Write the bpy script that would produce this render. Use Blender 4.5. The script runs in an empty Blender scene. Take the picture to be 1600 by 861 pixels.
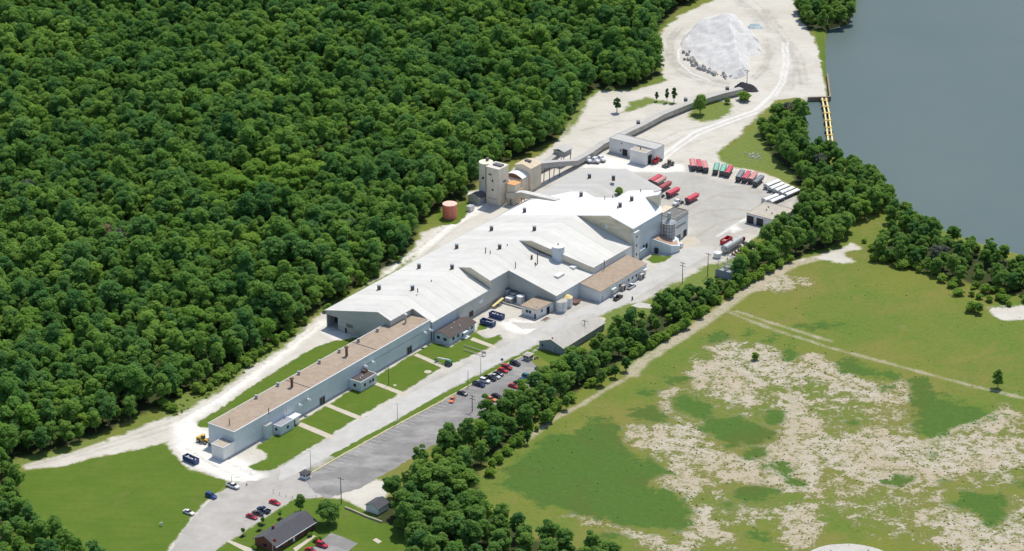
import bpy, bmesh, math, random
import numpy as np
from mathutils import Vector, Matrix

# ------------------------------------------------------------------ camera, sky, sun, exposure
scn = bpy.context.scene
C = scn.collection
TH, FPX, HC = math.radians(24.0), 4200.0, 475.0
cam = bpy.data.cameras.new("camera")
cam.sensor_width = 36.0
cam.lens = FPX / 1600 * 36.0
cam.clip_end = 20000
cam.clip_start = 1.0
co = bpy.data.objects.new("camera", cam)
co.location = (0, 0, HC)
co.rotation_euler = (math.radians(90) - TH, 0, 0)
C.objects.link(co)
scn.camera = co

SUN_EL = math.radians(63)
SUN_DIR = Vector((0.43, 0.90, 0)).normalized()
w = bpy.data.worlds.new("World")
scn.world = w
w.use_nodes = True
nt = w.node_tree
sky = nt.nodes.new("ShaderNodeTexSky")
sky.sky_type = 'NISHITA'
sky.sun_disc = False
sky.sun_elevation = SUN_EL
sky.sun_rotation = math.atan2(SUN_DIR.x, SUN_DIR.y)
sky.altitude = 200
nt.links.new(sky.outputs[0], nt.nodes["Background"].inputs[0])
nt.nodes["Background"].inputs[1].default_value = 0.15
sl = bpy.data.lights.new("sun", 'SUN')
sl.energy = 4.2
sl.angle = math.radians(0.5)
sl.color = (1.0, 0.94, 0.84)
so = bpy.data.objects.new("sun", sl)
sd = Vector((SUN_DIR.x * math.cos(SUN_EL), SUN_DIR.y * math.cos(SUN_EL), math.sin(SUN_EL)))
so.rotation_euler = sd.to_track_quat('Z', 'Y').to_euler()
so.location = (0, 1000, 300)
C.objects.link(so)
scn.view_settings.view_transform = 'Standard'
scn.view_settings.look = 'None'
scn.view_settings.exposure = 0.0
scn.view_settings.gamma = 1.0

rnd = random.Random(7)
NR = np.random.default_rng(11)

# ------------------------------------------------------------------ survey frame
cT, sT = math.cos(TH), math.sin(TH)
def P(px, py, z=0.0):
    """point of the place at height z seen at a spot of the survey photograph"""
    x = (px - 800) / FPX
    y = (430.5 - py) / FPX
    d = np.array([x, cT + y * sT, -sT + y * cT])
    return np.array([0, 0, HC]) + d * ((z - HC) / d[2])
PHI = math.radians(54.6)
UX, UY = math.cos(PHI), math.sin(PHI)
O = P(366, 711)
def W(a, b, z=0.0):
    """plant frame: a along the sheds, b across them towards the road"""
    return (O[0] + a * UX + b * UY, O[1] + a * UY - b * UX, z)
def AB(px, py, z=0.0):
    q = P(px, py, z) - O
    return (q[0] * UX + q[1] * UY, q[0] * UY - q[1] * UX)
def onB(px, py, b):
    """(a, z) of a spot on the vertical plane b = const"""
    x = (px - 800) / FPX; y = (430.5 - py) / FPX
    d = np.array([x, cT + y * sT, -sT + y * cT])
    V = np.array([UY, -UX, 0]); c0 = np.array([0, 0, HC])
    t = (b - (c0 - O) @ V) / (d @ V)
    q = c0 + d * t - O
    return (q[0] * UX + q[1] * UY, q[2])

# ------------------------------------------------------------------ materials
def nd(t, kind, **kw):
    n = t.nodes.new(kind)
    for k, v in kw.items():
        setattr(n, k, v)
    return n
_mats = {}
def mat(name, col, rough=0.8, var=0.12, scale=0.6, metal=0.0, stain=None, stain_amt=0.0, stain_scale=(0.15, 0.15, 0.15), fine=0.0, bump=0.0):
    if name in _mats:
        return _mats[name]
    m = bpy.data.materials.new(name)
    m.use_nodes = True
    t = m.node_tree
    b = t.nodes["Principled BSDF"]
    b.inputs["Roughness"].default_value = rough
    b.inputs["Metallic"].default_value = metal
    tc = nd(t, "ShaderNodeTexCoord")
    n1 = nd(t, "ShaderNodeTexNoise")
    n1.inputs["Scale"].default_value = scale
    n1.inputs["Detail"].default_value = 6
    n1.inputs["Roughness"].default_value = 0.65
    t.links.new(tc.outputs["Object"], n1.inputs["Vector"])
    r = nd(t, "ShaderNodeValToRGB")
    lo = [max(0, c * (1 - var)) for c in col] + [1]
    hi = [min(1, c * (1 + var)) for c in col] + [1]
    r.color_ramp.elements[0].position = 0.3
    r.color_ramp.elements[1].position = 0.7
    r.color_ramp.elements[0].color = lo
    r.color_ramp.elements[1].color = hi
    t.links.new(n1.outputs["Fac"], r.inputs[0])
    out = r.outputs[0]
    if stain:
        mp = nd(t, "ShaderNodeMapping")
        mp.inputs["Scale"].default_value = stain_scale
        t.links.new(tc.outputs["Object"], mp.inputs[0])
        n2 = nd(t, "ShaderNodeTexNoise")
        n2.inputs["Scale"].default_value = 1.0
        n2.inputs["Detail"].default_value = 8
        n2.inputs["Roughness"].default_value = 0.7
        t.links.new(mp.outputs[0], n2.inputs["Vector"])
        mr = nd(t, "ShaderNodeMapRange")
        mr.inputs[1].default_value = 0.48
        mr.inputs[2].default_value = 0.75
        mr.inputs[4].default_value = stain_amt
        t.links.new(n2.outputs["Fac"], mr.inputs[0])
        mx = nd(t, "ShaderNodeMixRGB")
        mx.inputs[2].default_value = list(stain) + [1]
        t.links.new(mr.outputs[0], mx.inputs[0])
        t.links.new(out, mx.inputs[1])
        out = mx.outputs[0]
    t.links.new(out, b.inputs["Base Color"])
    if bump:
        bp = nd(t, "ShaderNodeBump")
        bp.inputs["Strength"].default_value = bump
        bp.inputs["Distance"].default_value = 0.2
        t.links.new(n1.outputs["Fac"], bp.inputs["Height"])
        t.links.new(bp.outputs[0], b.inputs["Normal"])
    _mats[name] = m
    return m

def panel_mat(name, col, pitch=1.0, dark=0.86, stain=(0.3, 0.27, 0.22), stain_amt=0.5, along='u', rough=0.6, sscale=(0.06, 0.06, 0.35)):
    """profiled sheet metal or lapped membrane: thin seams on a plant-frame rhythm, dust and rain streaks"""
    if name in _mats:
        return _mats[name]
    m = mat(name, col, rough, 0.05, 0.25, stain=stain, stain_amt=stain_amt, stain_scale=sscale)
    t = m.node_tree
    b = t.nodes["Principled BSDF"]
    src = b.inputs["Base Color"].links[0].from_socket
    tc = [n for n in t.nodes if n.type == 'TEX_COORD'][0]
    dp = nd(t, "ShaderNodeVectorMath", operation='DOT_PRODUCT')
    dp.inputs[1].default_value = (UX, UY, 0) if along == 'u' else ((UY, -UX, 0) if along == 'v' else (0, 0, 1))
    t.links.new(tc.outputs["Object"], dp.inputs[0])
    mm = nd(t, "ShaderNodeMath", operation='MULTIPLY'); mm.inputs[1].default_value = 1.0 / pitch
    t.links.new(dp.outputs["Value"], mm.inputs[0])
    if pitch > 2:
        fl = nd(t, "ShaderNodeMath", operation='FLOOR'); t.links.new(mm.outputs[0], fl.inputs[0])
        wn = nd(t, "ShaderNodeTexWhiteNoise", noise_dimensions='1D'); t.links.new(fl.outputs[0], wn.inputs["W"])
        rr = nd(t, "ShaderNodeMapRange"); rr.inputs[3].default_value = .94; rr.inputs[4].default_value = 1.04
        t.links.new(wn.outputs["Value"], rr.inputs[0])
        ml = nd(t, "ShaderNodeVectorMath", operation='SCALE'); t.links.new(src, ml.inputs[0]); t.links.new(rr.outputs[0], ml.inputs["Scale"])
        src = ml.outputs[0]
    fr = nd(t, "ShaderNodeMath", operation='FRACT')
    t.links.new(mm.outputs[0], fr.inputs[0])
    lt = nd(t, "ShaderNodeMath", operation='LESS_THAN'); lt.inputs[1].default_value = 0.12
    t.links.new(fr.outputs[0], lt.inputs[0])
    mu = nd(t, "ShaderNodeMath", operation='MULTIPLY'); mu.inputs[1].default_value = 1 - dark
    t.links.new(lt.outputs[0], mu.inputs[0])
    mx = nd(t, "ShaderNodeMixRGB")
    mx.inputs[2].default_value = (col[0] * .35, col[1] * .35, col[2] * .35, 1)
    t.links.new(mu.outputs[0], mx.inputs[0]); t.links.new(src, mx.inputs[1])
    t.links.new(mx.outputs[0], b.inputs["Base Color"])
    return m

def paint(name, col, rough=0.35, var=0.04):
    return mat(name, col, rough, var, 2.0)

M_wall_blue = panel_mat("pale_blue_panel", (0.62, 0.67, 0.70), 0.9, 0.9, (0.36, 0.36, 0.33), 0.45)
M_wall_white = panel_mat("chalk_white_panel", (0.74, 0.745, 0.73), 0.9, 0.92, (0.42, 0.39, 0.33), 0.6)
M_wall_end = panel_mat("pale_grey_end_panel", (0.80, 0.79, 0.75), 0.9, 0.92, (0.38, 0.36, 0.32), 0.5, 'v')
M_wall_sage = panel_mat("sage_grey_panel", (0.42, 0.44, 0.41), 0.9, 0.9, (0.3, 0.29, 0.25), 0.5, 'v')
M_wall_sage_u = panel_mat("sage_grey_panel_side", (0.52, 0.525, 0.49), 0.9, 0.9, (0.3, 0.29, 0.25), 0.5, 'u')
M_wall_tan = panel_mat("dusty_tan_panel", (0.76, 0.655, 0.48), 0.9, 0.9, (0.27, 0.24, 0.18), 0.7, 'v')
M_roof_white = panel_mat("weathered_white_roof", (0.61, 0.60, 0.555), 6.0, 0.86, (0.48, 0.465, 0.42), 0.6, 'u', 0.7, (0.05, 0.11, 0.1))
M_roof_bright = panel_mat("fresh_white_roof", (0.78, 0.78, 0.76), 6.0, 0.97, (0.66, 0.66, 0.64), 0.35, 'u', 0.6, (0.05, 0.11, 0.1))
M_roof_grey = panel_mat("dusty_grey_roof", (0.46, 0.45, 0.42), 4.0, 0.93, (0.5, 0.48, 0.44), 0.6, 'u', 0.8, (0.05, 0.1, 0.1))
M_roof_brown = mat("brown_gravel_roof", (0.345, 0.27, 0.198), 0.95, 0.16, 0.5, stain=(0.40, 0.33, 0.26), stain_amt=0.65, stain_scale=(0.09, 0.09, 0.09), bump=0.3)
M_roof_tan = mat("tan_gravel_roof", (0.42, 0.37, 0.29), 0.95, 0.14, 0.7, stain=(0.5, 0.47, 0.4), stain_amt=0.5)
M_shingle = mat("charcoal_shingle", (0.075, 0.075, 0.085), 0.9, 0.25, 2.5, stain=(0.12, 0.12, 0.12), stain_amt=0.4)
M_shingle2 = mat("dark_umber_shingle", (0.085, 0.068, 0.06), 0.9, 0.25, 2.5, stain=(0.13, 0.11, 0.1), stain_amt=0.4)
M_trim = paint("white_trim", (0.75, 0.76, 0.76))
M_dark = mat("dark_opening", (0.02, 0.022, 0.025), 0.6)
M_glass = mat("dark_window_glass", (0.025, 0.03, 0.035), 0.1, 0.1)
M_conc = mat("concrete", (0.48, 0.46, 0.41), 0.9, 0.12, 0.8, stain=(0.33, 0.3, 0.25), stain_amt=0.5)
M_conc_dirty = mat("dusty_concrete", (0.45, 0.43, 0.38), 0.95, 0.12, 0.4, stain=(0.27, 0.23, 0.17), stain_amt=0.75, stain_scale=(0.2, 0.2, 0.06))
M_galv = mat("galvanised_steel", (0.42, 0.44, 0.45), 0.45, 0.15, 1.0, 0.3)
M_steel = mat("dark_steel", (0.10, 0.10, 0.105), 0.6, 0.2, 1.0)
M_rust = mat("rusty_brown_steel", (0.17, 0.10, 0.065), 0.85, 0.3, 1.5)
M_orange = mat("orange_rust_dust", (0.62, 0.33, 0.14), 0.95, 0.15, 0.6)
M_coral = mat("faded_red_tank_paint", (0.74, 0.19, 0.125), 0.7, 0.12, 0.3, stain=(0.78, 0.34, 0.25), stain_amt=0.6, stain_scale=(0.5, 0.5, 0.1))
M_coral_top = mat("dusty_pink_tank_top", (0.74, 0.50, 0.40), 0.8, 0.1)
M_wood = mat("weathered_pole_wood", (0.13, 0.11, 0.09), 0.95, 0.2, 3.0)
M_brick = mat("red_brown_brick", (0.20, 0.075, 0.05), 0.9, 0.2, 3.0)
M_rubber = mat("tyre_rubber", (0.02, 0.02, 0.02), 0.9)
M_yellow = paint("machine_yellow", (0.62, 0.40, 0.04), 0.5)
M_pale_yellow = paint("pale_yellow_paint", (0.72, 0.60, 0.26), 0.6)
M_green_m = paint("deep_green_paint", (0.01, 0.12, 0.06), 0.4)
M_blue_m = paint("roll_off_blue", (0.035, 0.07, 0.19), 0.5)
M_red_m = paint("bin_red", (0.50, 0.02, 0.025), 0.5)
M_red_tarp = mat("crimson_tarp", (0.62, 0.085, 0.12), 0.75, 0.12, 0.8, stain=(0.6, 0.2, 0.2), stain_amt=0.5)
M_pink_tarp = mat("dusty_pink_tarp", (0.66, 0.27, 0.25), 0.8, 0.12, 0.8, stain=(0.6, 0.35, 0.33), stain_amt=0.6)
M_maroon_tarp = mat("maroon_tarp", (0.40, 0.10, 0.11), 0.8, 0.12, 0.8, stain=(0.4, 0.2, 0.2), stain_amt=0.5)
M_green_tarp = mat("seafoam_tarp", (0.22, 0.50, 0.38), 0.8, 0.12, 0.8, stain=(0.4, 0.5, 0.44), stain_amt=0.5)
M_grey_tarp = mat("slate_tarp", (0.24, 0.26, 0.28), 0.8, 0.15, 0.8, stain=(0.3, 0.3, 0.3), stain_amt=0.5)
M_white_tarp = mat("white_tarp", (0.78, 0.78, 0.77), 0.7, 0.05, 0.8)
M_trash = mat("pale_rubbish", (0.66, 0.65, 0.62), 0.9, 0.3, 1.5)
M_stone = mat("crushed_limestone", (0.60, 0.59, 0.565), 0.95, 0.12, 0.25, stain=(0.48, 0.465, 0.43), stain_amt=0.6, stain_scale=(0.20, 0.02, 0.12), bump=0.6)
M_coal = mat("black_coal", (0.045, 0.045, 0.05), 0.95, 0.3, 0.8, bump=0.6)

# ------------------------------------------------------------------ mesh collector
class MB:
    def __init__(s):
        s.v, s.f, s.m = [], [], []
    def face(s, pts, mi=0):
        i = len(s.v)
        s.v += [tuple(p) for p in pts]
        s.f.append(tuple(range(i, i + len(pts))))
        s.m.append(mi)
    def prism(s, bot, top, mi=0, cap=None, base=True):
        """closed solid between two equal-length loops (ccw from above)"""
        n = len(bot); i = len(s.v)
        s.v += [tuple(p) for p in bot] + [tuple(p) for p in top]
        for k in range(n):
            j = (k + 1) % n
            s.f.append((i + k, i + j, i + n + j, i + n + k)); s.m.append(mi)
        s.f.append(tuple(range(i + n, i + 2 * n))); s.m.append(mi if cap is None else cap)
        if base:
            s.f.append(tuple(range(i + n - 1, i - 1, -1))); s.m.append(mi)
        return s
    def box(s, x0, x1, y0, y1, z0, z1, mi=0, tx=0, ty=0):
        s.prism([(x0, y0, z0), (x1, y0, z0), (x1, y1, z0), (x0, y1, z0)],
                [(x0 + tx, y0 + ty, z1), (x1 - tx, y0 + ty, z1), (x1 - tx, y1 - ty, z1), (x0 + tx, y1 - ty, z1)], mi)
        return s
    def abox(s, a0, a1, b0, b1, z0, z1, mi=0):
        """box in the plant frame"""
        q = [(a0, b0), (a0, b1), (a1, b1), (a1, b0)]
        s.prism([W(a, b, z0) for a, b in q], [W(a, b, z1) for a, b in q], mi)
        return s
    def tube(s, p, q, r0, r1=None, n=10, mi=0):
        r1 = r0 if r1 is None else r1
        p, q = Vector(p), Vector(q)
        d = (q - p).normalized()
        u = d.orthogonal().normalized(); v = d.cross(u)
        A = [p + (u * math.cos(2 * math.pi * k / n) + v * math.sin(2 * math.pi * k / n)) * r0 for k in range(n)]
        B = [q + (u * math.cos(2 * math.pi * k / n) + v * math.sin(2 * math.pi * k / n)) * r1 for k in range(n)]
        s.prism(A, B, mi)
        return s
    def bar(s, p, q, w_, h_, mi=0):
        """rectangular bar with level top from p to q"""
        p, q = Vector(p), Vector(q)
        d = (q - p); n = Vector((-d.y, d.x, 0))
        n = n.normalized() * (w_ / 2) if n.length > 1e-6 else Vector((w_ / 2, 0, 0))
        up = Vector((0, 0, h_))
        s.prism([p - n, q - n, q + n, p + n], [p - n + up, q - n + up, q + n + up, p + n + up], mi)
        return s
    def build(s, name, mats, parent=None, world=True, smooth=False):
        me = bpy.data.meshes.new(name)
        v = np.array([tuple(x) for x in s.v], dtype=float)
        if parent is not None and world:
            v = v - np.array(parent.location)
        me.from_pydata([tuple(x) for x in v], [], s.f)
        if not isinstance(mats, (list, tuple)):
            mats = [mats]
        for m in mats:
            me.materials.append(m)
        me.polygons.foreach_set("material_index", s.m)
        if smooth:
            me.polygons.foreach_set("use_smooth", [True] * len(s.f))
        me.update()
        bm = bmesh.new(); bm.from_mesh(me)
        bmesh.ops.recalc_face_normals(bm, faces=bm.faces)
        bm.to_mesh(me); bm.free()
        o = bpy.data.objects.new(name, me)
        C.objects.link(o)
        if parent is not None:
            o.parent = parent
        return o

def thing(name, label, cat, loc, rz=0.0, group=None):
    o = bpy.data.objects.new(name, None)
    o.empty_display_size = 1
    o.location = tuple(loc); o.rotation_euler = (0, 0, rz)
    C.objects.link(o)
    o["label"] = label; o["category"] = cat
    if group: o["group"] = group
    return o
def struct(o):
    o["kind"] = "structure"; return o
def tag(o, label, cat, group=None):
    o["label"] = label; o["category"] = cat
    if group: o["group"] = group
    return o
def dup(root, loc, rz, label, group=None, mats=None, s=None):
    r = root.copy(); C.objects.link(r)
    r.location = tuple(loc); r.rotation_euler = (0, 0, rz); r["label"] = label
    if group: r["group"] = group
    if s: r.scale = s
    for ch in list(root.children):
        c = ch.copy(); C.objects.link(c); c.parent = r
        if mats and c.name.split('.')[0] in mats:
            c.material_slots[0].link = 'OBJECT'
            c.material_slots[0].material = mats[c.name.split('.')[0]]
        for g in list(ch.children):
            d = g.copy(); C.objects.link(d); d.parent = c
    return r
def recolor(root, mats):
    for c in root.children:
        k = c.name.split('.')[0]
        if k in mats:
            c.material_slots[0].link = 'OBJECT'
            c.material_slots[0].material = mats[k]
U_RZ = PHI                      # heading along +a
V_RZ = PHI - math.pi / 2        # heading along +b

# ------------------------------------------------------------------ ground
def inside_sd(poly, X, Y, cap=30.0):
    """signed distance, positive inside"""
    out = np.full(X.shape, -cap)
    xs, ys = poly[:, 0], poly[:, 1]
    sel = (X > xs.min() - cap) & (X < xs.max() + cap) & (Y > ys.min() - cap) & (Y < ys.max() + cap)
    x, y = X[sel], Y[sel]
    d2 = np.full(x.shape, 1e12); ins = np.zeros(x.shape, bool)
    n = len(poly)
    for i in range(n):
        x0, y0 = poly[i]; x1, y1 = poly[(i + 1) % n]
        ex, ey = x1 - x0, y1 - y0
        L = ex * ex + ey * ey + 1e-12
        t = np.clip(((x - x0) * ex + (y - y0) * ey) / L, 0, 1)
        d2 = np.minimum(d2, (x - x0 - t * ex) ** 2 + (y - y0 - t * ey) ** 2)
        cr = ((y0 > y) != (y1 > y))
        with np.errstate(divide='ignore', invalid='ignore'):
            xi = x0 + (y - y0) * ex / (ey if ey != 0 else 1e-12)
        ins ^= cr & (x < xi)
    d = np.sqrt(d2)
    out[sel] = np.clip(np.where(ins, d, -d), -cap, cap)
    return out
def px_poly(pts, z=0.0):
    return np.array([P(x, y, z)[:2] for x, y in pts])
def line_poly(pts, wid, z=0.0):
    c = px_poly(pts, z)
    L, R = [], []
    for i in range(len(c)):
        d = c[min(i + 1, len(c) - 1)] - c[max(i - 1, 0)]
        n = np.array([-d[1], d[0]]) / (np.hypot(*d) + 1e-9) * wid / 2
        L.append(c[i] + n); R.append(c[i] - n)
    return np.array(L + R[::-1])

SHORE = [(1345, -60), (1338, 10), (1326, 38), (1297, 46), (1291, 60), (1291, 100), (1296, 158), (1262, 159), (1256, 200), (1263, 232),
         (1292, 233), (1330, 262), (1375, 292), (1405, 325), (1450, 352), (1500, 372), (1560, 392), (1640, 412), (1800, 450)]
water_poly = np.vstack([px_poly(SHORE, -2.0), [[5000, 900], [5000, 9000], [600, 9000], [330, 2400]]])

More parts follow.
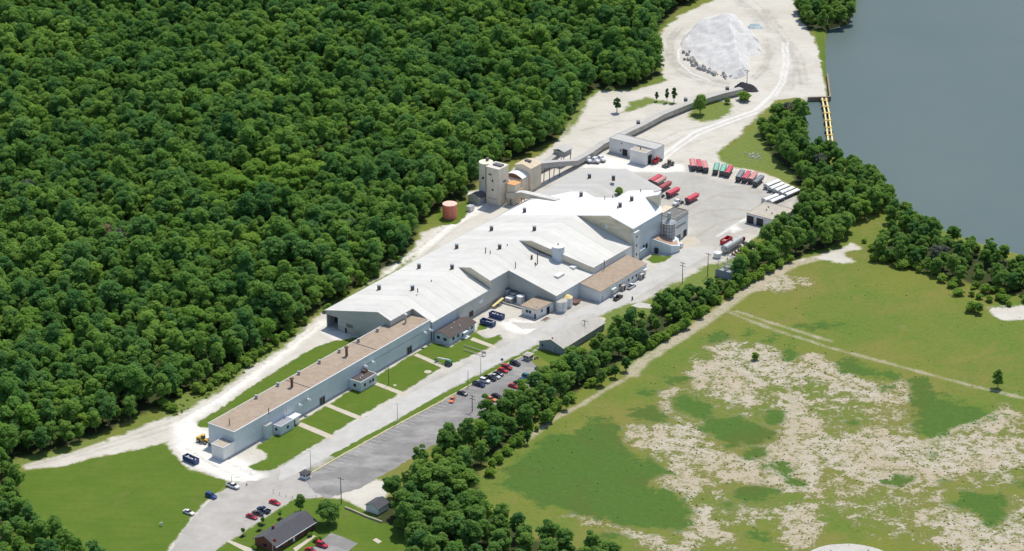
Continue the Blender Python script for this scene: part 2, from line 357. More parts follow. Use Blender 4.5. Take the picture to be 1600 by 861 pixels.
FOREST = [(-90, -80), (1135, -80), (1118, -20), (1085, 0), (1052, 20), (1028, 45), (1020, 80), (1030, 118), (992, 138), (925, 140), (888, 188), (868, 218), (826, 240), (770, 262), (742, 285),
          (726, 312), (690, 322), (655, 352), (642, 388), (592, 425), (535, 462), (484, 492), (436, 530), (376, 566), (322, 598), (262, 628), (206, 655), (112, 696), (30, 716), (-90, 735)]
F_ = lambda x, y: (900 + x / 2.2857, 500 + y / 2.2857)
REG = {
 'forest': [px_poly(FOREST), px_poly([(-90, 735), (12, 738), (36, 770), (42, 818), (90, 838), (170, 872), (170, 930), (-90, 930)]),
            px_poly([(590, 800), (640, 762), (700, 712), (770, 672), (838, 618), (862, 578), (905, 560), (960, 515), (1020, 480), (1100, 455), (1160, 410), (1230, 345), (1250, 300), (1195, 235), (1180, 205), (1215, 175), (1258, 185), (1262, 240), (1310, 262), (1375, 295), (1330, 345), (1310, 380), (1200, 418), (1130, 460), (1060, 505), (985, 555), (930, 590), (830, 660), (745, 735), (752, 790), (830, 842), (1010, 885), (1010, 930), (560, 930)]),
            px_poly([(1248, 25), (1262, 50), (1300, 48), (1330, 35), (1345, -80), (1245, -80)]),
            px_poly([(1360, 388), (1430, 370), (1500, 385), (1640, 425), (1640, 470), (1560, 455), (1470, 430), (1400, 412)])],
 'dirt': [px_poly([(486, 500), (535, 470), (592, 432), (648, 392), (660, 362), (700, 352), (730, 338), (736, 318), (745, 300), (775, 280), (840, 246), (872, 220), (892, 190), (918, 150), (940, 142), (990, 142), (1042, 126), (1032, 105), (1026, 80), (1034, 48), (1062, 24), (1115, 0), (1130, -40), (1225, -40), (1242, 5), (1248, 30), (1272, 60), (1284, 95), (1290, 140), (1296, 156), (1262, 158), (1244, 152), (1212, 158), (1182, 182), (1160, 208), (1120, 238), (1128, 252), (1200, 272), (1232, 288), (1246, 306), (1238, 330), (1225, 355), (1180, 372), (1150, 398), (1100, 425), (1050, 452), (985, 480), (935, 500), (860, 540), (780, 570), (690, 600), (640, 620), (560, 660), (517, 690), (440, 740), (410, 755), (355, 752), (296, 735), (272, 708), (262, 690), (225, 700), (160, 712), (95, 728), (38, 734), (34, 724), (110, 708), (195, 676), (255, 652), (300, 628), (370, 580), (432, 545)]),
          px_poly([(560, 760), (610, 745), (600, 785), (573, 800), (540, 782), (500, 775), (455, 782), (430, 797), (400, 817), (355, 846), (332, 864), (310, 900), (230, 900), (262, 856), (303, 806), (330, 778), (385, 745), (480, 738)]),
          px_poly([(1240, 410), (1290, 396), (1330, 380), (1342, 388), (1320, 396), (1334, 408), (1318, 412), (1270, 402)]),
          px_poly([(1545, 482), (1600, 478), (1640, 482), (1640, 500), (1570, 500), (1548, 492)])],
 'track': [line_poly([(1300, 398), (1240, 412), (1195, 436), (1140, 474), (1092, 508), (1045, 538), (1002, 566), (984, 588)], 5.5),
          line_poly([(1002, 566), (984, 588), (950, 606), (902, 636), (862, 656), (820, 690)], 2.0),
          line_poly([(1140, 488), (1200, 512), (1290, 541), (1400, 571), (1500, 598), (1640, 632)], 1.3),
          line_poly([(1150, 486), (1210, 506), (1300, 534)], 1.2), line_poly([(1232, 605), (1240, 640), (1236, 690), (1240, 730)], 1.6), line_poly([(1424, 700), (1490, 672), (1570, 640)], 3.0)],
 'gravel': [px_poly([(842, 300), (902, 262), (935, 262), (960, 268), (1040, 265), (1066, 255), (1080, 268), (1110, 278), (1190, 296), (1240, 312), (1224, 350), (1160, 366), (1122, 392), (1085, 380), (1060, 350), (1010, 330)]),
            line_poly([(437, 745), (520, 700), (600, 659), (690, 606), (760, 568), (830, 532), (905, 492), (990, 460), (1040, 430), (1100, 395)], 15),
            px_poly([(262, 900), (300, 850), (345, 800), (400, 760), (460, 742), (480, 770), (430, 797), (355, 846), (310, 900)]),
            line_poly([(1068, 44), (1052, 60), (1050, 84), (1064, 104), (1096, 122), (1138, 131)], 2.2), line_poly([(1060, 46), (1044, 62), (1043, 88), (1060, 110), (1094, 128), (1136, 137)], 1.6),
            line_poly([(1198, 60), (1204, 84), (1196, 108), (1178, 124)], 2.0), line_poly([(1190, 20), (1214, 50), (1244, 90), (1250, 130)], 1.8), line_poly([(1232, 70), (1240, 100), (1236, 140)], 1.6), line_poly([(1150, 0), (1180, 20), (1200, 44)], 2.0), line_poly([(1010, 190), (1050, 172), (1100, 150), (1140, 145)], 1.6),
            px_poly([(640, 612), (680, 585), (720, 566), (778, 544), (786, 550), (700, 600), (650, 625)]),
            px_poly([(735, 522), (765, 528), (790, 520), (800, 540), (776, 546), (745, 530)])],
 'rut': [line_poly([(1066, 44), (1052, 60), (1050, 84), (1064, 104), (1096, 122), (1138, 131)], 1.6), line_poly([(1058, 42), (1043, 62), (1042, 88), (1060, 112), (1094, 129), (1136, 138)], 1.2), line_poly([(1060, 50), (1047, 64), (1046, 86), (1062, 108)], .9),
          line_poly([(1198, 60), (1205, 84), (1197, 108), (1178, 126)], 1.4), line_poly([(1190, 58), (1199, 82), (1192, 104), (1174, 121)], 1.0), line_poly([(1190, 14), (1214, 48), (1244, 90), (1252, 132)], 1.4), line_poly([(1200, 14), (1224, 48), (1254, 90), (1262, 132)], 1.0), line_poly([(1234, 70), (1242, 100), (1238, 142)], 1.2), line_poly([(1150, -4), (1180, 16), (1200, 40)], 1.6), line_poly([(1165, -8), (1196, 16), (1222, 46)], 1.2),
          line_poly([(905, 205), (960, 190), (1010, 186), (1060, 172)], 1.6), line_poly([(1000, 235), (1060, 205), (1110, 195), (1160, 178)], 1.3), line_poly([(1010, 245), (1066, 214), (1116, 203), (1166, 184)], 1.0), line_poly([(1040, 248), (1075, 225), (1120, 212)], 1.2),
          line_poly([(1060, 345), (1100, 330), (1150, 326), (1200, 336)], 1.8), line_poly([(1070, 330), (1130, 300), (1190, 302)], 1.3), line_poly([(1085, 372), (1120, 350), (1160, 340)], 1.6), line_poly([(1124, 305), (1140, 308), (1160, 309)], 3.0), line_poly([(1110, 335), (1126, 338), (1134, 342)], 2.6),
          line_poly([(740, 330), (700, 350), (660, 384), (620, 412), (560, 446)], 1.4), line_poly([(730, 345), (700, 366), (664, 398)], 1.0), line_poly([(500, 506), (460, 535), (400, 578), (330, 628), (280, 655)], 1.0), line_poly([(490, 506), (450, 536), (392, 580), (320, 628)], .9), line_poly([(270, 660), (200, 682), (120, 708), (40, 730)], 1.2), line_poly([(270, 668), (200, 690), (120, 714)], .9),
          line_poly([(300, 690), (340, 715), (400, 745)], 1.0), line_poly([(290, 700), (330, 725), (380, 750)], .9), line_poly([(270, 850), (320, 800), (380, 762), (440, 742)], 1.8), line_poly([(300, 855), (350, 805), (410, 770), (460, 752)], 1.4), line_poly([(330, 840), (350, 826), (372, 816)], 3.5),
          line_poly([(480, 752), (520, 745), (580, 716), (640, 690)], 1.6), line_poly([(790, 500), (820, 512), (850, 512)], 1.4), line_poly([(1000, 420), (1016, 424), (1030, 418)], 2.0)],
 'chalk': [line_poly([(1204, 150), (1218, 130), (1225, 100), (1223, 66)], 1.3), line_poly([(1211, 151), (1225, 130), (1232, 100), (1230, 66)], 1.3), line_poly([(1010, 262), (1050, 231), (1085, 206), (1130, 189), (1180, 172), (1204, 150)], 2.0), line_poly([(1020, 264), (1058, 233), (1092, 210), (1136, 193), (1184, 176)], 1.6),
           line_poly([(1075, 66), (1060, 78), (1060, 96), (1080, 114), (1110, 126)], 1.4), line_poly([(1120, 370), (1150, 350), (1190, 330)], 1.4)],
 'white': [px_poly([(300, 655), (318, 668), (340, 692), (346, 707), (366, 713), (392, 722), (388, 735), (412, 742), (398, 756), (352, 750), (302, 728), (278, 702), (268, 680), (272, 662)]),
           line_poly([(510, 500), (470, 530), (430, 560), (372, 605), (330, 632), (288, 660)], 5.0),
           px_poly([(508, 508), (545, 520), (535, 535), (500, 520)]),
           px_poly([(905, 262), (940, 240), (985, 252), (1010, 262), (1040, 258), (1066, 256), (1070, 268), (1030, 270), (980, 268), (930, 262)]),
           px_poly([(782, 505), (800, 498), (815, 500), (838, 502), (862, 496), (880, 505), (840, 525), (800, 520)]),
           px_poly([(1138, 357), (1150, 351), (1158, 358), (1146, 363)]),
           line_poly([(735, 300), (760, 318), (740, 330), (700, 356), (655, 392), (600, 428)], 5.0)],
 'lawn': [px_poly([(401, 697), (436, 676), (500, 640), (545, 612), (600, 580), (650, 551), (676, 534), (702, 543), (742, 517), (770, 538), (762, 545), (720, 563), (690, 574), (640, 606), (560, 652), (512, 683), (470, 708), (428, 734), (400, 736), (388, 728), (420, 716)]),
          px_poly([(548, 528), (570, 526), (640, 487), (640, 500), (560, 545), (470, 597), (337, 668), (312, 668), (306, 660), (336, 644), (380, 612), (430, 580), (480, 548), (520, 533)]),
          px_poly([(34, 736), (95, 730), (160, 714), (228, 700), (256, 692), (268, 706), (294, 736), (352, 750), (356, 756), (328, 776), (304, 802), (262, 856), (232, 900), (-60, 920), (20, 840)]),
          px_poly([(334, 862), (381, 832), (434, 797), (456, 781), (494, 779), (534, 780), (572, 798), (600, 818), (660, 840), (700, 900), (310, 900)]),
          px_poly([(500, 708), (520, 704), (610, 661), (690, 615), (740, 590), (805, 556), (842, 537), (844, 541), (806, 566), (740, 600), (690, 625), (612, 668), (524, 715)]),
          px_poly([(820, 560), (842, 545), (880, 556), (905, 560), (870, 580), (855, 566), (838, 556)]),
          px_poly([(765, 528), (780, 523), (786, 530), (770, 540), (752, 534)]),
          px_poly([(746, 505), (758, 505), (760, 514), (746, 516)]),
          px_poly([(690, 352), (682, 342), (690, 325), (722, 318), (742, 306), (730, 335), (716, 350)]),
          px_poly([(1010, 405), (1018, 397), (1036, 400), (1058, 399), (1070, 392), (1072, 398), (1050, 408), (1020, 412)]),
          px_poly([(1272, 48), (1288, 48), (1290, 100), (1292, 122), (1286, 118), (1280, 80)])],
 'rough': [px_poly([(1124, 250), (1132, 234), (1160, 214), (1182, 188), (1190, 215), (1204, 240), (1232, 268), (1246, 290), (1236, 288), (1205, 268), (1150, 262)]),
           px_poly([(966, 178), (985, 160), (1010, 152), (1040, 158), (1054, 162), (1020, 162), (985, 174)]),
           px_poly([(1070, 182), (1085, 168), (1120, 156), (1146, 160), (1142, 176), (1115, 188), (1095, 190)]),
           px_poly([(890, 190), (912, 148), (930, 142), (915, 165), (902, 190), (880, 215)]),
           px_poly([(520, 478), (560, 452), (600, 432), (655, 392), (640, 410), (600, 445), (550, 470), (516, 490)]),
           px_poly([(250, 640), (330, 595), (430, 535), (480, 505), (470, 520), (430, 550), (380, 585), (330, 620), (290, 645), (262, 655)]),
           px_poly([(925, 497), (960, 482), (1010, 470), (1040, 452), (1080, 430), (1106, 412), (1130, 412), (1150, 430), (1100, 455), (1040, 482), (980, 510), (930, 520), (900, 530), (912, 508)]),
           px_poly([(1140, 405), (1160, 400), (1165, 415), (1150, 430), (1130, 428)]),
           px_poly([(0, 722), (80, 705), (160, 680), (165, 688), (90, 710), (20, 732)])],
 'bare': [px_poly([F_(*p) for p in q_]) for q_ in (
   [(400, 190), (470, 140), (545, 75), (640, 90), (740, 110), (765, 150), (830, 132), (900, 140), (990, 195), (1060, 215), (1180, 230), (1200, 285), (1080, 305), (920, 262), (860, 215), (760, 240), (640, 245), (520, 238), (410, 232)],
   [(180, 400), (260, 360), (340, 365), (450, 360), (470, 430), (530, 470), (600, 490), (670, 480), (720, 430), (730, 350), (750, 240), (800, 250), (860, 330), (880, 400), (960, 410), (1060, 390), (1200, 420), (1250, 440), (1390, 370), (1540, 325), (1570, 350), (1440, 425), (1600, 420), (1640, 540), (1420, 545), (1200, 610), (1000, 570), (900, 530), (850, 640), (720, 610), (640, 600), (540, 580), (470, 540), (400, 470), (300, 470), (230, 450)],
   [(170, 430), (300, 470), (330, 520), (280, 560), (340, 610), (410, 660), (420, 760), (540, 790), (560, 740), (510, 690), (430, 610), (470, 570), (400, 520), (350, 460)],
   [(0, 690), (140, 730), (260, 760), (330, 790), (420, 760), (440, 830), (300, 840), (230, 780), (150, 755), (60, 720)],
   [(1230, 715), (1340, 690), (1440, 690), (1510, 730), (1640, 640), (1640, 900), (1400, 850), (1300, 790)],
   [(760, 640), (850, 660), (850, 800), (800, 820), (740, 760)], [(300, 265), (360, 250), (340, 330), (310, 330)],
   [(510, 240), (640, 245), (640, 300), (530, 290)])] + [px_poly([(1130, 400), (1230, 430), (1260, 440), (1210, 450), (1180, 445)]), px_poly([(872, 752), (884, 752), (886, 762), (870, 762)])],
 'semi': [px_poly([F_(*p) for p in [(150, 380), (300, 230), (400, 180), (540, 60), (760, 90), (1000, 180), (1200, 230), (1240, 300), (1300, 420), (1560, 310), (1660, 330), (1660, 900), (1300, 840), (900, 700), (700, 780), (430, 840), (60, 740), (0, 690), (300, 640), (200, 520)]])],
 'weed': [px_poly([F_(*p) for p in q_]) for q_ in (
   [(-240, 500), (-120, 430), (0, 400), (40, 350), (110, 340), (160, 400), (170, 450), (320, 530), (340, 560), (250, 575), (280, 600), (360, 620), (415, 690), (390, 740), (280, 760), (140, 735), (0, 690), (-150, 660), (-270, 590)],
   [(455, 390), (480, 350), (580, 345), (720, 400), (715, 432), (620, 445), (540, 462), (505, 420)],
   [(325, 275), (400, 265), (470, 300), (505, 340), (450, 355), (345, 320)], [(185, 310), (280, 298), (345, 370), (230, 375)],
   [(1190, 215), (1250, 210), (1300, 270), (1500, 330), (1490, 355), (1390, 372), (1260, 432), (1220, 400), (1200, 330)],
   [(915, 140), (980, 135), (1060, 172), (1155, 192), (1135, 222), (1020, 205), (955, 180)], [(1330, 650), (1370, 610), (1450, 620), (1530, 610), (1545, 660), (1510, 720), (1475, 735), (1430, 690)])] +
         [px_poly([(F_(x, y)[0] + rx / 2.2857 * math.cos(t), F_(x, y)[1] + ry / 2.2857 * math.sin(t)) for t in np.linspace(0, 6.283, 12, endpoint=False)])
          for x, y, rx, ry in [(710, 350, 42, 27), (630, 478, 48, 20), (735, 522, 38, 24), (780, 580, 34, 18), (640, 620, 88, 36), (1150, 572, 52, 22), (645, 765, 42, 24), (1105, 245, 34, 18), (760, 112, 26, 36), (500, 62, 44, 17), (700, 70, 27, 14), (620, 50, 25, 11), (1270, 485, 24, 12), (370, 215, 44, 18), (990, 368, 22, 10), (1320, 580, 18, 10), (1590, 590, 18, 14), (880, 20, 90, 12), (670, 525, 20, 12), (260, 265, 30, 14), (540, 660, 24, 10), (120, 775, 50, 16)]],
}
def build_ground():
    gx = np.concatenate([[-6000, -3000, -1500, -900, -600, -450, -380], np.arange(-345, 346, 1.25), [380, 450, 600, 900, 1500, 3000, 6000]])
    gy = np.concatenate([[-3000, -500, 400, 700, 770], np.arange(795, 1535, 1.25), [1570, 1650, 1800, 2200, 3000, 5000, 9000]])
    nx, ny = len(gx), len(gy)
    X, Y = np.meshgrid(gx, gy)
    X = X.ravel(); Y = Y.ravel()
    me = bpy.data.meshes.new("ground")
    wsd = inside_sd(water_poly, X, Y)
    far = (X > 345) & (Y > 1150)
    wsd = np.where(far & (wsd <= -30), wsd, wsd)
    t = np.clip((wsd + 2.5) / 5.0, 0, 1)
    Z = -5.0 * t * t * (3 - 2 * t)
    me.vertices.add(nx * ny)
    me.vertices.foreach_set("co", np.stack([X, Y, Z], 1).ravel())
    ii = (np.arange(ny - 1)[:, None] * nx + np.arange(nx - 1)[None, :]).ravel()
    q = np.stack([ii, ii + 1, ii + nx + 1, ii + nx], 1)
    me.loops.add(q.size); me.polygons.add(len(q))
    me.loops.foreach_set("vertex_index", q.ravel())
    me.polygons.foreach_set("loop_start", np.arange(len(q)) * 4)
    me.polygons.foreach_set("loop_total", np.full(len(q), 4))
    me.update()
    sds = {}
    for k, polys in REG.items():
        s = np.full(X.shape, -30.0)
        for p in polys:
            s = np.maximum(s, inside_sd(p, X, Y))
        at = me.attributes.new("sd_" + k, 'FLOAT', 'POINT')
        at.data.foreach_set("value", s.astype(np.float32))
    # bank: mud below the shoreline
    at = me.attributes.new("sd_bank", 'FLOAT', 'POINT')
    at.data.foreach_set("value", wsd.astype(np.float32))
    o = bpy.data.objects.new("ground", me)
    C.objects.link(o)
    struct(o)
    return o

def ground_mat():
    m = bpy.data.materials.new("ground_cover")
    m.use_nodes = True
    t = m.node_tree
    bs = t.nodes["Principled BSDF"]
    bs.inputs["Roughness"].default_value = 0.95
    bs.inputs["Specular IOR Level"].default_value = 0.15
    tc = nd(t, "ShaderNodeTexCoord")
    L = t.links
    def noise(scale, detail=6, rough=0.65, stretch=None, dist=0.0):
        n = nd(t, "ShaderNodeTexNoise")
        n.inputs["Scale"].default_value = scale
        n.inputs["Detail"].default_value = detail
        n.inputs["Roughness"].default_value = rough
        n.inputs["Distortion"].default_value = dist
        if stretch:
            mp = nd(t, "ShaderNodeMapping")
            mp.inputs["Rotation"].default_value = (0, 0, stretch[0])
            mp.inputs["Scale"].default_value = (stretch[1], stretch[2], 1)
            L.new(tc.outputs["Object"], mp.inputs[0]); L.new(mp.outputs[0], n.inputs["Vector"])
        else:
            L.new(tc.outputs["Object"], n.inputs["Vector"])
        return n.outputs["Fac"]
    def rng(x, a, b, c=0.0, d=1.0, smooth=True):
        r = nd(t, "ShaderNodeMapRange")
        if smooth: r.interpolation_type = 'SMOOTHSTEP'
        for i, v in ((1, a), (2, b), (3, c), (4, d)):
            r.inputs[i].default_value = v
        L.new(x, r.inputs[0]); return r.outputs[0]
    def math_(op, x, y):
        n = nd(t, "ShaderNodeMath", operation=op)
        for i, v in ((0, x), (1, y)):
            if isinstance(v, (int, float)): n.inputs[i].default_value = v
            else: L.new(v, n.inputs[i])
        return n.outputs[0]
    def mix(f, a, b):
        n = nd(t, "ShaderNodeMixRGB")
        for i, v in ((0, f), (1, a), (2, b)):
            if isinstance(v, (int, float)): n.inputs[i].default_value = v
            elif isinstance(v, tuple): n.inputs[i].default_value = v + (1,)
            else: L.new(v, n.inputs[i])
        return n.outputs[0]
    def attr(k):
        n = nd(t, "ShaderNodeAttribute"); n.attribute_name = "sd_" + k
        return n.outputs["Fac"]
    nbig = noise(0.012, 4); nmid = noise(0.06, 7, 0.7); nfine = noise(0.5, 6, 0.7); ntiny = noise(1.6, 4, 0.7)
    npat = noise(0.10, 9, 0.72, dist=0.4)
    def mask(k, amp, width, off=0.0, n=None):
        n = npat if n is None else n
        x = math_('ADD', attr(k), math_('MULTIPLY', math_('SUBTRACT', n, 0.5), amp * 2))
        return rng(x, off - width, off + width)
    # field: olive grass with yellow and green drifts
    nbig2 = noise(0.03, 5, 0.6, dist=0.6)
    nblade = noise(2.5, 3, 0.7)
    field = mix(rng(nbig, 0.38, 0.62), (0.168, 0.192, 0.032), (0.110, 0.178, 0.025))
    field = mix(rng(nbig2, 0.46, 0.64, 0, 0.75), field, (0.200, 0.188, 0.046))
    field = mix(rng(nmid, 0.50, 0.72, 0, 0.6), field, (0.100, 0.166, 0.025))
    field = mix(rng(nfine, 0.45, 0.70, 0, 0.6), field, (0.195, 0.182, 0.060))
    field = mix(rng(nfine, 0.48, 0.30, 0, 0.5), field, (0.085, 0.122, 0.019))
    field = mix(rng(npat, 0.58, 0.70, 0, 0.45), field, (0.24, 0.215, 0.105))
    field = mix(rng(nblade, 0.45, 0.75, 0, 0.40), field, (0.072, 0.108, 0.018))
    weed = mix(rng(nfine, 0.35, 0.7), (0.062, 0.130, 0.022), (0.086, 0.152, 0.026))
    weed = mix(rng(nbig2, 0.48, 0.66, 0, 0.6), weed, (0.090, 0.118, 0.024))
    weed = mix(rng(nblade, 0.45, 0.75, 0, 0.4), weed, (0.035, 0.075, 0.014))
    bare = mix(rng(nbig2, 0.4, 0.62), (0.475, 0.425, 0.345), (0.435, 0.37, 0.27))
    bare = mix(rng(nfine, 0.42, 0.72, 0, 0.6), bare, (0.37, 0.32, 0.235))
    bare = mix(rng(ntiny, 0.54, 0.66, 0, 0.65), bare, (0.150, 0.160, 0.055))
    col = field
    nsp = noise(0.22, 9, 0.72, dist=0.3)
    nsp2 = noise(0.9, 5, 0.7)
    dens = rng(math_('ADD', attr('bare'), math_('MULTIPLY', math_('SUBTRACT', npat, 0.5), 44.0)), -11.0, 7.0, 0.0, 1.0)
    dens = math_('MULTIPLY', dens, rng(nbig2, 0.34, 0.58, 0.60, 1.05))
    semi = rng(math_('ADD', attr('semi'), math_('MULTIPLY', math_('SUBTRACT', npat, 0.5), 40.0)), -8.0, 10.0, 0.0, 0.62)
    semi = math_('MULTIPLY', semi, rng(npat, 0.36, 0.60, 0.35, 1.0))
    dens = math_('MINIMUM', math_('MAXIMUM', dens, semi), 0.74)
    sp = math_('ADD', math_('MULTIPLY', nsp, 0.62), math_('MULTIPLY', nsp2, 0.38))
    bm_ = rng(math_('ADD', math_('MULTIPLY', math_('SUBTRACT', sp, 0.5), 3.2), math_('SUBTRACT', dens, 0.60)), -0.14, 0.22)
    # sparse brown-green cover between soil and grass
    field2 = mix(rng(nsp2, 0.4, 0.65), (0.130, 0.148, 0.038), (0.215, 0.195, 0.075))
    col = mix(rng(dens, 0.12, 0.6, 0, 0.75), col, field2)
    col = mix(bm_, col, bare)
    tr = math_('MULTIPLY', mask('track', 2.5, 1.3), rng(nsp, 0.28, 0.5, 0.30, 0.92))
    col = mix(tr, col, mix(rng(nsp2, 0.42, 0.75), (0.43, 0.385, 0.285), (0.25, 0.22, 0.12)))
    wx = math_('ADD', math_('ADD', attr('weed'), math_('MULTIPLY', math_('SUBTRACT', npat, 0.5), 26.0)), math_('MULTIPLY', math_('SUBTRACT', sp, 0.5), 26.0))
    col = mix(math_('MULTIPLY', rng(wx, -1.4, 2.2), rng(nsp, 0.24, 0.40, 0.35, 1.0)), col, weed)
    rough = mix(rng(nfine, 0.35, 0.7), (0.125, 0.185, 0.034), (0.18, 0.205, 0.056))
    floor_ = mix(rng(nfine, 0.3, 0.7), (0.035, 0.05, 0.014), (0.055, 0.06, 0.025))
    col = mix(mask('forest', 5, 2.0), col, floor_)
    nstr = noise(0.35, 6, 0.7, (PHI, 0.12, 1.0))
    dirt = mix(rng(nmid, 0.35, 0.68), (0.565, 0.54, 0.475), (0.48, 0.45, 0.385))
    dirt = mix(rng(nfine, 0.4, 0.75, 0, 0.6), dirt, (0.57, 0.545, 0.49))
    dirt = mix(rng(nstr, 0.52, 0.75, 0, 0.55), dirt, (0.40, 0.35, 0.26))
    dirt = mix(rng(npat, 0.62, 0.74, 0, 0.5), dirt, (0.24, 0.22, 0.09))
    col = mix(mask('dirt', 6, 1.2), col, dirt)
    grav = mix(rng(nmid, 0.35, 0.68), (0.43, 0.415, 0.375), (0.36, 0.345, 0.31))
    grav = mix(rng(nfine, 0.4, 0.75, 0, 0.5), grav, (0.49, 0.465, 0.41))
    grav = mix(rng(npat, 0.60, 0.74, 0, 0.6), grav, (0.28, 0.255, 0.21))
    col = mix(mask('gravel', 14, 6.0), col, grav)
    white = mix(rng(nfine, 0.35, 0.7), (0.74, 0.725, 0.68), (0.64, 0.61, 0.54))
    white = mix(rng(nstr, 0.55, 0.75, 0, 0.5), white, (0.56, 0.52, 0.44))
    col = mix(mask('white', 5, 2.0), col, white)
    ns_ = noise(0.5, 6, 0.7)
    col = mix(math_('MULTIPLY', mask('rut', 1.6, 0.7), rng(ns_, 0.36, 0.58, 0.1, 0.62)), col, (0.335, 0.305, 0.25))
    col = mix(math_('MULTIPLY', mask('chalk', 1.2, 0.6), rng(ns_, 0.34, 0.52, 0.3, 0.95)), col, (0.66, 0.65, 0.615))
    col = mix(mask('rough', 7, 1.6), col, rough)
    lawn = mix(rng(nmid, 0.35, 0.7), (0.088, 0.152, 0.017), (0.116, 0.168, 0.023))
    lawn = mix(rng(nfine, 0.4, 0.75, 0, 0.5), lawn, (0.072, 0.130, 0.014))
    lawn = mix(rng(npat, 0.54, 0.72, 0, 0.6), lawn, (0.165, 0.16, 0.05))
    nmow = noise(0.9, 3, 0.5, (PHI, 0.05, 0.8))
    lawn = mix(rng(nmow, 0.46, 0.66, 0, 0.22), lawn, (0.07, 0.118, 0.015))
    col = mix(mask('lawn', 2.6, 0.6, 0.0, nsp), col, lawn)
    col = mix(rng(attr('bank'), 0.3, 1.5), col, (0.20, 0.17, 0.11))
    L.new(col, bs.inputs["Base Color"])
    bp = nd(t, "ShaderNodeBump")
    bp.inputs["Strength"].default_value = 0.35
    bp.inputs["Distance"].default_value = 0.5
    L.new(nfine, bp.inputs["Height"]); L.new(bp.outputs[0], bs.inputs["Normal"])
    return m
ground = build_ground()
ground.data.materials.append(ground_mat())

# river
wm = bpy.data.materials.new("murky_river_water"); wm.use_nodes = True
t = wm.node_tree; b = t.nodes["Principled BSDF"]
tc = nd(t, "ShaderNodeTexCoord")
n1 = nd(t, "ShaderNodeTexNoise"); n1.inputs["Scale"].default_value = 0.012; n1.inputs["Detail"].default_value = 6
r = nd(t, "ShaderNodeValToRGB")
r.color_ramp.elements[0].position = 0.3; r.color_ramp.elements[1].position = 0.7
r.color_ramp.elements[0].color = (0.064, 0.106, 0.106, 1); r.color_ramp.elements[1].color = (0.080, 0.120, 0.115, 1)
t.links.new(tc.outputs["Object"], n1.inputs["Vector"]); t.links.new(n1.outputs["Fac"], r.inputs[0]); t.links.new(r.outputs[0], b.inputs["Base Color"])
b.inputs["Roughness"].default_value = 0.5; b.inputs["Specular IOR Level"].default_value = 0.3
n2 = nd(t, "ShaderNodeTexNoise"); n2.inputs["Scale"].default_value = 0.6; n2.inputs["Detail"].default_value = 4
t.links.new(tc.outputs["Object"], n2.inputs["Vector"])
bp = nd(t, "ShaderNodeBump"); bp.inputs["Strength"].default_value = 0.12; bp.inputs["Distance"].default_value = 0.3
t.links.new(n2.outputs["Fac"], bp.inputs["Height"]); t.links.new(bp.outputs[0], b.inputs["Normal"])
mb = MB(); mb.face([(100, 900, -2), (6000, 900, -2), (6000, 9000, -2), (100, 9000, -2)])
river = struct(mb.build("river_water", wm))

# flat built surfaces ------------------------------------------------
def sheet(name, poly, z, m, jit=0.25, step=1.5, kind=True, thick=0.0):
    poly = np.asarray(poly, float)
    pts = []
    for i in range(len(poly)):
        p, q = poly[i], poly[(i + 1) % len(poly)]
        n = max(1, int(np.hypot(*(q - p)) / step))
        for k in range(n):
            c = p + (q - p) * k / n
            if jit: c = c + NR.normal(0, jit, 2)
            pts.append((c[0], c[1]))
    mb = MB()
    if thick:
        ar = sum(pts[i][0] * pts[(i + 1) % len(pts)][1] - pts[(i + 1) % len(pts)][0] * pts[i][1] for i in range(len(pts)))
        if ar < 0: pts.reverse()
        mb.prism([(x, y, z - thick) for x, y in pts], [(x, y, z) for x, y in pts], base=False)
    else:
        mb.face([(x, y, z) for x, y in pts])
    o = mb.build(name, m)
    if not thick:
        me = o.data
        if me.polygons[0].normal.z < 0:
            me.flip_normals()
    return struct(o) if kind else o
def abpoly(pts):
    return np.array([W(a, b)[:2] for a, b in pts])

M_road = mat("bleached_road", (0.47, 0.46, 0.43), 0.95, 0.12, 0.15, stain=(0.40, 0.38, 0.33), stain_amt=0.7, stain_scale=(0.12, 0.05, 0.1))
M_lot = mat("worn_grey_asphalt", (0.215, 0.208, 0.198), 0.95, 0.2, 0.12, stain=(0.40, 0.385, 0.36), stain_amt=1.0, stain_scale=(0.05, 0.10, 0.1))
M_pave = mat("sun_bleached_asphalt", (0.40, 0.38, 0.345), 0.95, 0.12, 0.15, stain=(0.29, 0.27, 0.23), stain_amt=0.7, stain_scale=(0.07, 0.07, 0.1))
M_walk = mat("pale_walk_concrete", (0.50, 0.45, 0.36), 0.95, 0.12, 0.6, stain=(0.36, 0.31, 0.22), stain_amt=0.5)
M_kerb = mat("yellowed_kerb", (0.62, 0.53, 0.31), 0.9, 0.15, 0.5, stain=(0.45, 0.4, 0.3), stain_amt=0.6)
M_line = mat("faded_white_paint", (0.50, 0.50, 0.49), 0.9, 0.25, 1.0)

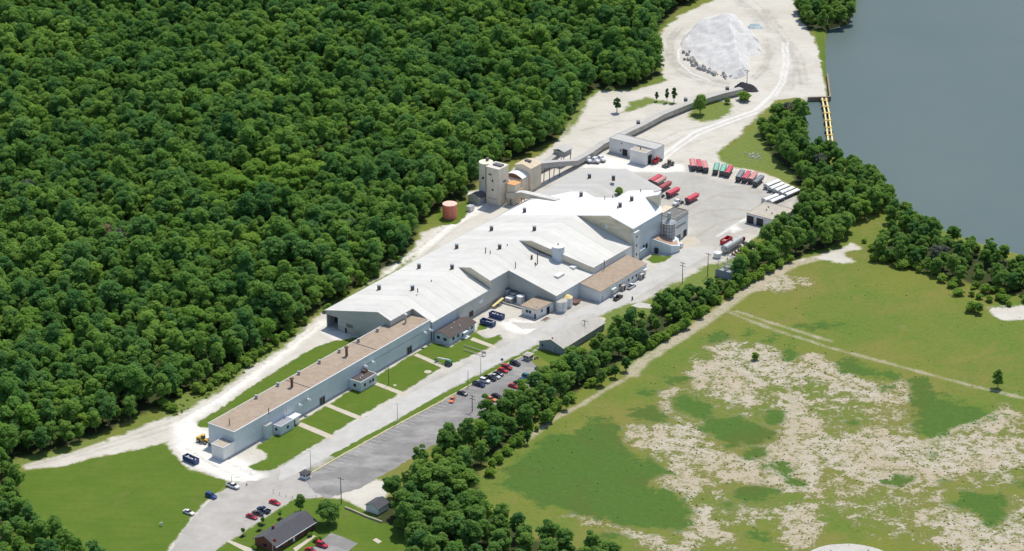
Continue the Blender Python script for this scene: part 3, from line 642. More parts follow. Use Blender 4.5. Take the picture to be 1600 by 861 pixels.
sheet("forecourt_pavement", px_poly([(258, 870), (302, 808), (330, 779), (362, 757), (412, 748), (440, 737), (470, 733), (480, 752), (520, 772), (494, 778), (456, 780), (434, 796), (402, 817), (381, 831), (355.6, 845), (334, 862), (310, 890)]), 0.012, M_pave, 0.35)
roadL = [(24, 21.5), (31.8, 21.2), (50.6, 21), (74.5, 22), (116.8, 26.2), (132.2, 27), (148, 28.2), (166, 29.3), (194.6, 34.5), (231.8, 35.4), (268, 34)]
roadR = [(272, 48), (261, 46.5), (242, 46.0), (202, 45.5), (176, 41.1), (149, 37.2), (134, 36.4), (107.5, 33.6), (91, 32.9), (54.8, 31.8), (18.8, 29.5), (2, 29), (-6, 27), (2, 21)]
sheet("access_road", abpoly(roadL + roadR), 0.018, M_road, 0.2)
LOT = [(-1, 36), (6, 33.3), (19.6, 33.6), (52.3, 35.1), (81.6, 37.2), (98.8, 37.7), (114.7, 38.5), (127, 38.8), (133, 39.4), (131.5, 46), (126, 53), (118, 60), (90, 57), (60, 57), (30, 56), (8, 55), (-6, 50), (-5, 42)]
sheet("parking_lot", abpoly(LOT), 0.024, M_lot, 0.3)
# kerb with painted top, a real step
mb = MB()
kl = [(6, 32.6), (19.6, 32.9), (52.3, 34.4), (81.6, 36.6), (98.8, 37.1), (114.7, 37.9), (126.3, 38.2), (133, 38.9)]
for (a0, b0), (a1, b1) in zip(kl[:-1], kl[1:]):
    q = [W(a0, b0), W(a0, b0 + .45), W(a1, b1 + .45), W(a1, b1)]
    mb.prism([(x, y, 0) for x, y, _ in q], [(x, y, .15) for x, y, _ in q])
struct(mb.build("kerb", M_kerb))
mb = MB()
for k in range(41):
    a = 12 + k * 2.75
    b0 = np.interp(a, [p[0] for p in kl], [p[1] for p in kl]) + 0.6
    q = [W(a, b0, .030), W(a + .14, b0, .030), W(a + .14 + .9, b0 + 4.6, .030), W(a + .9, b0 + 4.6, .030)]
    mb.face(q)
struct(mb.build("parking_stripes", M_line))
sheet("brick_house_parking", px_poly([(518, 832.6), (560, 849), (543, 862), (520, 880), (470, 880), (484, 861), (500, 846)]), 0.016, M_lot, 0.1)
for wq in ([(463, 664), (471, 660), (525, 682), (517, 687)], [(507, 634), (513, 630.5), (570, 653), (563, 657)], [(584, 600.5), (590, 597.5), (640, 616), (633, 620)],
           [(646, 555), (652, 552), (700, 573), (693, 576)], [(734, 531), (739, 527), (779, 542), (773, 545)],
           [(353, 845.5), (358, 843.5), (400, 860), (388, 864)], [(458, 857), (490, 836), (494, 838), (462, 862)]):
    sheet("footpath", px_poly(wq), 0.014, M_walk, 0.05)
sheet("concrete_apron", px_poly([(800, 503), (836, 505), (845, 499), (858, 492), (874, 497), (845, 512), (815, 514)]), 0.014, M_conc, 0.15)
sheet("concrete_apron", px_poly([(985, 478), (1000, 472), (1024, 477), (1020, 482), (1000, 481)]), 0.014, M_conc, 0.15)
sheet("concrete_apron", px_poly([(1060, 378), (1085, 370), (1095, 378), (1075, 390), (1058, 392)]), 0.014, M_walk, 0.3)
def disc(px, py, r, z=0.02, n=24):
    c = P(px, py)
    return [(c[0] + r * math.cos(2 * math.pi * k / n), c[1] + r * math.sin(2 * math.pi * k / n)) for k in range(n)]
for px, py, rr in ((668.5, 581, 1.5), (617, 602, 0.7), (937.7, 499, 2.4)):
    sheet("manhole_pad", disc(px, py, rr), 0.05, M_walk, 0.02)
sheet("round_gravel_pad", disc(1330, 892, 19, n=48), 0.02, M_conc, 0.15)
q = px_poly([(582, 844), (588, 841), (597, 846.5), (591, 850)])
sheet("inspection_slab", q, 0.12, M_walk, 0, thick=0.12)
exec_parts = True

# ------------------------------------------------------------------ helpers for buildings in the plant frame
def wallwin(parent, name, b, items, w_, h_, m, face=+1, depth=0.12, sill=None):
    """openings standing proud on a wall b = const: items = [(a, z centre)]"""
    out = []
    for a, z in items:
        mb = MB().abox(a - w_ / 2, a + w_ / 2, min(b, b + face * depth), max(b, b + face * depth), z - h_ / 2, z + h_ / 2)
        o = mb.build(name, m, parent)
        if sill:
            s = MB().abox(a - w_ / 2 - .12, a + w_ / 2 + .12, min(b, b + face * (depth + .1)), max(b, b + face * (depth + .1)), z - h_ / 2 - .14, z - h_ / 2 - .002)
            s.build("sill", sill, o)
        out.append(o)
    return out
def endwin(parent, name, a, items, w_, h_, m, face=-1, depth=0.12, sill=None):
    out = []
    for b, z in items:
        a0, a1 = sorted((a, a + face * depth))
        o = MB().abox(a0, a1, b - w_ / 2, b + w_ / 2, z - h_ / 2, z + h_ / 2).build(name, m, parent)
        if sill:
            a0, a1 = sorted((a, a + face * (depth + .1)))
            MB().abox(a0, a1, b - w_ / 2 - .12, b + w_ / 2 + .12, z - h_ / 2 - .14, z - h_ / 2 - .002).build("sill", sill, o)
        out.append(o)
    return out
def flat_building(name, label, cat, a0, a1, b0, b1, h, wall, roof, par=0.25, rise=0.0, overhang=0.0, trim=None):
    t = thing(name, label, cat, W((a0 + a1) / 2, (b0 + b1) / 2, 0))
    MB().abox(a0, a1, b0, b1, 0, h).build("wall", wall, t)
    o = overhang
    if par:
        q0 = [(a0, b0), (a0, b1), (a1, b1), (a1, b0)]
        MB().abox(a0 + .22, a1 - .22, b0 + .22, b1 - .22, h + 0.003, h + 0.12).build("roof", roof, t)
        mb = MB()
        mb.abox(a0 - .06, a1 + .06, b0 - .06, b0 + .2, h + .003, h + par)
        mb.abox(a0 - .06, a1 + .06, b1 - .2, b1 + .06, h + .003, h + par)
        mb.abox(a0 - .06, a0 + .2, b0 + .203, b1 - .203, h + .003, h + par - .004)
        mb.abox(a1 - .2, a1 + .06, b0 + .203, b1 - .203, h + .003, h + par - .004)
        mb.build("parapet", trim or wall, t)
    else:
        MB().abox(a0 - o, a1 + o, b0 - o, b1 + o, h + .003, h + .18).build("roof", roof, t)
    return t
def gable_building(name, label, cat, a0, a1, b0, b1, h, hr, wall, roof, over=0.5, br=None):
    """ridge along a"""
    br = (b0 + b1) / 2 if br is None else br
    t = thing(name, label, cat, W((a0 + a1) / 2, (b0 + b1) / 2, 0))
    mb = MB()
    sec = [(b0, 0), (b1, 0), (b1, h), (br, hr), (b0, h)]
    for a in (a0, a1):
        mb.face([W(a, b, z) for b, z in sec])
    mb.face([W(a0, b0, 0), W(a1, b0, 0), W(a1, b0, h), W(a0, b0, h)])
    mb.face([W(a0, b1, 0), W(a1, b1, 0), W(a1, b1, h), W(a0, b1, h)])
    mb.build("wall", wall, t)
    mb = MB()
    for be, s in ((b0, -1), (b1, 1)):
        sl_ = (hr - h) / abs(br - be)
        bo, zo = be + s * over, h - sl_ * over
        pts = [W(a0 - over, bo, zo + .03), W(a1 + over, bo, zo + .03), W(a1 + over, br, hr + .03), W(a0 - over, br, hr + .03)]
        mb.prism(pts, [(x, y, z + .16) for x, y, z in pts])
    mb.build("roof", roof, t)
    return t
def roof_vent(parent, base, r=0.75, h=2.3, m=M_rust, name="roof_vent"):
    """square ridge ventilator with a dark throat and a cap"""
    x, y, z = base
    e = MB(); e.box(x - r, x + r, y - r, y + r, z - .4, z + h * .55)
    o = e.build(name, m, parent)
    c = MB(); c.box(x - r * .8, x + r * .8, y - r * .8, y + r * .8, z + h * .55 + .003, z + h * .78)
    c.build("throat", M_dark, o if False else parent) if False else None
    c2 = MB(); c2.box(x - r * .75, x + r * .75, y - r * .75, y + r * .75, z + h * .55 + .003, z + h * .8 - .003, 0)
    c2.box(x - r * 1.15, x + r * 1.15, y - r * 1.15, y + r * 1.15, z + h * .8, z + h, 1, .2, .2)
    c = c2.build("vent_cap", [M_steel, M_galv])
    c.data.transform(Matrix.Translation(-Vector(parent.location)))
    c.parent = o
    return o
def stack_pipe(parent, base, r, h, m, name="flue", cap=None):
    x, y, z = base
    o = MB().tube((x, y, z - .3), (x, y, z + h), r, r, 10).build(name, m, parent)
    if cap:
        c = MB().tube((x, y, z + h + .003), (x, y, z + h + .5), r * 1.9, r * 1.2, 10).build("flue_cap", cap)
        c.data.transform(Matrix.Translation(-Vector(parent.location))); c.parent = o
    return o

# ------------------------------------------------------------------ long shed
SH = 9.3
shed = thing("long_shed", "very long pale blue shed with a flat brown roof, reaching from chalk yard to plant", "shed", W(62, -6, 0))
MB().abox(0.6, 123.4, -13, 0, 0, SH).build("wall", M_wall_blue, shed)
MB().abox(0.75, 123.3, -12.85, -0.3, SH + .003, SH + .14).build("roof", M_roof_brown, shed)
mb = MB()
mb.abox(0.5, 123.4, -0.28, 0.1, SH + .003, SH + .3)
mb.abox(0.5, 0.74, -13.1, -0.283, SH + .003, SH + .3)
mb.abox(0.743, 123.4, -13.1, -12.86, SH + .003, SH + .22)
mb.build("roof_edge", M_trim, shed)
for a in (46, 88): MB().abox(a, a + .35, -12.8, -.35, SH + .145, SH + .26).build("expansion_joint", M_steel, shed)
for px, py in ((400.5, 623), (434.3, 603.5), (467, 585.5), (499.2, 568), (530.3, 551), (560.2, 534.5), (589.8, 518.5)):
    p = P(px, py, SH); roof_vent(shed, (p[0], p[1], SH + .1), 0.55, 1.5, M_galv)
for px, py, h in ((456.2, 605, 3.6), (541.7, 556.5, 3.8)):
    p = P(px, py, SH); stack_pipe(shed, (p[0], p[1], SH + .1), 0.55, h, M_rust, "flue", M_rust)
p = P(634, 504.5, SH); stack_pipe(shed, (p[0], p[1], SH + .1), 0.4, 3.6, M_galv, "flue", M_trim)
for px, py in ((358.7, 664.5), (420, 646.8)):
    p = P(px, py, SH); stack_pipe(shed, (p[0], p[1], SH + .1), 0.16, 2.6, M_rust, "vent_pipe")
# white fan ducts on the long wall
for px, py in ((467.8, 632.5), (481.5, 624), (570.5, 572), (582.3, 565.5), (663.6, 519.5), (672, 515.5)):
    a, z = onB(px, py, 0.6)
    mb = MB()
    mb.tube(W(a, 0.03, z), W(a, 1.0, z), .55, .55, 12)
    mb.tube(W(a, 1.0, z + .1), W(a, 1.35, z - .45), .75, .62, 12)
    mb.build("fan_duct", M_trim, shed)
for px, py in ((449, 640),):
    a, z = onB(px, py, 0.2)
    MB().abox(a - .25, a + .25, 0.003, .35, z - 1.4, z + 1.4).build("downpipe", M_trim, shed)
for px, py in ((503.6, 629), (639.6, 549)):
    a, z = onB(px, py, 0.05)
    d = MB().abox(a - 1.5, a + 1.5, 0.003, .12, 0.02, 3.0).build("door", M_dark, shed)
    f = MB(); f.abox(a - 1.75, a - 1.51, .003, .2, 0.02, 3.2); f.abox(a + 1.51, a + 1.75, .003, .2, 0.02, 3.2); f.abox(a - 1.5, a + 1.5, .003, .2, 3.005, 3.2)
    f.abox(a - .06, a + .06, .123, .17, .02, 3.0)
    f = f.build("door_frame", M_galv); f.data.transform(Matrix.Translation(-Vector(shed.location))); f.parent = d
d = MB().abox(0.45, 0.598, -7.6, -6.1, 0.02, 3.8).build("door", M_dark, shed)
# base course and a horizontal rail
mb = MB(); mb.abox(0.7, 123.3, 0.003, 0.06, 0.0, 0.5); mb.build("base_course", M_conc, shed)
mb = MB(); mb.abox(78, 118, 0.003, 0.05, 6.0, 6.12); mb.build("conduit", M_steel, shed)

end_block = flat_building("end_annex", "low white windowless block built against the near gable end of the long shed", "building", -5.9, 0.55, -6.0, -0.05, 5.3, M_wall_end, M_roof_tan, .3, trim=M_trim)
MB().abox(-5.9, .5, -.047, .02, 0.02, .5).build("base_course", M_conc, end_block)
fin = flat_building("stair_closet", "narrow pale blue closet against the long shed left of the grey roofed lobby", "closet", 16.8, 20.4, 0.05, 1.7, 5.4, M_wall_blue, M_roof_tan, .25)
lob = flat_building("entrance_lobby", "small grey roofed entrance lobby with a white canopy on the long shed", "building", 22.4, 30.4, 0.05, 4.2, 3.7, M_wall_blue, mat("grey_felt_roof", (0.3, 0.31, 0.33), .9), .2)
wallwin(lob, "window", 4.2, [(26.6, 2.1)], 1.0, 1.1, M_glass, sill=M_trim)
endwin(lob, "window", 22.4, [(2.0, 2.1)], 1.0, 1.1, M_glass, sill=M_trim)
MB().abox(30.45, 35.6, 0.05, 3.6, 3.2, 3.5).build("canopy", M_trim, lob)
MB().abox(30.45, 35.0, 0.06, 3.0, 0, 3.19).build("porch_wall", M_wall_end, lob)
MB().abox(31.2, 32.4, 3.003, 3.12, 0.02, 2.3).build("door", M_dark, lob)
stack_pipe(lob, W(29.5, .8, 3.8), .18, 2.4, M_trim, "vent_pipe")
an = flat_building("office_annex", "small blue walled office annex with a flat dark roof, halfway along the long shed", "building", 69.6, 79.8, 0.05, 5.9, 4.0, M_wall_blue, M_shingle2, .28, trim=M_trim)
wallwin(an, "window", 5.9, [(72.2, 2.2), (75.6, 2.2), (77.4, 2.2)], 1.1, 1.2, M_glass, sill=M_trim)
endwin(an, "window", 69.6, [(2.9, 2.2)], 1.3, 1.2, M_glass, sill=M_trim)
for a, b in ((72.0, 3.9), (73.8, 3.4)):
    stack_pipe(an, W(a, b, 4.1), .22, .9, M_trim, "vent_pipe")
mb = MB(); mb.abox(77.2, 79.2, .4, 2.0, 4.13, 5.1); mb.build("air_conditioner", M_rust, an)
of = gable_building("plant_office", "white office with a dark low gable roof at the far end of the long shed", "building", 124.4, 142.2, 1.2, 8.8, 3.6, 5.0, M_wall_blue, M_shingle2, .55)
wallwin(of, "window", 8.8, [(127.2, 2.1), (130.4, 2.1), (136.8, 2.1), (140.2, 2.1)], 1.5, 1.2, M_glass, sill=M_trim)
endwin(of, "window", 124.4, [(3.2, 2.1), (6.6, 2.1)], 1.5, 1.2, M_glass, sill=M_trim)
d = MB().abox(133.2, 134.4, 8.803, 8.92, 0.05, 2.3).build("door", M_dark, of)
mb = MB(); mb.abox(132.6, 135.6, 8.95, 11.2, 0.03, .5); mb.build("porch", M_trim, of)
mb = MB(); mb.abox(132.4, 135.6, 9.4, 10.4, 2.6, 2.8); mb.abox(132.5, 132.7, 10.1, 10.3, .503, 2.598); mb.abox(135.3, 135.5, 10.1, 10.3, .503, 2.598); mb.build("porch_canopy", M_trim, of)
for a, b in ((134.5, 3.8), (129.5, 6.2), (133.6, 7.4)):
    stack_pipe(of, W(a, b, 4.4), .2, 1.0, M_trim, "vent_pipe")

# ------------------------------------------------------------------ main plant
pl = thing("main_plant", "huge plant of stepped gabled halls under white roofs in the middle of the site", "factory", W(200, -10, 0))
LZ = lambda b: 7.7 + .235 * (b + 44.5)
def wpoly(mb, pts, mi=0): mb.face([W(*p) for p in pts], mi)
def wall_solid(name, pts, m, th, axis):
    """thin solid wall: polygon thickened along a or b"""
    mb = MB()
    off = (th, 0) if axis == 'a' else (0, th)
    A = [W(a, b, z) for a, b, z in pts]
    B = [W(a + off[0], b + off[1], z) for a, b, z in pts]
    mb.prism(A, B)
    return mb.build(name, m, pl)
def roof_slab(name, pts, m, th=.35):
    mb = MB()
    A = [W(a, b, z) for a, b, z in pts]
    mb.prism([(x, y, z - th) for x, y, z in A], A)
    return mb.build(name, m, pl)
BL = -44.0
zr1, zr3, zr5, zr6 = LZ(-15.7), LZ(-9.5), LZ(-3.0), LZ(14.2)
e1, e2 = 12.4, 8.4
# left slope: one plane shared by all halls, its upper edge stepping up from hall to hall
roof_slab("roof", [(108.6, BL, LZ(BL)), (108.6, -15.7, zr1), (164, -15.7, zr1), (164, -9.5, zr3), (199.6, -9.5, zr3), (199.6, -3, zr5), (234.4, -3, zr5), (234.4, BL, LZ(BL))], M_roof_white)
roof_slab("roof", [(234.41, BL, LZ(BL)), (234.41, 14.2, zr6), (270.3, 13.9, LZ(13.9)), (269.6, 1.4, LZ(1.4)), (259.1, 1.4, LZ(1.4)), (259.6, -10, LZ(-10)), (268.1, -21.1, LZ(-21.1)), (268.3, -29, LZ(-29)), (254.6, -43.5, LZ(-43.5))], M_roof_bright)
roof_slab("roof", [(254.7, -43.9, LZ(-43.9) - .02), (268.4, -29.2, LZ(-29.2) - .02), (268.2, -21.1, LZ(-21.1) - .02), (302.5, -21.1, LZ(-21.1) - .02), (302.5, -47.5, LZ(-47.5))], M_roof_grey)
roof_slab("roof", [(258.9, -21.08, LZ(-21.1) - .02), (258.9, -1.5, 7.6), (302.5, -1.5, 7.9), (302.5, -21.08, LZ(-21.1) - .02)], M_roof_grey)
# right slopes
roof_slab("roof", [(108.6, -15.69, zr1), (108.6, -9.2, e1 - .2), (123.6, -9.2, e1 - .2), (123.6, -15.69, zr1)], M_roof_white)
roof_slab("roof", [(123.61, -15.69, zr1), (123.61, 0.8, e2), (164.3, 0.8, e2), (163.9, -15.69, zr1)], M_roof_white)
roof_slab("roof", [(164, -9.49, zr3), (164.6, 0.6, 12.2), (177.9, 0.6, 12.2), (177.9, -9.49, zr3)], M_roof_white)
roof_slab("roof", [(177.91, -9.49, zr3), (177.8, 0.6, 12.3), (201.3, 0.6, 12.3), (199.5, -9.49, zr3)], M_roof_white)
roof_slab("roof", [(177.8, 0.61, 12.3), (177.4, 25.6, 7.0), (205.8, 25.6, 6.9), (201.3, 0.61, 12.3)], M_roof_white)
roof_slab("roof", [(199.6, -2.99, zr5), (206.0, 25.2, 9.6), (236.5, 25.2, 9.2), (234.4, -2.99, zr5)], M_roof_white)
roof_slab("roof", [(234.5, 14.21, zr6), (238.3, 24.3, 16.3), (262.2, 24.3, 16.3), (267.2, 18.3, 19.3), (270.3, 13.91, zr6)], M_roof_bright)
# walls
ga = 109.2
wall_solid("gable_wall", [(ga, BL + 6.5, 0), (ga, -9.7, 0), (ga, -9.7, e1 - .45), (ga, -15.7, zr1 - .4), (ga, BL + 6.5, LZ(BL + 6.5) - .4)], M_wall_sage, .3, 'a')
wall_solid("gable_wall", [(ga, BL, 6.2), (ga, BL + 6.49, 6.2), (ga, BL + 6.49, LZ(BL + 6.5) - .4), (ga, BL, LZ(BL) - .4)], M_wall_sage, .3, 'a')
MB().abox(ga + 5.5, ga + 5.8, BL + .1, BL + 6.4, 0, 6.2).build("loading_bay", M_dark, pl)
MB().abox(ga - .08, ga - .003, BL + 6.6, -9.8, 0.02, 2.3).build("base_course", M_conc_dirty, pl)
MB().abox(ga - .12, ga, BL + .3, BL + 6.3, 5.9, 6.5).build("door_track", M_galv, pl)
MB().abox(ga - .1, ga - .003, -33, -29.5, 2.9, 4.5).build("window", mat("green_tinted_glass", (0.09, 0.14, 0.11), .3), pl)
MB().abox(ga - .1, ga - .003, -17.5, -14, 2.9, 4.3).build("window", _mats["green_tinted_glass"], pl)
MB().abox(ga - .14, ga - .083, -33.7, -32.7, 0.02, 2.2).build("door", M_dark, pl)
wall_solid("side_wall", [(ga + .31, BL + .2, 0), (302, -46.5, 0), (302, -46.5, LZ(-46.5) - .4), (ga + .31, BL + .2, LZ(BL) - .4)], M_wall_sage_u, .3, 'b')
wall_solid("side_wall", [(ga + .31, -10, 0), (123.3, -10, 0), (123.3, -10, e1 - .3), (ga + .31, -10, e1 - .3)], M_wall_sage_u, .28, 'b')
wall_solid("gable_wall", [(123.65, -9.7, SH - .5), (123.65, .28, 5.0), (123.65, .28, e2 - .25), (123.65, -15.5, zr1 - .5)], M_wall_sage, .3, 'a')
wall_solid("side_wall", [(123.96, .1, 0), (140.4, .1, 0), (140.4, .1, e2 - .36), (123.96, .1, e2 - .36)], M_wall_blue, .4, 'b')
wall_solid("side_wall", [(140.41, .1, 0), (165.0, .1, 0), (165.0, .1, e2 - .36), (140.41, .1, e2 - .36)], M_wall_sage_u, .4, 'b')
MB().abox(141, 165, .503, .56, 0.02, 2.2).build("base_course", M_conc_dirty, pl)
wallwin(pl, "window", .5, [(158, 5.1)], 2.6, 1.4, M_trim)
MB().abox(149.5, 152.2, .563, .68, 0.9, 3.2).build("loading_door", M_dark, pl)
wall_solid("gable_wall", [(164.31, -15.7, zr1 - .4), (164.9, .5, e2 - .4), (164.9, .5, 12.2 - .37), (164.31, -9.5, zr3 - .37)], M_wall_tan, .3, 'a')
wall_solid("side_wall", [(165.01, .1, 0), (177.55, .1, 0), (177.55, .1, 11.84), (165.01, .1, 11.84)], M_wall_sage_u, .38, 'b')
MB().abox(166, 177, .485, .55, 0.02, 2.4).build("base_course", M_conc_dirty, pl)
wall_solid("gable_wall", [(177.56, .49, 0), (177.56, 25.2, 0), (177.56, 25.2, 6.65), (177.56, .49, 11.93)], M_wall_sage, .3, 'a')
wall_solid("side_wall", [(177.9, 25.0, 0), (205.9, 25.0, 0), (205.9, 25.0, 6.5), (177.9, 25.0, 6.6)], M_wall_blue, .3, 'b')
wall_solid("gable_wall", [(199.7, -9.5, zr3 - .4), (205.8, 25.1, 6.5), (206.4, 25.0, 9.2), (199.9, -3, zr5 - .37)], M_wall_tan, .25, 'a')
wall_solid("side_wall", [(206.2, 24.7, 0), (236.4, 24.7, 0), (236.4, 24.7, 8.85), (206.2, 24.7, 9.2)], M_wall_white, .3, 'b')
wall_solid("gable_wall", [(234.6, -3, zr5 - .4), (236.6, 24.2, 8.5), (238.4, 24.0, 0), (238.8, 24.0, 15.9), (234.9, 14.2, zr6 - .37)], M_wall_tan, .3, 'a')
wall_solid("side_wall", [(238.9, 23.7, 0), (261.9, 23.7, 0), (261.9, 23.7, 15.9), (238.9, 23.7, 15.9)], M_wall_blue, .35, 'b')
MB().abox(238.2, 242.0, 23.4, 25.4, 0, 14.6).build("pilaster", M_wall_white, pl)
for z in (4, 8.2, 12.4):
    MB().abox(239.2, 240.0, 25.403, 25.5, z - .5, z + .5).build("window", M_glass, pl)
wallwin(pl, "window", 24.05, [(247.5, 4.2), (249.8, 4.2)], 1.5, 2.2, M_glass)
MB().abox(242.3, 246.5, 24.053, 25.6, 4.4, 4.7).build("door_hood", M_trim, pl)
MB().abox(242.4, 244.2, 24.053, 24.2, 0.02, 2.6).build("door", M_dark, pl)
# far halls: right wall, end wall and the small stepped gables
wall_solid("side_wall", [(262.2, 24.0, 0), (268.0, 18.2, 0), (268.0, 18.2, 18.8), (262.2, 24.0, 15.9)], M_wall_white, .3, 'b')
wall_solid("side_wall", [(268.0, 14, 0), (302, -1.8, 0), (302, -1.8, 7.5), (270, 13.7, zr6 - .4)], M_wall_white, .3, 'b')
wall_solid("gable_wall", [(302.0, -46.6, 0), (302.0, -1.9, 0), (302.0, -1.9, 7.5), (302.0, -21, LZ(-21) - .5), (302.0, -46.6, LZ(-46.6) - .4)], M_wall_sage, .3, 'a')
wall_solid("gable_wall", [(269.4, 1.6, 7.0), (270.2, 13.6, 7.0), (270.2, 13.6, zr6 - .4), (269.4, 1.6, LZ(1.6) - .4)], M_wall_sage, .25, 'a')
wall_solid("gable_wall", [(258.6, -12, 8.5), (258.6, 1.5, 6.5), (258.6, 1.5, LZ(1.5) - .4), (258.6, -12, LZ(-12) - .4)], M_wall_sage, .25, 'a')
roof_slab("roof", [(262.3, 12.0, 19.9), (262.3, 22.1, 24.0), (266.4, 20.8, 24.0), (266.4, 12.0, 20.2)], M_roof_bright)
wall_solid("gable_wall", [(262.5, 12.2, 15), (262.5, 21.9, 12), (262.5, 21.9, 23.6), (262.5, 12.2, 19.5)], M_wall_tan, .25, 'a')
wall_solid("side_wall", [(262.8, 21.7, 0), (266.2, 20.5, 0), (266.2, 20.5, 23.6), (262.8, 21.7, 23.6)], M_wall_white, .25, 'b')
def onL(px, py):
    x = (px - 800) / FPX; y = (430.5 - py) / FPX
    d = np.array([x, cT + y * sT, -sT + y * cT]); V = np.array([UY, -UX, 0]); c0 = np.array([0, 0, HC])
    n = np.array([0, 0, 1.0]) - .235 * V; k = 7.7 + .235 * 44.5
    tt = (k - (c0 - O) @ n) / (d @ n)
    return c0 + d * tt
for px, py in ((592.4, 452.3), (644.6, 453), (654.8, 419), (706.4, 420), (713.7, 388), (780.8, 388.5), (768, 360), (835, 360), (819.6, 331.5), (908, 306.5), (921, 278), (958.4, 280.5), (968.8, 323.5), (987, 313.5)):
    roof_vent(pl, tuple(onL(px, py)), .75, 2.2)
for px, py, h in ((652.6, 456, 1.6), (758.8, 395.5, 2.6), (766, 396.5, 1.5), (674, 440, .8), (792.6, 384, .8), (964.5, 326, 1.5), (945, 312, 1.6), (957.5, 309, 1.2), (1001, 300, 1.4)):
    stack_pipe(pl, tuple(onL(px, py)), .2, h, M_rust, "vent_pipe")
def onR(px, py, pts):
    """spot on a tilted slab given three plant-frame corners"""
    A, B_, C_ = [np.array(W(*q)) for q in pts]
    n = np.cross(B_ - A, C_ - A)
    x = (px - 800) / FPX; y = (430.5 - py) / FPX
    d = np.array([x, cT + y * sT, -sT + y * cT]); c0 = np.array([0, 0, HC])
    return c0 + d * (((A - c0) @ n) / (d @ n))
S4 = [(177.8, .6, 12.3), (177.4, 25.6, 7.0), (205.8, 25.6, 6.9)]
for px, py, r, h, m, nm in ((805.5, 418.5, .18, 2.8, M_rust, "vent_pipe"), (830.8, 404.5, .45, 1.7, M_rust, "flue"), (839.8, 412.5, .22, 5.4, M_rust, "flue"), (836.5, 413, .35, .8, M_rust, "vent_pipe"), (944, 420, .15, 4.2, M_steel, "vent_pipe")):
    stack_pipe(pl, tuple(onR(px, py, S4)), r, h, m, nm)
for px, py in ((898, 417), (873.5, 431)):
    p = onR(px, py, S4)
    mb = MB(); q = np.array(W(0, 0)) - np.array(W(0, 0))
    a, b = (p - O)[0] * UX + (p - O)[1] * UY, (p - O)[0] * UY - (p - O)[1] * UX
    mb.abox(a - 2.4, a + 2.4, b - 1.2, b + 1.2, p[2] - .2, p[2] + .75)
    mb.build("skylight", M_roof_bright, pl)
bell = onR(948, 355, [(234.6, -3, zr5), (238.5, 24, 9), (234.9, 14, 20)])
stack_pipe(pl, (bell[0], bell[1] - .3, bell[2]), .7, 1.6, M_trim, "wall_cowl")

# white tank standing on the roof
p = onR(872, 404, S4)
rt = thing("rooftop_tank", "white cylindrical tank with conical lid standing on the white plant roof", "tank", (p[0], p[1], p[2] - 1.0))
MB().tube((p[0], p[1], p[2] - 1.2), (p[0], p[1], p[2] + 6.0), 2.75, 2.75, 28).build("shell", M_wall_blue, rt, smooth=False)
MB().tube((p[0], p[1], p[2] + 6.003), (p[0], p[1], p[2] + 6.6), 2.85, .5, 28).build("lid", M_roof_bright, rt)
MB().tube((p[0], p[1], p[2] + 6.5), (p[0], p[1], p[2] + 7.0), .4, .4, 10).build("hatch", M_steel, rt)

# ------------------------------------------------------------------ brown roofed store by the road
bs = thing("brown_roof_store", "white roadside store with a flat brown roof on the road side of the plant", "building", W(214, 31, 0))
q0 = [(195.5, 25.35), (195.5, 35.8), (231.6, 35.8), (231.6, 25.35)]
zb = {0: 6.3, 1: 4.9, 2: 4.9, 3: 6.3}
MB().prism([W(a, b, 0) for a, b in q0], [W(a, b, zb[i]) for i, (a, b) in enumerate(q0)]).build("wall", M_wall_white, bs)
q1 = [(195.2, 25.4), (195.2, 36.1), (231.9, 36.1), (231.9, 25.4)]
MB().prism([W(a, b, zb[i] + .003) for i, (a, b) in enumerate(q1)], [W(a, b, zb[i] + .2) for i, (a, b) in enumerate(q1)]).build("roof", M_roof_brown, bs)
wallwin(bs, "window", 35.8, [(210.5, 2.4), (217.5, 2.4), (220.5, 2.4), (223.5, 2.4)], 1.1, 1.1, M_glass, sill=M_trim)
for a, wd in ((204.5, 3.0), (229.3, 2.6)):
    MB().abox(a - wd / 2, a + wd / 2, 35.81, 37.2, 3.3, 3.5).build("door_hood", M_trim, bs)
MB().abox(196.4, 197.6, 35.803, 35.9, 0.02, 2.2).build("door", M_galv, bs)
MB().abox(203.6, 205.4, 35.803, 35.9, 0.02, 2.4).build("door", M_conc, bs)
MB().abox(228.4, 230.2, 35.803, 35.9, 0.02, 2.4).build("door", M_galv, bs)
for a, n_ in ((211.6, 'left'), (226.2, 'right')):
    mb = MB(); mb.abox(a - 1.1, a + 1.1, 35.82, 37.6, 0, 2.5); o = mb.build("entry_porch", M_roof_tan if n_ == 'left' else M_conc, bs)
    MB().abox(a - .5, a + .5, 37.603, 37.7, .02, 2.1).build("door", M_dark, bs)

# brown roofed office in the courtyard
bo = thing("pump_office", "cream block office with flat brown roof between dumpster yard and white tanks", "building", W(171.5, 20, 0))
q0 = [(166.2, 15.6), (166.2, 23.3), (177.3, 24.4), (177.3, 15.6)]
MB().prism([W(a, b, 0) for a, b in q0], [W(a, b, 4.1) for a, b in q0]).build("wall", M_wall_white, bo)
q1 = [(165.8, 15.2), (165.8, 23.7), (177.3, 24.7), (177.3, 15.2)]
MB().prism([W(a, b, 4.103) for a, b in q1], [W(a, b, 4.35) for a, b in q1]).build("roof", M_roof_brown, bo)
endwin(bo, "window", 166.2, [(18.4, 2.3), (19.9, 2.3)], 1.2, 1.2, M_glass, sill=M_trim)
MB().abox(166.05, 166.19, 22.1, 23.0, .02, 2.1).build("door", M_steel, bo)
MB().abox(172.6, 174.4, 23.95, 24.25, .02, 3.0).build("door", M_dark, bo)
wallwin(bo, "window", 23.55, [(169.5, 2.6)], 1.0, .9, M_glass, depth=.22)
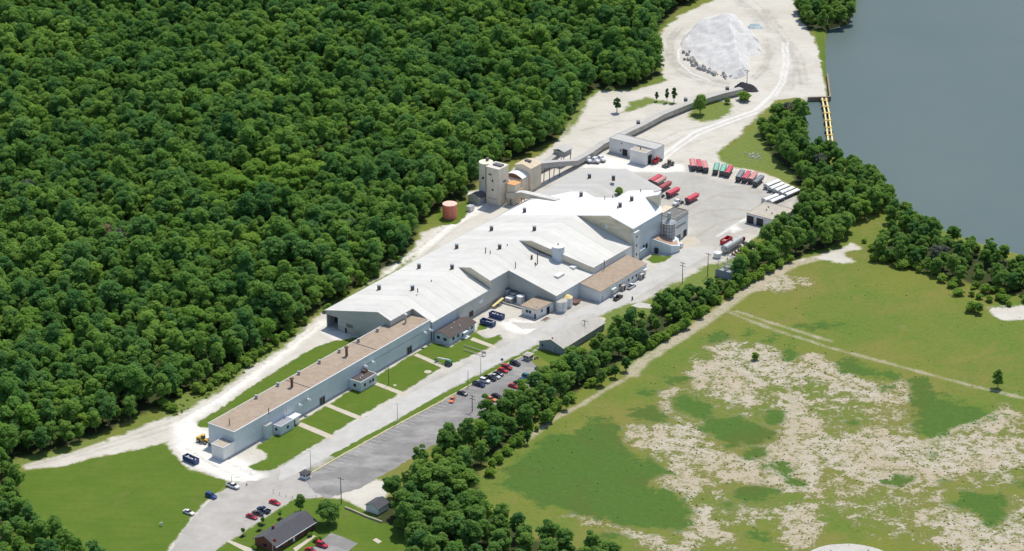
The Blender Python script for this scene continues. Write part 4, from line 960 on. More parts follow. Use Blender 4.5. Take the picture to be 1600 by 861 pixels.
for a, b in ((167.8, 22.6), (168.6, 21.8)): stack_pipe(bo, W(a, b, 4.3), .16, .7, M_trim, "vent_pipe")

# tanks in front of the plant
def vtank(name, label, p, r, h, m, top, group=None, dome=.35, rings=0, nseg=24):
    t = thing(name, label, "tank", p, 0, group)
    x, y = p[0], p[1]; z = p[2]
    MB().tube((x, y, z), (x, y, z + h), r, r, nseg).build("shell", m, t)
    MB().tube((x, y, z + h + .003), (x, y, z + h + dome), r * 1.02, r * .35, nseg).build("lid", top, t)
    mb = MB()
    for k in range(rings):
        zz = z + h * (k + 1) / (rings + 1)
        mb.tube((x, y, zz - .06), (x, y, zz + .06), r + .05, r + .05, nseg)
    if rings: mb.build("hoop", M_galv, t)
    mb = MB()
    c0 = W(0, 0); d = np.array(W(-.6, .8)) - np.array(c0)
    lx, ly = x + d[0] * (r + .1), y + d[1] * (r + .1)
    for s in (-.25, .25):
        mb.tube((lx + s, ly, z), (lx + s, ly, z + h + .6), .04, .04, 5)
    for k in range(int(h / .5)):
        mb.tube((lx - .25, ly, z + .4 + k * .5), (lx + .25, ly, z + .4 + k * .5), .03, .03, 4)
    mb.build("ladder", M_galv, t)
    return t
vtank("settling_tank", "open topped white round tank at the roadside corner of the cream office", W(179.2, 26.9), 2.45, 4.6, M_wall_white, M_conc_dirty, dome=.05, rings=1)
vtank("settling_tank", "white round tank with a yellow hopper top beside the open topped tank", W(184.4, 26.6), 2.1, 4.2, M_wall_white, M_pale_yellow, dome=1.0, rings=1)
yp = thing("spill_platform", "rusty red steel work platform at the foot of the yellow topped tank", "platform", W(187.9, 27.8))
mb = MB(); mb.abox(186.9, 190.5, 26.5, 29.2, .8, 1.0)
for a in (187.1, 190.2):
    for b in (26.8, 28.9): mb.abox(a - .1, a + .1, b - .1, b + .1, 0, .798)
mb.build("deck", M_rust, yp)
mb = MB()
for b in (26.6, 29.1): mb.bar(W(187, b, 1.9), W(190.4, b, 1.9), .08, .08); [mb.abox(a - .05, a + .05, b - .05, b + .05, 1.003, 1.9) for a in (187.1, 188.7, 190.3)]
mb.build("railing", M_red_m, yp)
cy = "cylinder tanks against the shaded courtyard wall"
for i, (px, py, r, h, lab, m, lid) in enumerate(((793.5, 464, 1.9, 4.2, "dark grey tank in the far corner of the courtyard, leftmost of the shaded tanks", M_galv, M_steel),
                                   (803.5, 467.5, 1.9, 3.8, "dark grey tank in the middle of the shaded courtyard row", M_galv, M_steel),
                                   (816.5, 468.5, 1.6, 4.0, "dark grey tank nearest the cream office in the shaded courtyard row", M_steel, M_galv),
                                   (813.5, 474.5, 1.75, 3.8, "bright white dome topped tank standing in front of the shaded courtyard row", M_wall_white, M_trim))):
    vtank("courtyard_tank", lab, P(px, py), r, h, m, lid, cy)
p = P(797, 472.5); tt = thing("tote_box", "square white tank box beside the bright white courtyard tank", "tank box", p)
a, b = AB(797, 472.5)
MB().abox(a - 1.6, a + 1.6, b - 1.5, b + 1.5, .2, 2.2).build("body", M_galv, tt); MB().abox(a - 1.65, a + 1.65, b - 1.55, b + 1.55, 2.203, 2.45).build("lid", M_trim, tt)
MB().abox(a - 1.4, a + 1.4, b - 1.3, b + 1.3, 0, .198).build("pallet", M_steel, tt)
yc = thing("screw_conveyor", "pale yellow portable conveyor lying near the courtyard wall", "conveyor", P(777, 478))
a0, b0 = AB(770, 482); a1, b1 = AB(786, 473)
MB().bar(W(a0, b0, .6), W(a1, b1, 1.8), 1.1, .5).build("trough", M_pale_yellow, yc)
mb = MB(); mb.tube(W((a0 + a1) / 2 - .2, (b0 + b1) / 2 - 1, .45), W((a0 + a1) / 2 - .2, (b0 + b1) / 2 + 1, .45), .42, .42, 12); mb.build("wheel", M_rubber, yc)
mb = MB(); mb.bar(W((a0 + a1) / 2, (b0 + b1) / 2, .5), W(a1 - .4, b1, 1.7), .2, .2); mb.bar(W(a0, b0 + .9, .2), W(a1 - 2, b1 + 1.1, .5), .35, .3); mb.build("frame", M_steel, yc)
wl = tag(MB().abox(170.5, 171.0, 1.6, 13.5, 0, .7).build("bund_wall", M_conc), "low concrete bund wall in front of the courtyard tanks", "wall")
pt = thing("drain_pit", "rectangular dark drain pit with concrete rim in the apron beside the road", "pit", P(853, 498))
a, b = AB(853, 499)
mb = MB()
for da, db, wa, wb in ((-1.9, 0, .3, 2.4), (1.9, 0, .3, 2.4), (0, -1.05, 3.49, .3), (0, 1.05, 3.49, .3)): mb.abox(a + da - wa / 2, a + da + wa / 2, b + db - wb / 2, b + db + wb / 2, .0, .25)
mb.build("rim", M_conc, pt); MB().abox(a - 1.74, a + 1.74, b - .88, b + .88, .02, .08).build("grating", M_rust, pt)

# ------------------------------------------------------------------ silo building at the right end of the plant
sb = flat_building("silo_house", "tall white block with a dirty grey flat roof behind the banded silo", "building", 268.2, 279.5, 19.5, 27.0, 11.4, M_wall_white, mat("dirty_dark_roof", (.17, .165, .16), .95, .3, .6), .5, trim=M_conc_dirty)
MB().abox(269.6, 277.6, 27.003, 27.3, 6.2, 6.9).build("stained_ledge", M_conc_dirty, sb)
MB().abox(268.6, 279.4, 27.003, 27.25, 10.0, 10.9).build("stained_ledge", M_conc_dirty, sb)
wallwin(sb, "window", 27.0, [(269.6, 1.5), (271.2, 1.5), (272.8, 1.5)], 1.1, 1.9, M_glass)
MB().abox(275.8, 278.4, 27.003, 27.15, .02, 3.0).build("door", M_dark, sb)
si = thing("banded_silo", "grey banded steel silo with a domed top and catwalk at the end of the plant", "silo", W(263.5, 27.0))
x, y, _ = W(263.5, 27.0)
MB().tube((x, y, 0), (x, y, 11.6), 2.55, 2.55, 24).build("shell", mat("silo_grey", (.50, .51, .52), .6, .15, .5, stain=(.3, .29, .27), stain_amt=.6, stain_scale=(.5, .5, .12)), si)
mb = MB()
for k in range(7): mb.tube((x, y, 1.2 + k * 1.6), (x, y, 1.34 + k * 1.6), 2.61, 2.61, 24)
for k in range(12):
    aa = 2 * math.pi * k / 12; mb.tube((x + 2.58 * math.cos(aa), y + 2.58 * math.sin(aa), 0), (x + 2.58 * math.cos(aa), y + 2.58 * math.sin(aa), 11.5), .09, .09, 5)
mb.build("band", M_steel, si)
MB().tube((x, y, 11.603), (x, y, 12.9), 2.8, 1.2, 24).build("dome", M_galv, si)
MB().tube((x, y, 12.8), (x, y, 16.0), .95, .8, 14).build("filter_duct", M_galv, si)
mb = MB()
for k in range(24):
    a0_, a1_ = 2 * math.pi * k / 24, 2 * math.pi * (k + 1) / 24
    for zz in (11.4, 12.4): mb.bar((x + 3.05 * math.cos(a0_), y + 3.05 * math.sin(a0_), zz), (x + 3.05 * math.cos(a1_), y + 3.05 * math.sin(a1_), zz), .08 if zz > 12 else .5, .1)
    mb.tube((x + 3.05 * math.cos(a0_), y + 3.05 * math.sin(a0_), 11.4), (x + 3.05 * math.cos(a0_), y + 3.05 * math.sin(a0_), 12.4), .05, .05, 4)
mb.build("catwalk", M_galv, si)
hp = thing("silo_hopper_shed", "white lean-to with sloping wall wrapped round the foot of the banded silo", "building", W(260, 29))
q = [(253.2, 24.2), (256.0, 33.0), (261.0, 34.6), (268.1, 29.2), (268.1, 24.2)]
hh = [6.6, 4.3, 2.8, 2.6, 4.6]
MB().prism([W(a, b, 0) for a, b in q], [W(a, b, h) for (a, b), h in zip(q, hh)]).build("wall", M_wall_blue, hp)
mb = MB(); qq = [(254.2, 24.3, 6.7), (256.6, 32.2, 4.5), (261, 33.7, 3.0), (267.4, 28.9, 2.8), (267.6, 24.3, 4.7)]
mb.prism([W(a, b, z - .25) for a, b, z in qq], [W(a, b, z + .02) for a, b, z in qq]); mb.build("roof", mat("rust_dust_roof", (.42, .27, .19), .95, .25, .8, stain=(.5, .42, .33), stain_amt=.7), hp)
mb = MB(); mb.abox(253.0, 253.6, 26.2, 27.9, .02, 2.5); mb.build("door", M_dark, hp)
MB().abox(264.5, 266, 32.0, 33.2, .02, 2.2).build("porch", M_trim, hp)
# tan roof piece behind the tall hall
ts = flat_building("tan_roof_store", "low tan roofed store tucked between the tall white hall and the silo block", "building", 271.2, 281.0, 20.3 - 6, 19.3, 10.6, M_wall_tan, mat("tan_felt", (.62, .55, .42), .9), .2)

# ------------------------------------------------------------------ tower complex on the forest side
M_tower = mat("dusty_tower_concrete", (0.76, 0.675, 0.53), 0.95, 0.1, 0.3, stain=(0.56, 0.51, 0.41), stain_amt=0.8, stain_scale=(0.35, 0.35, 0.05))
tw = flat_building("storage_tower", "tall square dusty concrete tower, highest block beside the forest", "tower", 256.9, 264.6, -68.6, -61.2, 18.2, M_tower, mat("cream_tower_top", (.62, .59, .52), .9, .1), .15)
MB().abox(256.7, 256.897, -67.5, -62.5, 3.0, 3.25).build("ledge", M_conc_dirty, tw)
for z in (7.5, 12.0): MB().abox(256.8, 256.897, -65.2, -64.4, z - .5, z + .5).build("window", M_dark, tw)
MB().abox(256.8, 256.897, -67.0, -65.4, 14.4, 15.2).build("louvre", M_steel, tw)
wallwin(tw, "louvre", -61.2, [(261.4, 11.2)], 2.6, .8, M_steel, depth=.08)
mb = MB(); mb.abox(259.8, 262.4, -66.8, -62.2, 18.35, 18.95); mb.build("roof_hatch", M_steel, tw)
mb = MB(); mb.tube(W(256.7, -68.45, 0), W(256.7, -68.45, 18), .16, .16, 6); mb.build("downpipe", M_steel, tw)
rs = vtank("round_silo", "round white topped concrete silo on the forest side of the square tower", W(263.0, -72.9), 3.3, 17.6, M_tower, M_tower, dome=.15)
x, y, _ = W(263.0, -72.9)
MB().tube((x, y, 0.0), (x, y, 6.4), 3.36, 3.36, 24).build("white_band", M_wall_white, rs)
MB().tube((x + .6, y + 1.0, 18.1), (x + .6, y + 1.0, 19.1), .75, .75, 10).build("hatch", M_steel, rs)
MB().abox(258.6, 259.6, -72.2, -71.6, 10.6, 11.3).build("window", M_dark, rs)
bh = gable_building("baghouse_shed", "dark grey metal shed at the foot of the round silo", "shed", 253.0, 258.6, -76.0, -69.3, 3.2, 4.4, M_galv, M_steel, .3)
cr = thing("crusher_house", "two level tan crusher house with ridged top and curved lower roof", "building", W(282, -64))
MB().abox(280.0, 288.6, -68.5, -59.6, 0, 11.5).build("wall", M_tower, cr)
mb = MB()
for b0, b1, z0, z1 in ((-68.9, -64.0, 11.503, 12.9), (-64.0, -59.2, 12.9, 11.503)):
    A = [W(279.7, b0, z0), W(279.7, b1, z1), W(288.9, b1, z1), W(288.9, b0, z0)]
    mb.prism(A, [(x_, y_, z_ + .22) for x_, y_, z_ in A])
mb.build("roof", mat("tan_dust_roof", (.60, .50, .36), .95, .12, .6, stain=(.66, .6, .5), stain_amt=.6), cr)
mb = MB(); mb.face([W(280.02, -68.5, 11.5), W(280.02, -64, 12.9), W(280.02, -59.6, 11.5)]); mb.build("gable", M_tower, cr)
MB().abox(283.5, 285.0, -65.6, -62.6, 13.0, 13.7).build("roof_hatch", M_steel, cr)
MB().abox(274.6, 279.98, -69.6, -60.6, 0, 7.6).build("lower_wall", M_tower, cr)
mb = MB()
n = 10
for k in range(n):
    t0, t1 = k / n, (k + 1) / n
    f = lambda t_: (-69.9 + 9.6 * t_, 7.6 + 2.3 * math.sin(math.pi * (.12 + .80 * t_)))
    (b0, z0), (b1, z1) = f(t0), f(t1)
    A = [W(274.3, b0, z0), W(274.3, b1, z1), W(279.95, b1, z1), W(279.95, b0, z0)]
    mb.prism([(x_, y_, z_ - .15) for x_, y_, z_ in A], A)
mb.build("curved_roof", M_roof_bright, cr)
mb = MB(); mb.face([W(274.62, -69.6, 7.6)] + [W(274.62, b_, z_ - .16) for b_, z_ in [f(k / n) for k in range(n + 1)]] + [W(274.62, -60.6, 7.6)]); mb.build("gable", M_rust, cr)
pk = thing("dust_chute_house", "low shed with a pink dust covered lean-to roof between the tower and the curved roof", "shed", W(270.5, -66))
q = [(266.6, -70), (266.6, -62.0), (274.2, -62.0), (274.2, -70)]; hz_ = [3.5, 3.5, 7.4, 7.4]
MB().prism([W(a, b, 0) for a, b in q], [W(a, b, h) for (a, b), h in zip(q, hz_)]).build("wall", M_tower, pk)
MB().prism([W(a, b, h + .003) for (a, b), h in zip(q, hz_)], [W(a, b, h + .2) for (a, b), h in zip(q, hz_)]).build("roof", mat("pink_dust_roof", (.60, .46, .43), .95, .12, .6, stain=(.65, .58, .55), stain_amt=.6), pk)
oa, oz = onB(803, 286, -58.3)
ob = flat_building("orange_roof_hut", "small cream hut with an orange dust roof in front of the crusher house", "hut", oa - 2.4, oa + 2.4, -60.5, -56.0, oz, M_tower, M_orange, 0, overhang=.2)
ga_ = thing("conveyor_gallery", "white roofed covered conveyor running from the tower into the bright white plant roof", "conveyor", W(262, -46))
g0, g1 = onB(793, 300.5, -60.6), onB(817, 299.5, -52.5)
gp = [(g0[0], -60.6, g0[1]), (g1[0], -52.5, g1[1]), (255.6, -27.5, 11.9)]
mb = MB(); mr_ = MB()
for (a0, b0, z0), (a1, b1, z1) in zip(gp[:-1], gp[1:]):
    mb.bar(W(a0, b0, z0 - 2.6), W(a1, b1, z1 - 2.6), 3.0, 2.6); mr_.bar(W(a0, b0, z0 + .004), W(a1, b1, z1 + .004), 3.3, .2)
mb.build("casing", M_tower, ga_); mr_.build("roof", M_roof_white, ga_)
mb = MB()
for a, b, z in ((g0[0] * .7 + g1[0] * .3, -58.2, g0[1] - 2.7), (g1[0], -52.5, g1[1] - 2.7)):
    for s in (-1.2, 1.2): mb.tube(W(a + s, b, 0), W(a + s, b, z), .2, .2, 6)
mb.build("trestle", M_rust, ga_)
jk = thing("rusty_platform", "orange stained rusty steel platform at the foot of the square tower", "platform", W(267.5, -59))
MB().abox(265.8, 270.3, -61.0, -57.0, 5.4, 5.7).build("deck", M_orange, jk)
mb = MB()
for a in (266.1, 270.0):
    for b in (-60.7, -57.3): mb.tube(W(a, b, 0), W(a, b, 5.39), .14, .14, 6)
mb.build("trestle", M_rust, jk)
mb = MB()
for k in range(26):
    a, b = 262 + rnd.random() * 9, -58 + rnd.random() * 14
    s = .3 + rnd.random() * .6; mb.box(*(lambda c_: (c_[0] - s, c_[0] + s, c_[1] - s * .7, c_[1] + s * .7))(W(a, b)), 0, .3 + rnd.random() * .8, 0, s * .3, s * .25)
o = mb.build("scrap_pile", mat("rusty_pink_scrap", (.42, .25, .2), .95, .35, .8)); o["kind"] = "stuff"; tag(o, "scattered pink and rusty scrap on the ground below the covered conveyor", "scrap")

# main long conveyor from the crusher to the stockpile
cv = thing("covered_conveyor", "long grey covered conveyor running from the crusher house to the stone stockpile", "conveyor", W(330, -62))
pA = [W(288.8, -61.2, 11.3), tuple(P(870, 252, 7.6)), tuple(P(898, 250.5, 3.6)), tuple(P(920, 238.5, 3.4)), W(344, -62.5, 3.4)]
pB = [tuple(P(1002, 205, 0) + np.array([0, 0, 3.4])), tuple(P(1034, 187.5) + np.array([0, 0, 3.4])), tuple(P(1080, 169) + np.array([0, 0, 3.4])), tuple(P(1128, 154.5) + np.array([0, 0, 3.4])), tuple(P(1158, 147) + np.array([0, 0, 3.2]))]
path = pA + pB
mb = MB(); mr_ = MB()
for p, q in zip(path[:-1], path[1:]):
    mb.bar((p[0], p[1], p[2] - 2.3), (q[0], q[1], q[2] - 2.3), 3.2, 2.3); mr_.bar((p[0], p[1], p[2] + .004), (q[0], q[1], q[2] + .004), 3.5, .2)
mb.build("casing", M_conc_dirty, cv); mr_.build("roof", mat("grey_conveyor_roof", (.42, .41, .38), .9, .12, .5, stain=(.5, .46, .4), stain_amt=.6), cv)
mb = MB()
for p in [tuple(np.array(pA[0]) * (1 - f_) + np.array(pA[1]) * f_ - np.array([0, 0, 2.4])) for f_ in (.45,)] + [tuple(np.array(pA[1]) - np.array([0, 0, 2.4]))]:
    for s in (-1.4, 1.4): mb.tube((p[0] + s, p[1], 0), (p[0] + s * .8, p[1], p[2]), .2, .2, 6)
mb.build("trestle", M_steel, cv)
for px, py in ((997, 203), (1071, 167), (1136, 149.5)):
    p = P(px, py); mb = MB(); mb.box(p[0] - .9, p[0] + .9, p[1] - 1.2, p[1] + 1.2, 3.2, 4.6); mb.build("access_hatch", M_steel, cv)
ta, tb = AB(879, 236.5, 6.0)
th_ = thing("transfer_house", "small grey transfer house on steel legs at the head of the inclined belt", "tower", W(ta, tb))
MB().abox(ta - 3.2, ta + 3.2, tb - 3.0, tb + 3.0, 4.4, 7.2).build("wall", M_conc_dirty, th_)
mb = MB()
for b0, b1, z0, z1 in ((tb - 3.4, tb, 7.203, 8.1), (tb, tb + 3.4, 8.1, 7.203)):
    A = [W(ta - 3.5, b0, z0), W(ta - 3.5, b1, z1), W(ta + 3.5, b1, z1), W(ta + 3.5, b0, z0)]; mb.prism(A, [(x_, y_, z_ + .2) for x_, y_, z_ in A])
mb.build("roof", M_roof_grey, th_)
for a in (ta - 2.9, ta + 2.9):
    for b in (tb - 2.7, tb + 2.7): MB().tube(W(a, b, 0), W(a, b, 4.39), .2, .2, 6).build("leg", M_steel, th_)
ib = thing("inclined_belt", "inclined grey belt gallery rising from behind the crusher house to the transfer house", "conveyor", W(303, -66.5))
q0, q1 = P(836, 272, .4), P(873, 238.5, 5.4)
MB().bar((q0[0], q0[1], .1), (q1[0], q1[1], 3.6), 2.8, 2.2).build("casing", M_conc_dirty, ib)
MB().bar((q0[0], q0[1], 2.31), (q1[0], q1[1], 5.81), 3.1, .18).build("roof", _mats["grey_conveyor_roof"], ib)

# coral tank near the forest
vtank("red_tank", "round faded red storage tank on the grass at the forest edge", P(703, 339.5), 3.3, 6.8, M_coral, M_coral_top, rings=0, dome=.25, nseg=36)
u = flat_building("pump_cabinet", "small white pump cabinet on the sand between the red tank and the tower", "cabinet", 244.0, 247.0, -70.5, -68.0, 2.2, M_wall_white, M_galv, 0, overhang=.1)

# far building
fb = flat_building("far_workshop", "long white flat roofed workshop beside the covered conveyor at the far yard", "building", 344.4, 352.2, -58.3, -31.8, 6.9, M_wall_end, M_roof_grey, .3, trim=M_galv)
MB().abox(344.2, 344.397, -50.5, -47.8, .02, 3.2).build("door", M_dark, fb)
MB().abox(344.25, 344.397, -52.0, -51.2, 1.6, 2.6).build("window", M_steel, fb)
MB().abox(344.2, 344.397, -51.4, -50.8, 5.6, 6.1).build("wall_lamp", M_steel, fb)
fb2 = flat_building("far_garage", "shorter white garage with a tan roof joined to the front of the far workshop", "garage", 338.6, 344.35, -42.6, -33.6, 6.3, M_wall_end, M_roof_tan, .35, trim=M_trim)
MB().abox(340.6, 343.2, -33.597, -33.4, .02, 4.6).build("door", M_dark, fb2)
MB().abox(343.4, 343.9, -33.597, -33.45, 2.5, 4.4).build("window", M_steel, fb2)
stack_pipe(fb2, W(341.8, -38.6, 6.4), .25, 1.4, M_rust, "flue")

# garage on the right
gr = flat_building("truck_garage", "low white two bay truck garage with a tan roof backing onto the river trees", "garage", 307.0, 323.5, 41.2, 57.0, 4.4, M_wall_end, mat("pale_tan_roof", (.44, .40, .33), .95, .12, .5, stain=(.33, .29, .23), stain_amt=.7), .3, trim=M_conc)
for b in (43.4, 48.4):
    MB().abox(306.8, 306.997, b - 1.8, b + 1.8, .02, 3.5).build("bay_door", M_dark, gr)
    f = MB(); f.abox(306.75, 306.995, b + 1.81, b + 2.1, .02, 3.7); f.build("door_frame", M_trim, gr)
for a, b in ((315, 47), (318.5, 46), (313, 51)): stack_pipe(gr, W(a, b, 4.45), .3, .6, M_steel, "vent_pipe")

# grey gable shed between road and tree belt
gs = gable_building("grey_gable_shed", "weathered grey shed with a pale low gable roof between road and tree belt", "shed", 143.8, 174.0, 40.2, 52.2, 3.1, 5.4, mat("weathered_blue_grey", (.27, .31, .34), .8, .12, .6, stain=(.38, .38, .36), stain_amt=.5, stain_scale=(.6, .6, .06)), mat("dusty_shed_roof", (.44, .42, .375), .95, .12, .4, stain=(.52, .49, .42), stain_amt=.7), .45)
MB().abox(143.6, 143.797, 46.4, 47.6, .02, 2.2).build("door", M_galv, gs)
MB().abox(143.65, 143.797, 41.4, 42.2, 1.2, 2.2).build("window", M_glass, gs)
stack_pipe(gs, W(144.6, 46.2, 5.4), .3, .7, M_steel, "vent_pipe")

# booths
def booth(label, a, b, m):
    t = thing("guard_booth", label, "booth", W(a, b))
    MB().abox(a - 1.5, a + 1.5, b - 1.4, b + 1.4, .1, 1.1).build("wall", M_wall_white if m else M_galv, t)
    MB().abox(a - 1.42, a + 1.42, b - 1.32, b + 1.32, 1.103, 2.2).build("window", M_glass, t)
    mb = MB()
    for sa in (-1.45, 1.45):
        for sb_ in (-1.35, 0, 1.35): mb.abox(a + sa - .1, a + sa + .1, b + sb_ - .1, b + sb_ + .1, 1.103, 2.2)
    mb.build("corner_post", M_trim, t)
    q = [(a - 1.9, b - 1.8), (a - 1.9, b + 1.8), (a + 1.9, b + 1.8), (a + 1.9, b - 1.8)]; q2 = [(a - .3, b - .3), (a - .3, b + .3), (a + .3, b + .3), (a + .3, b - .3)]
    MB().prism([W(i, j, 2.21) for i, j in q], [W(i, j, 2.9) for i, j in q2]).build("roof", M_shingle if m else M_conc_dirty, t)
    MB().abox(a - 1.9, a + 1.9, b - 1.8, b + 1.8, 0, .098).build("plinth", M_conc, t)
a, b = AB(477.3, 746); booth("white guard booth with a dark hipped roof at the near entrance of the car park", a, b, True)
a, b = AB(825.4, 561); booth("grey guard booth with a pale roof at the far end of the car park", a, b, False)

# brick house with charcoal roof
bk = gable_building("brick_house", "red-brown brick bungalow with a charcoal shingled gable roof", "house", -47.6, -25.8, 50.8, 60.4, 2.9, 5.3, M_brick, M_shingle, .7)
mb = MB(); mb.abox(-48.3, -25.1, 61.11, 61.28, 2.5, 2.72); mb.build("gutter", M_trim, bk)
p = W(-41.2, 54.0, 5.0); mb = MB(); mb.box(p[0] - .5, p[0] + .5, p[1] - .5, p[1] + .5, 4.5, 6.1); ch = mb.build("chimney", M_brick, bk)
wallwin(bk, "window", 60.4, [(-44.5, 1.5), (-40, 1.5), (-35, 1.5), (-30, 1.5)], 1.6, 1.3, M_glass, sill=M_trim)
MB().abox(-38.2, -37.2, 60.403, 60.55, .05, 2.2).build("door", M_trim, bk)
endwin(bk, "window", -47.6, [(55.5, 1.5)], 1.4, 1.2, M_glass, sill=M_trim)
bw = gable_building("garden_shed", "small white shed half under the trees at the lower end of the car park", "shed", *(lambda a, b: (a - .5, a + 5.5, b - .2, b + 5.5))(*AB(574, 797.5)), 2.6, 3.9, M_wall_blue, M_shingle, .4)
a, b = AB(594, 800); MB().abox(a + 2.2, a + 3.2, b + 1.32, b + 1.5, .02, 2.0)
# retaining wall and fence by the house
c = [P(539, 794), P(556, 801), P(572, 808), P(597, 817)]
mb = MB()
for p, q in zip(c[:-1], c[1:]): mb.bar(tuple(p), tuple(q), .4, .7)
tag(mb.build("retaining_wall", M_walk), "low tan retaining wall on the lawn below the garden shed", "wall")
fe = thing("wire_fence", "low wire fence on thin posts along the edge of the forecourt by the house lawn", "fence", P(445, 777))
fpts = [P(427, 771), P(437, 774), P(447, 777), P(457, 779.5), P(475, 778.5), P(494, 778)]
for i, p in enumerate(fpts):
    MB().tube((p[0], p[1], 0), (p[0], p[1], 1.9 if i == 0 else 1.3), .07, .07, 6).build("post", M_steel, fe)
mb = MB()
for p, q in zip(fpts[:-1], fpts[1:]):
    for z in (.4, .8, 1.2): mb.tube((p[0], p[1], z), (q[0], q[1], z), .02, .02, 4)
mb.build("wire", M_galv, fe)
# flagpole with red flag
fp = thing("flagpole", "flagpole with a small red flag in front of the brick house", "flagpole", P(426.5, 866))
x, y, _ = P(426.5, 866)
MB().tube((x, y, 0), (x, y, 6.4), .09, .05, 8).build("pole", M_trim, fp)
mb = MB()
for k in range(6):
    mb.prism([(x + .1 + k * .2, y + .05 * math.sin(k), 5.0), (x + .3 + k * .2, y + .05 * math.sin(k + 1), 5.0), (x + .3 + k * .2, y + .05 * math.sin(k + 1) + .02, 5.0), (x + .1 + k * .2, y + .05 * math.sin(k) + .02, 5.0)],
             [(x + .1 + k * .2, y + .05 * math.sin(k), 6.1), (x + .3 + k * .2, y + .05 * math.sin(k + 1), 6.1), (x + .3 + k * .2, y + .05 * math.sin(k + 1) + .02, 6.1), (x + .1 + k * .2, y + .05 * math.sin(k) + .02, 6.1)])
mb.build("flag", M_red_m, fp)
# pale rails on the lawn, bund edges
for i, (p0, p1, lab) in enumerate((((725, 541), (758, 551.5), "long pale pipe rail lying on the lawn by the plant office, the farther of two"), ((724, 547.5), (757, 558), "long pale pipe rail lying on the lawn by the plant office, the nearer of two"))):
    t = thing("pipe_rail", lab, "rail", P(*p0)); A, B_ = P(*p0), P(*p1)
    MB().tube((A[0], A[1], .55), (B_[0], B_[1], .55), .16, .16, 8).build("rail", M_conc, t)
    for k in range(4):
        q = A + (B_ - A) * (k + .3) / 3.7; MB().tube((q[0], q[1], 0), (q[0], q[1], .5), .08, .08, 6).build("post", M_conc, t)
pv = thing("information_board", "small pale sign board on two posts at the end of the pipe rails", "sign", P(755, 556))
x, y, _ = P(756, 556)
mb = MB(); mb.box(x - .9, x + .9, y - .06, y + .06, .9, 2.0); mb.build("panel", M_galv, pv)
for s in (-.7, .7): MB().tube((x + s, y, 0), (x + s, y, .898), .06, .06, 6).build("post", M_steel, pv)

# ------------------------------------------------------------------ propane tank, small tank, pads, substation
a0, b0 = AB(1131, 397); a1, b1 = AB(1156, 382)
ht = thing("horizontal_tank", "long silver horizontal gas tank on saddles beside the road near the substation", "tank", W((a0 + a1) / 2, (b0 + b1) / 2))
A, B_ = Vector(W(a0, b0, 2.4)), Vector(W(a1, b1, 2.4)); dr = (B_ - A).normalized()
mb = MB(); mb.tube(A, B_, 1.75, 1.75, 20); mb.tube(A, A - dr * .5, 1.72, 1.2, 20); mb.tube(A - dr * .5, A - dr * .75, 1.2, .4, 20); mb.tube(B_, B_ + dr * .5, 1.72, 1.2, 20); mb.tube(B_ + dr * .5, B_ + dr * .75, 1.2, .4, 20)
mb.build("vessel", mat("silver_tank_paint", (.40, .415, .42), .5, .12, .5, .2, stain=(.36, .35, .33), stain_amt=.5), ht)
for f_ in (.2, .8):
    c = A + (B_ - A) * f_; n = Vector((-dr.y, dr.x, 0)); mb = MB(); mb.bar(c - n * 1.4 - Vector((0, 0, 2.4)), c + n * 1.4 - Vector((0, 0, 2.4)), .5, 1.5); mb.build("saddle", M_conc, ht)
mb = MB(); c = (A + B_) / 2; mb.tube(c + Vector((0, 0, 1.6)), c + Vector((0, 0, 2.3)), .3, .3, 8); mb.build("valve_box", M_steel, ht)
vtank("fuel_tank", "short white round fuel tank at the end of the silver gas tank", P(1121, 402), 1.8, 2.3, M_wall_white, M_trim, dome=.6)
cp = thing("cradle_pad", "concrete pad with a row of rusty cradles beside the silver gas tank", "pad", W(a0 + 3, b0 + 5.5))
mb = MB(); mb.prism([W(a0 - 1, b0 + 2.9), W(a0 - 1, b0 + 7.5), W(a1, b1 + 7.5), W(a1, b1 + 2.9)], [W(a0 - 1, b0 + 2.9, .15), W(a0 - 1, b0 + 7.5, .15), W(a1, b1 + 7.5, .15), W(a1, b1 + 2.9, .15)]); mb.build("slab", M_conc, cp)
for k in range(7):
    a = a0 + 1 + k * 2.6; mb = MB(); mb.abox(a - .2, a + .2, b0 + 3.4, b0 + 7, .153, .9); mb.abox(a - .5, a + .5, b0 + 3.4, b0 + 3.8, .91, 1.3); mb.build("cradle", M_rust, cp)
aS, bS = AB(1122, 432)
ss = thing("substation", "small electrical substation with grey transformers inside a walled yard by the road", "substation", W(aS, bS))
a, b = AB(1118, 431)
mb = MB()
mb.abox(a, a + 9.5, b + 8.0, b + 8.35, 0, 3.4); mb.abox(a - .35, a, b, b + 8.35, 0, 3.4)
mb.build("screen_wall", mat("blue_grey_screen", (.30, .33, .37), .8, .12, .6), ss)
for i, (da, db) in enumerate(((2.2, 2), (2.2, 5.4), (6.2, 2), (6.2, 5.4))):
    o = MB().abox(a + da - 1, a + da + 1, b + db - 1.1, b + db + 1.1, .2, 2.8).build("transformer", M_galv, ss)
    for s in (-.6, 0, .6):
        q = W(a + da, b + db + s); k = MB().tube((q[0], q[1], 2.803), (q[0], q[1], 3.9), .14, .08, 8).build("bushing", M_trim)
        k.data.transform(Matrix.Translation(-Vector(ss.location))); k.parent = o
mb = MB()
for da in (0.8, 8.6):
    for db in (0.6, 4.0, 7.4): mb.tube(W(a + da, b + db, 0), W(a + da, b + db, 7.0), .16, .1, 6)
    for z in (5.2, 6.8): mb.bar(W(a + da, b + .2, z), W(a + da, b + 7.8, z), .22, .22)
    mb.tube(W(a + da, b + .6, 2.5), W(a + da, b + 4, 5.2), .08, .08, 5); mb.tube(W(a + da, b + 4, 2.5), W(a + da, b + 7.4, 5.2), .08, .08, 5)
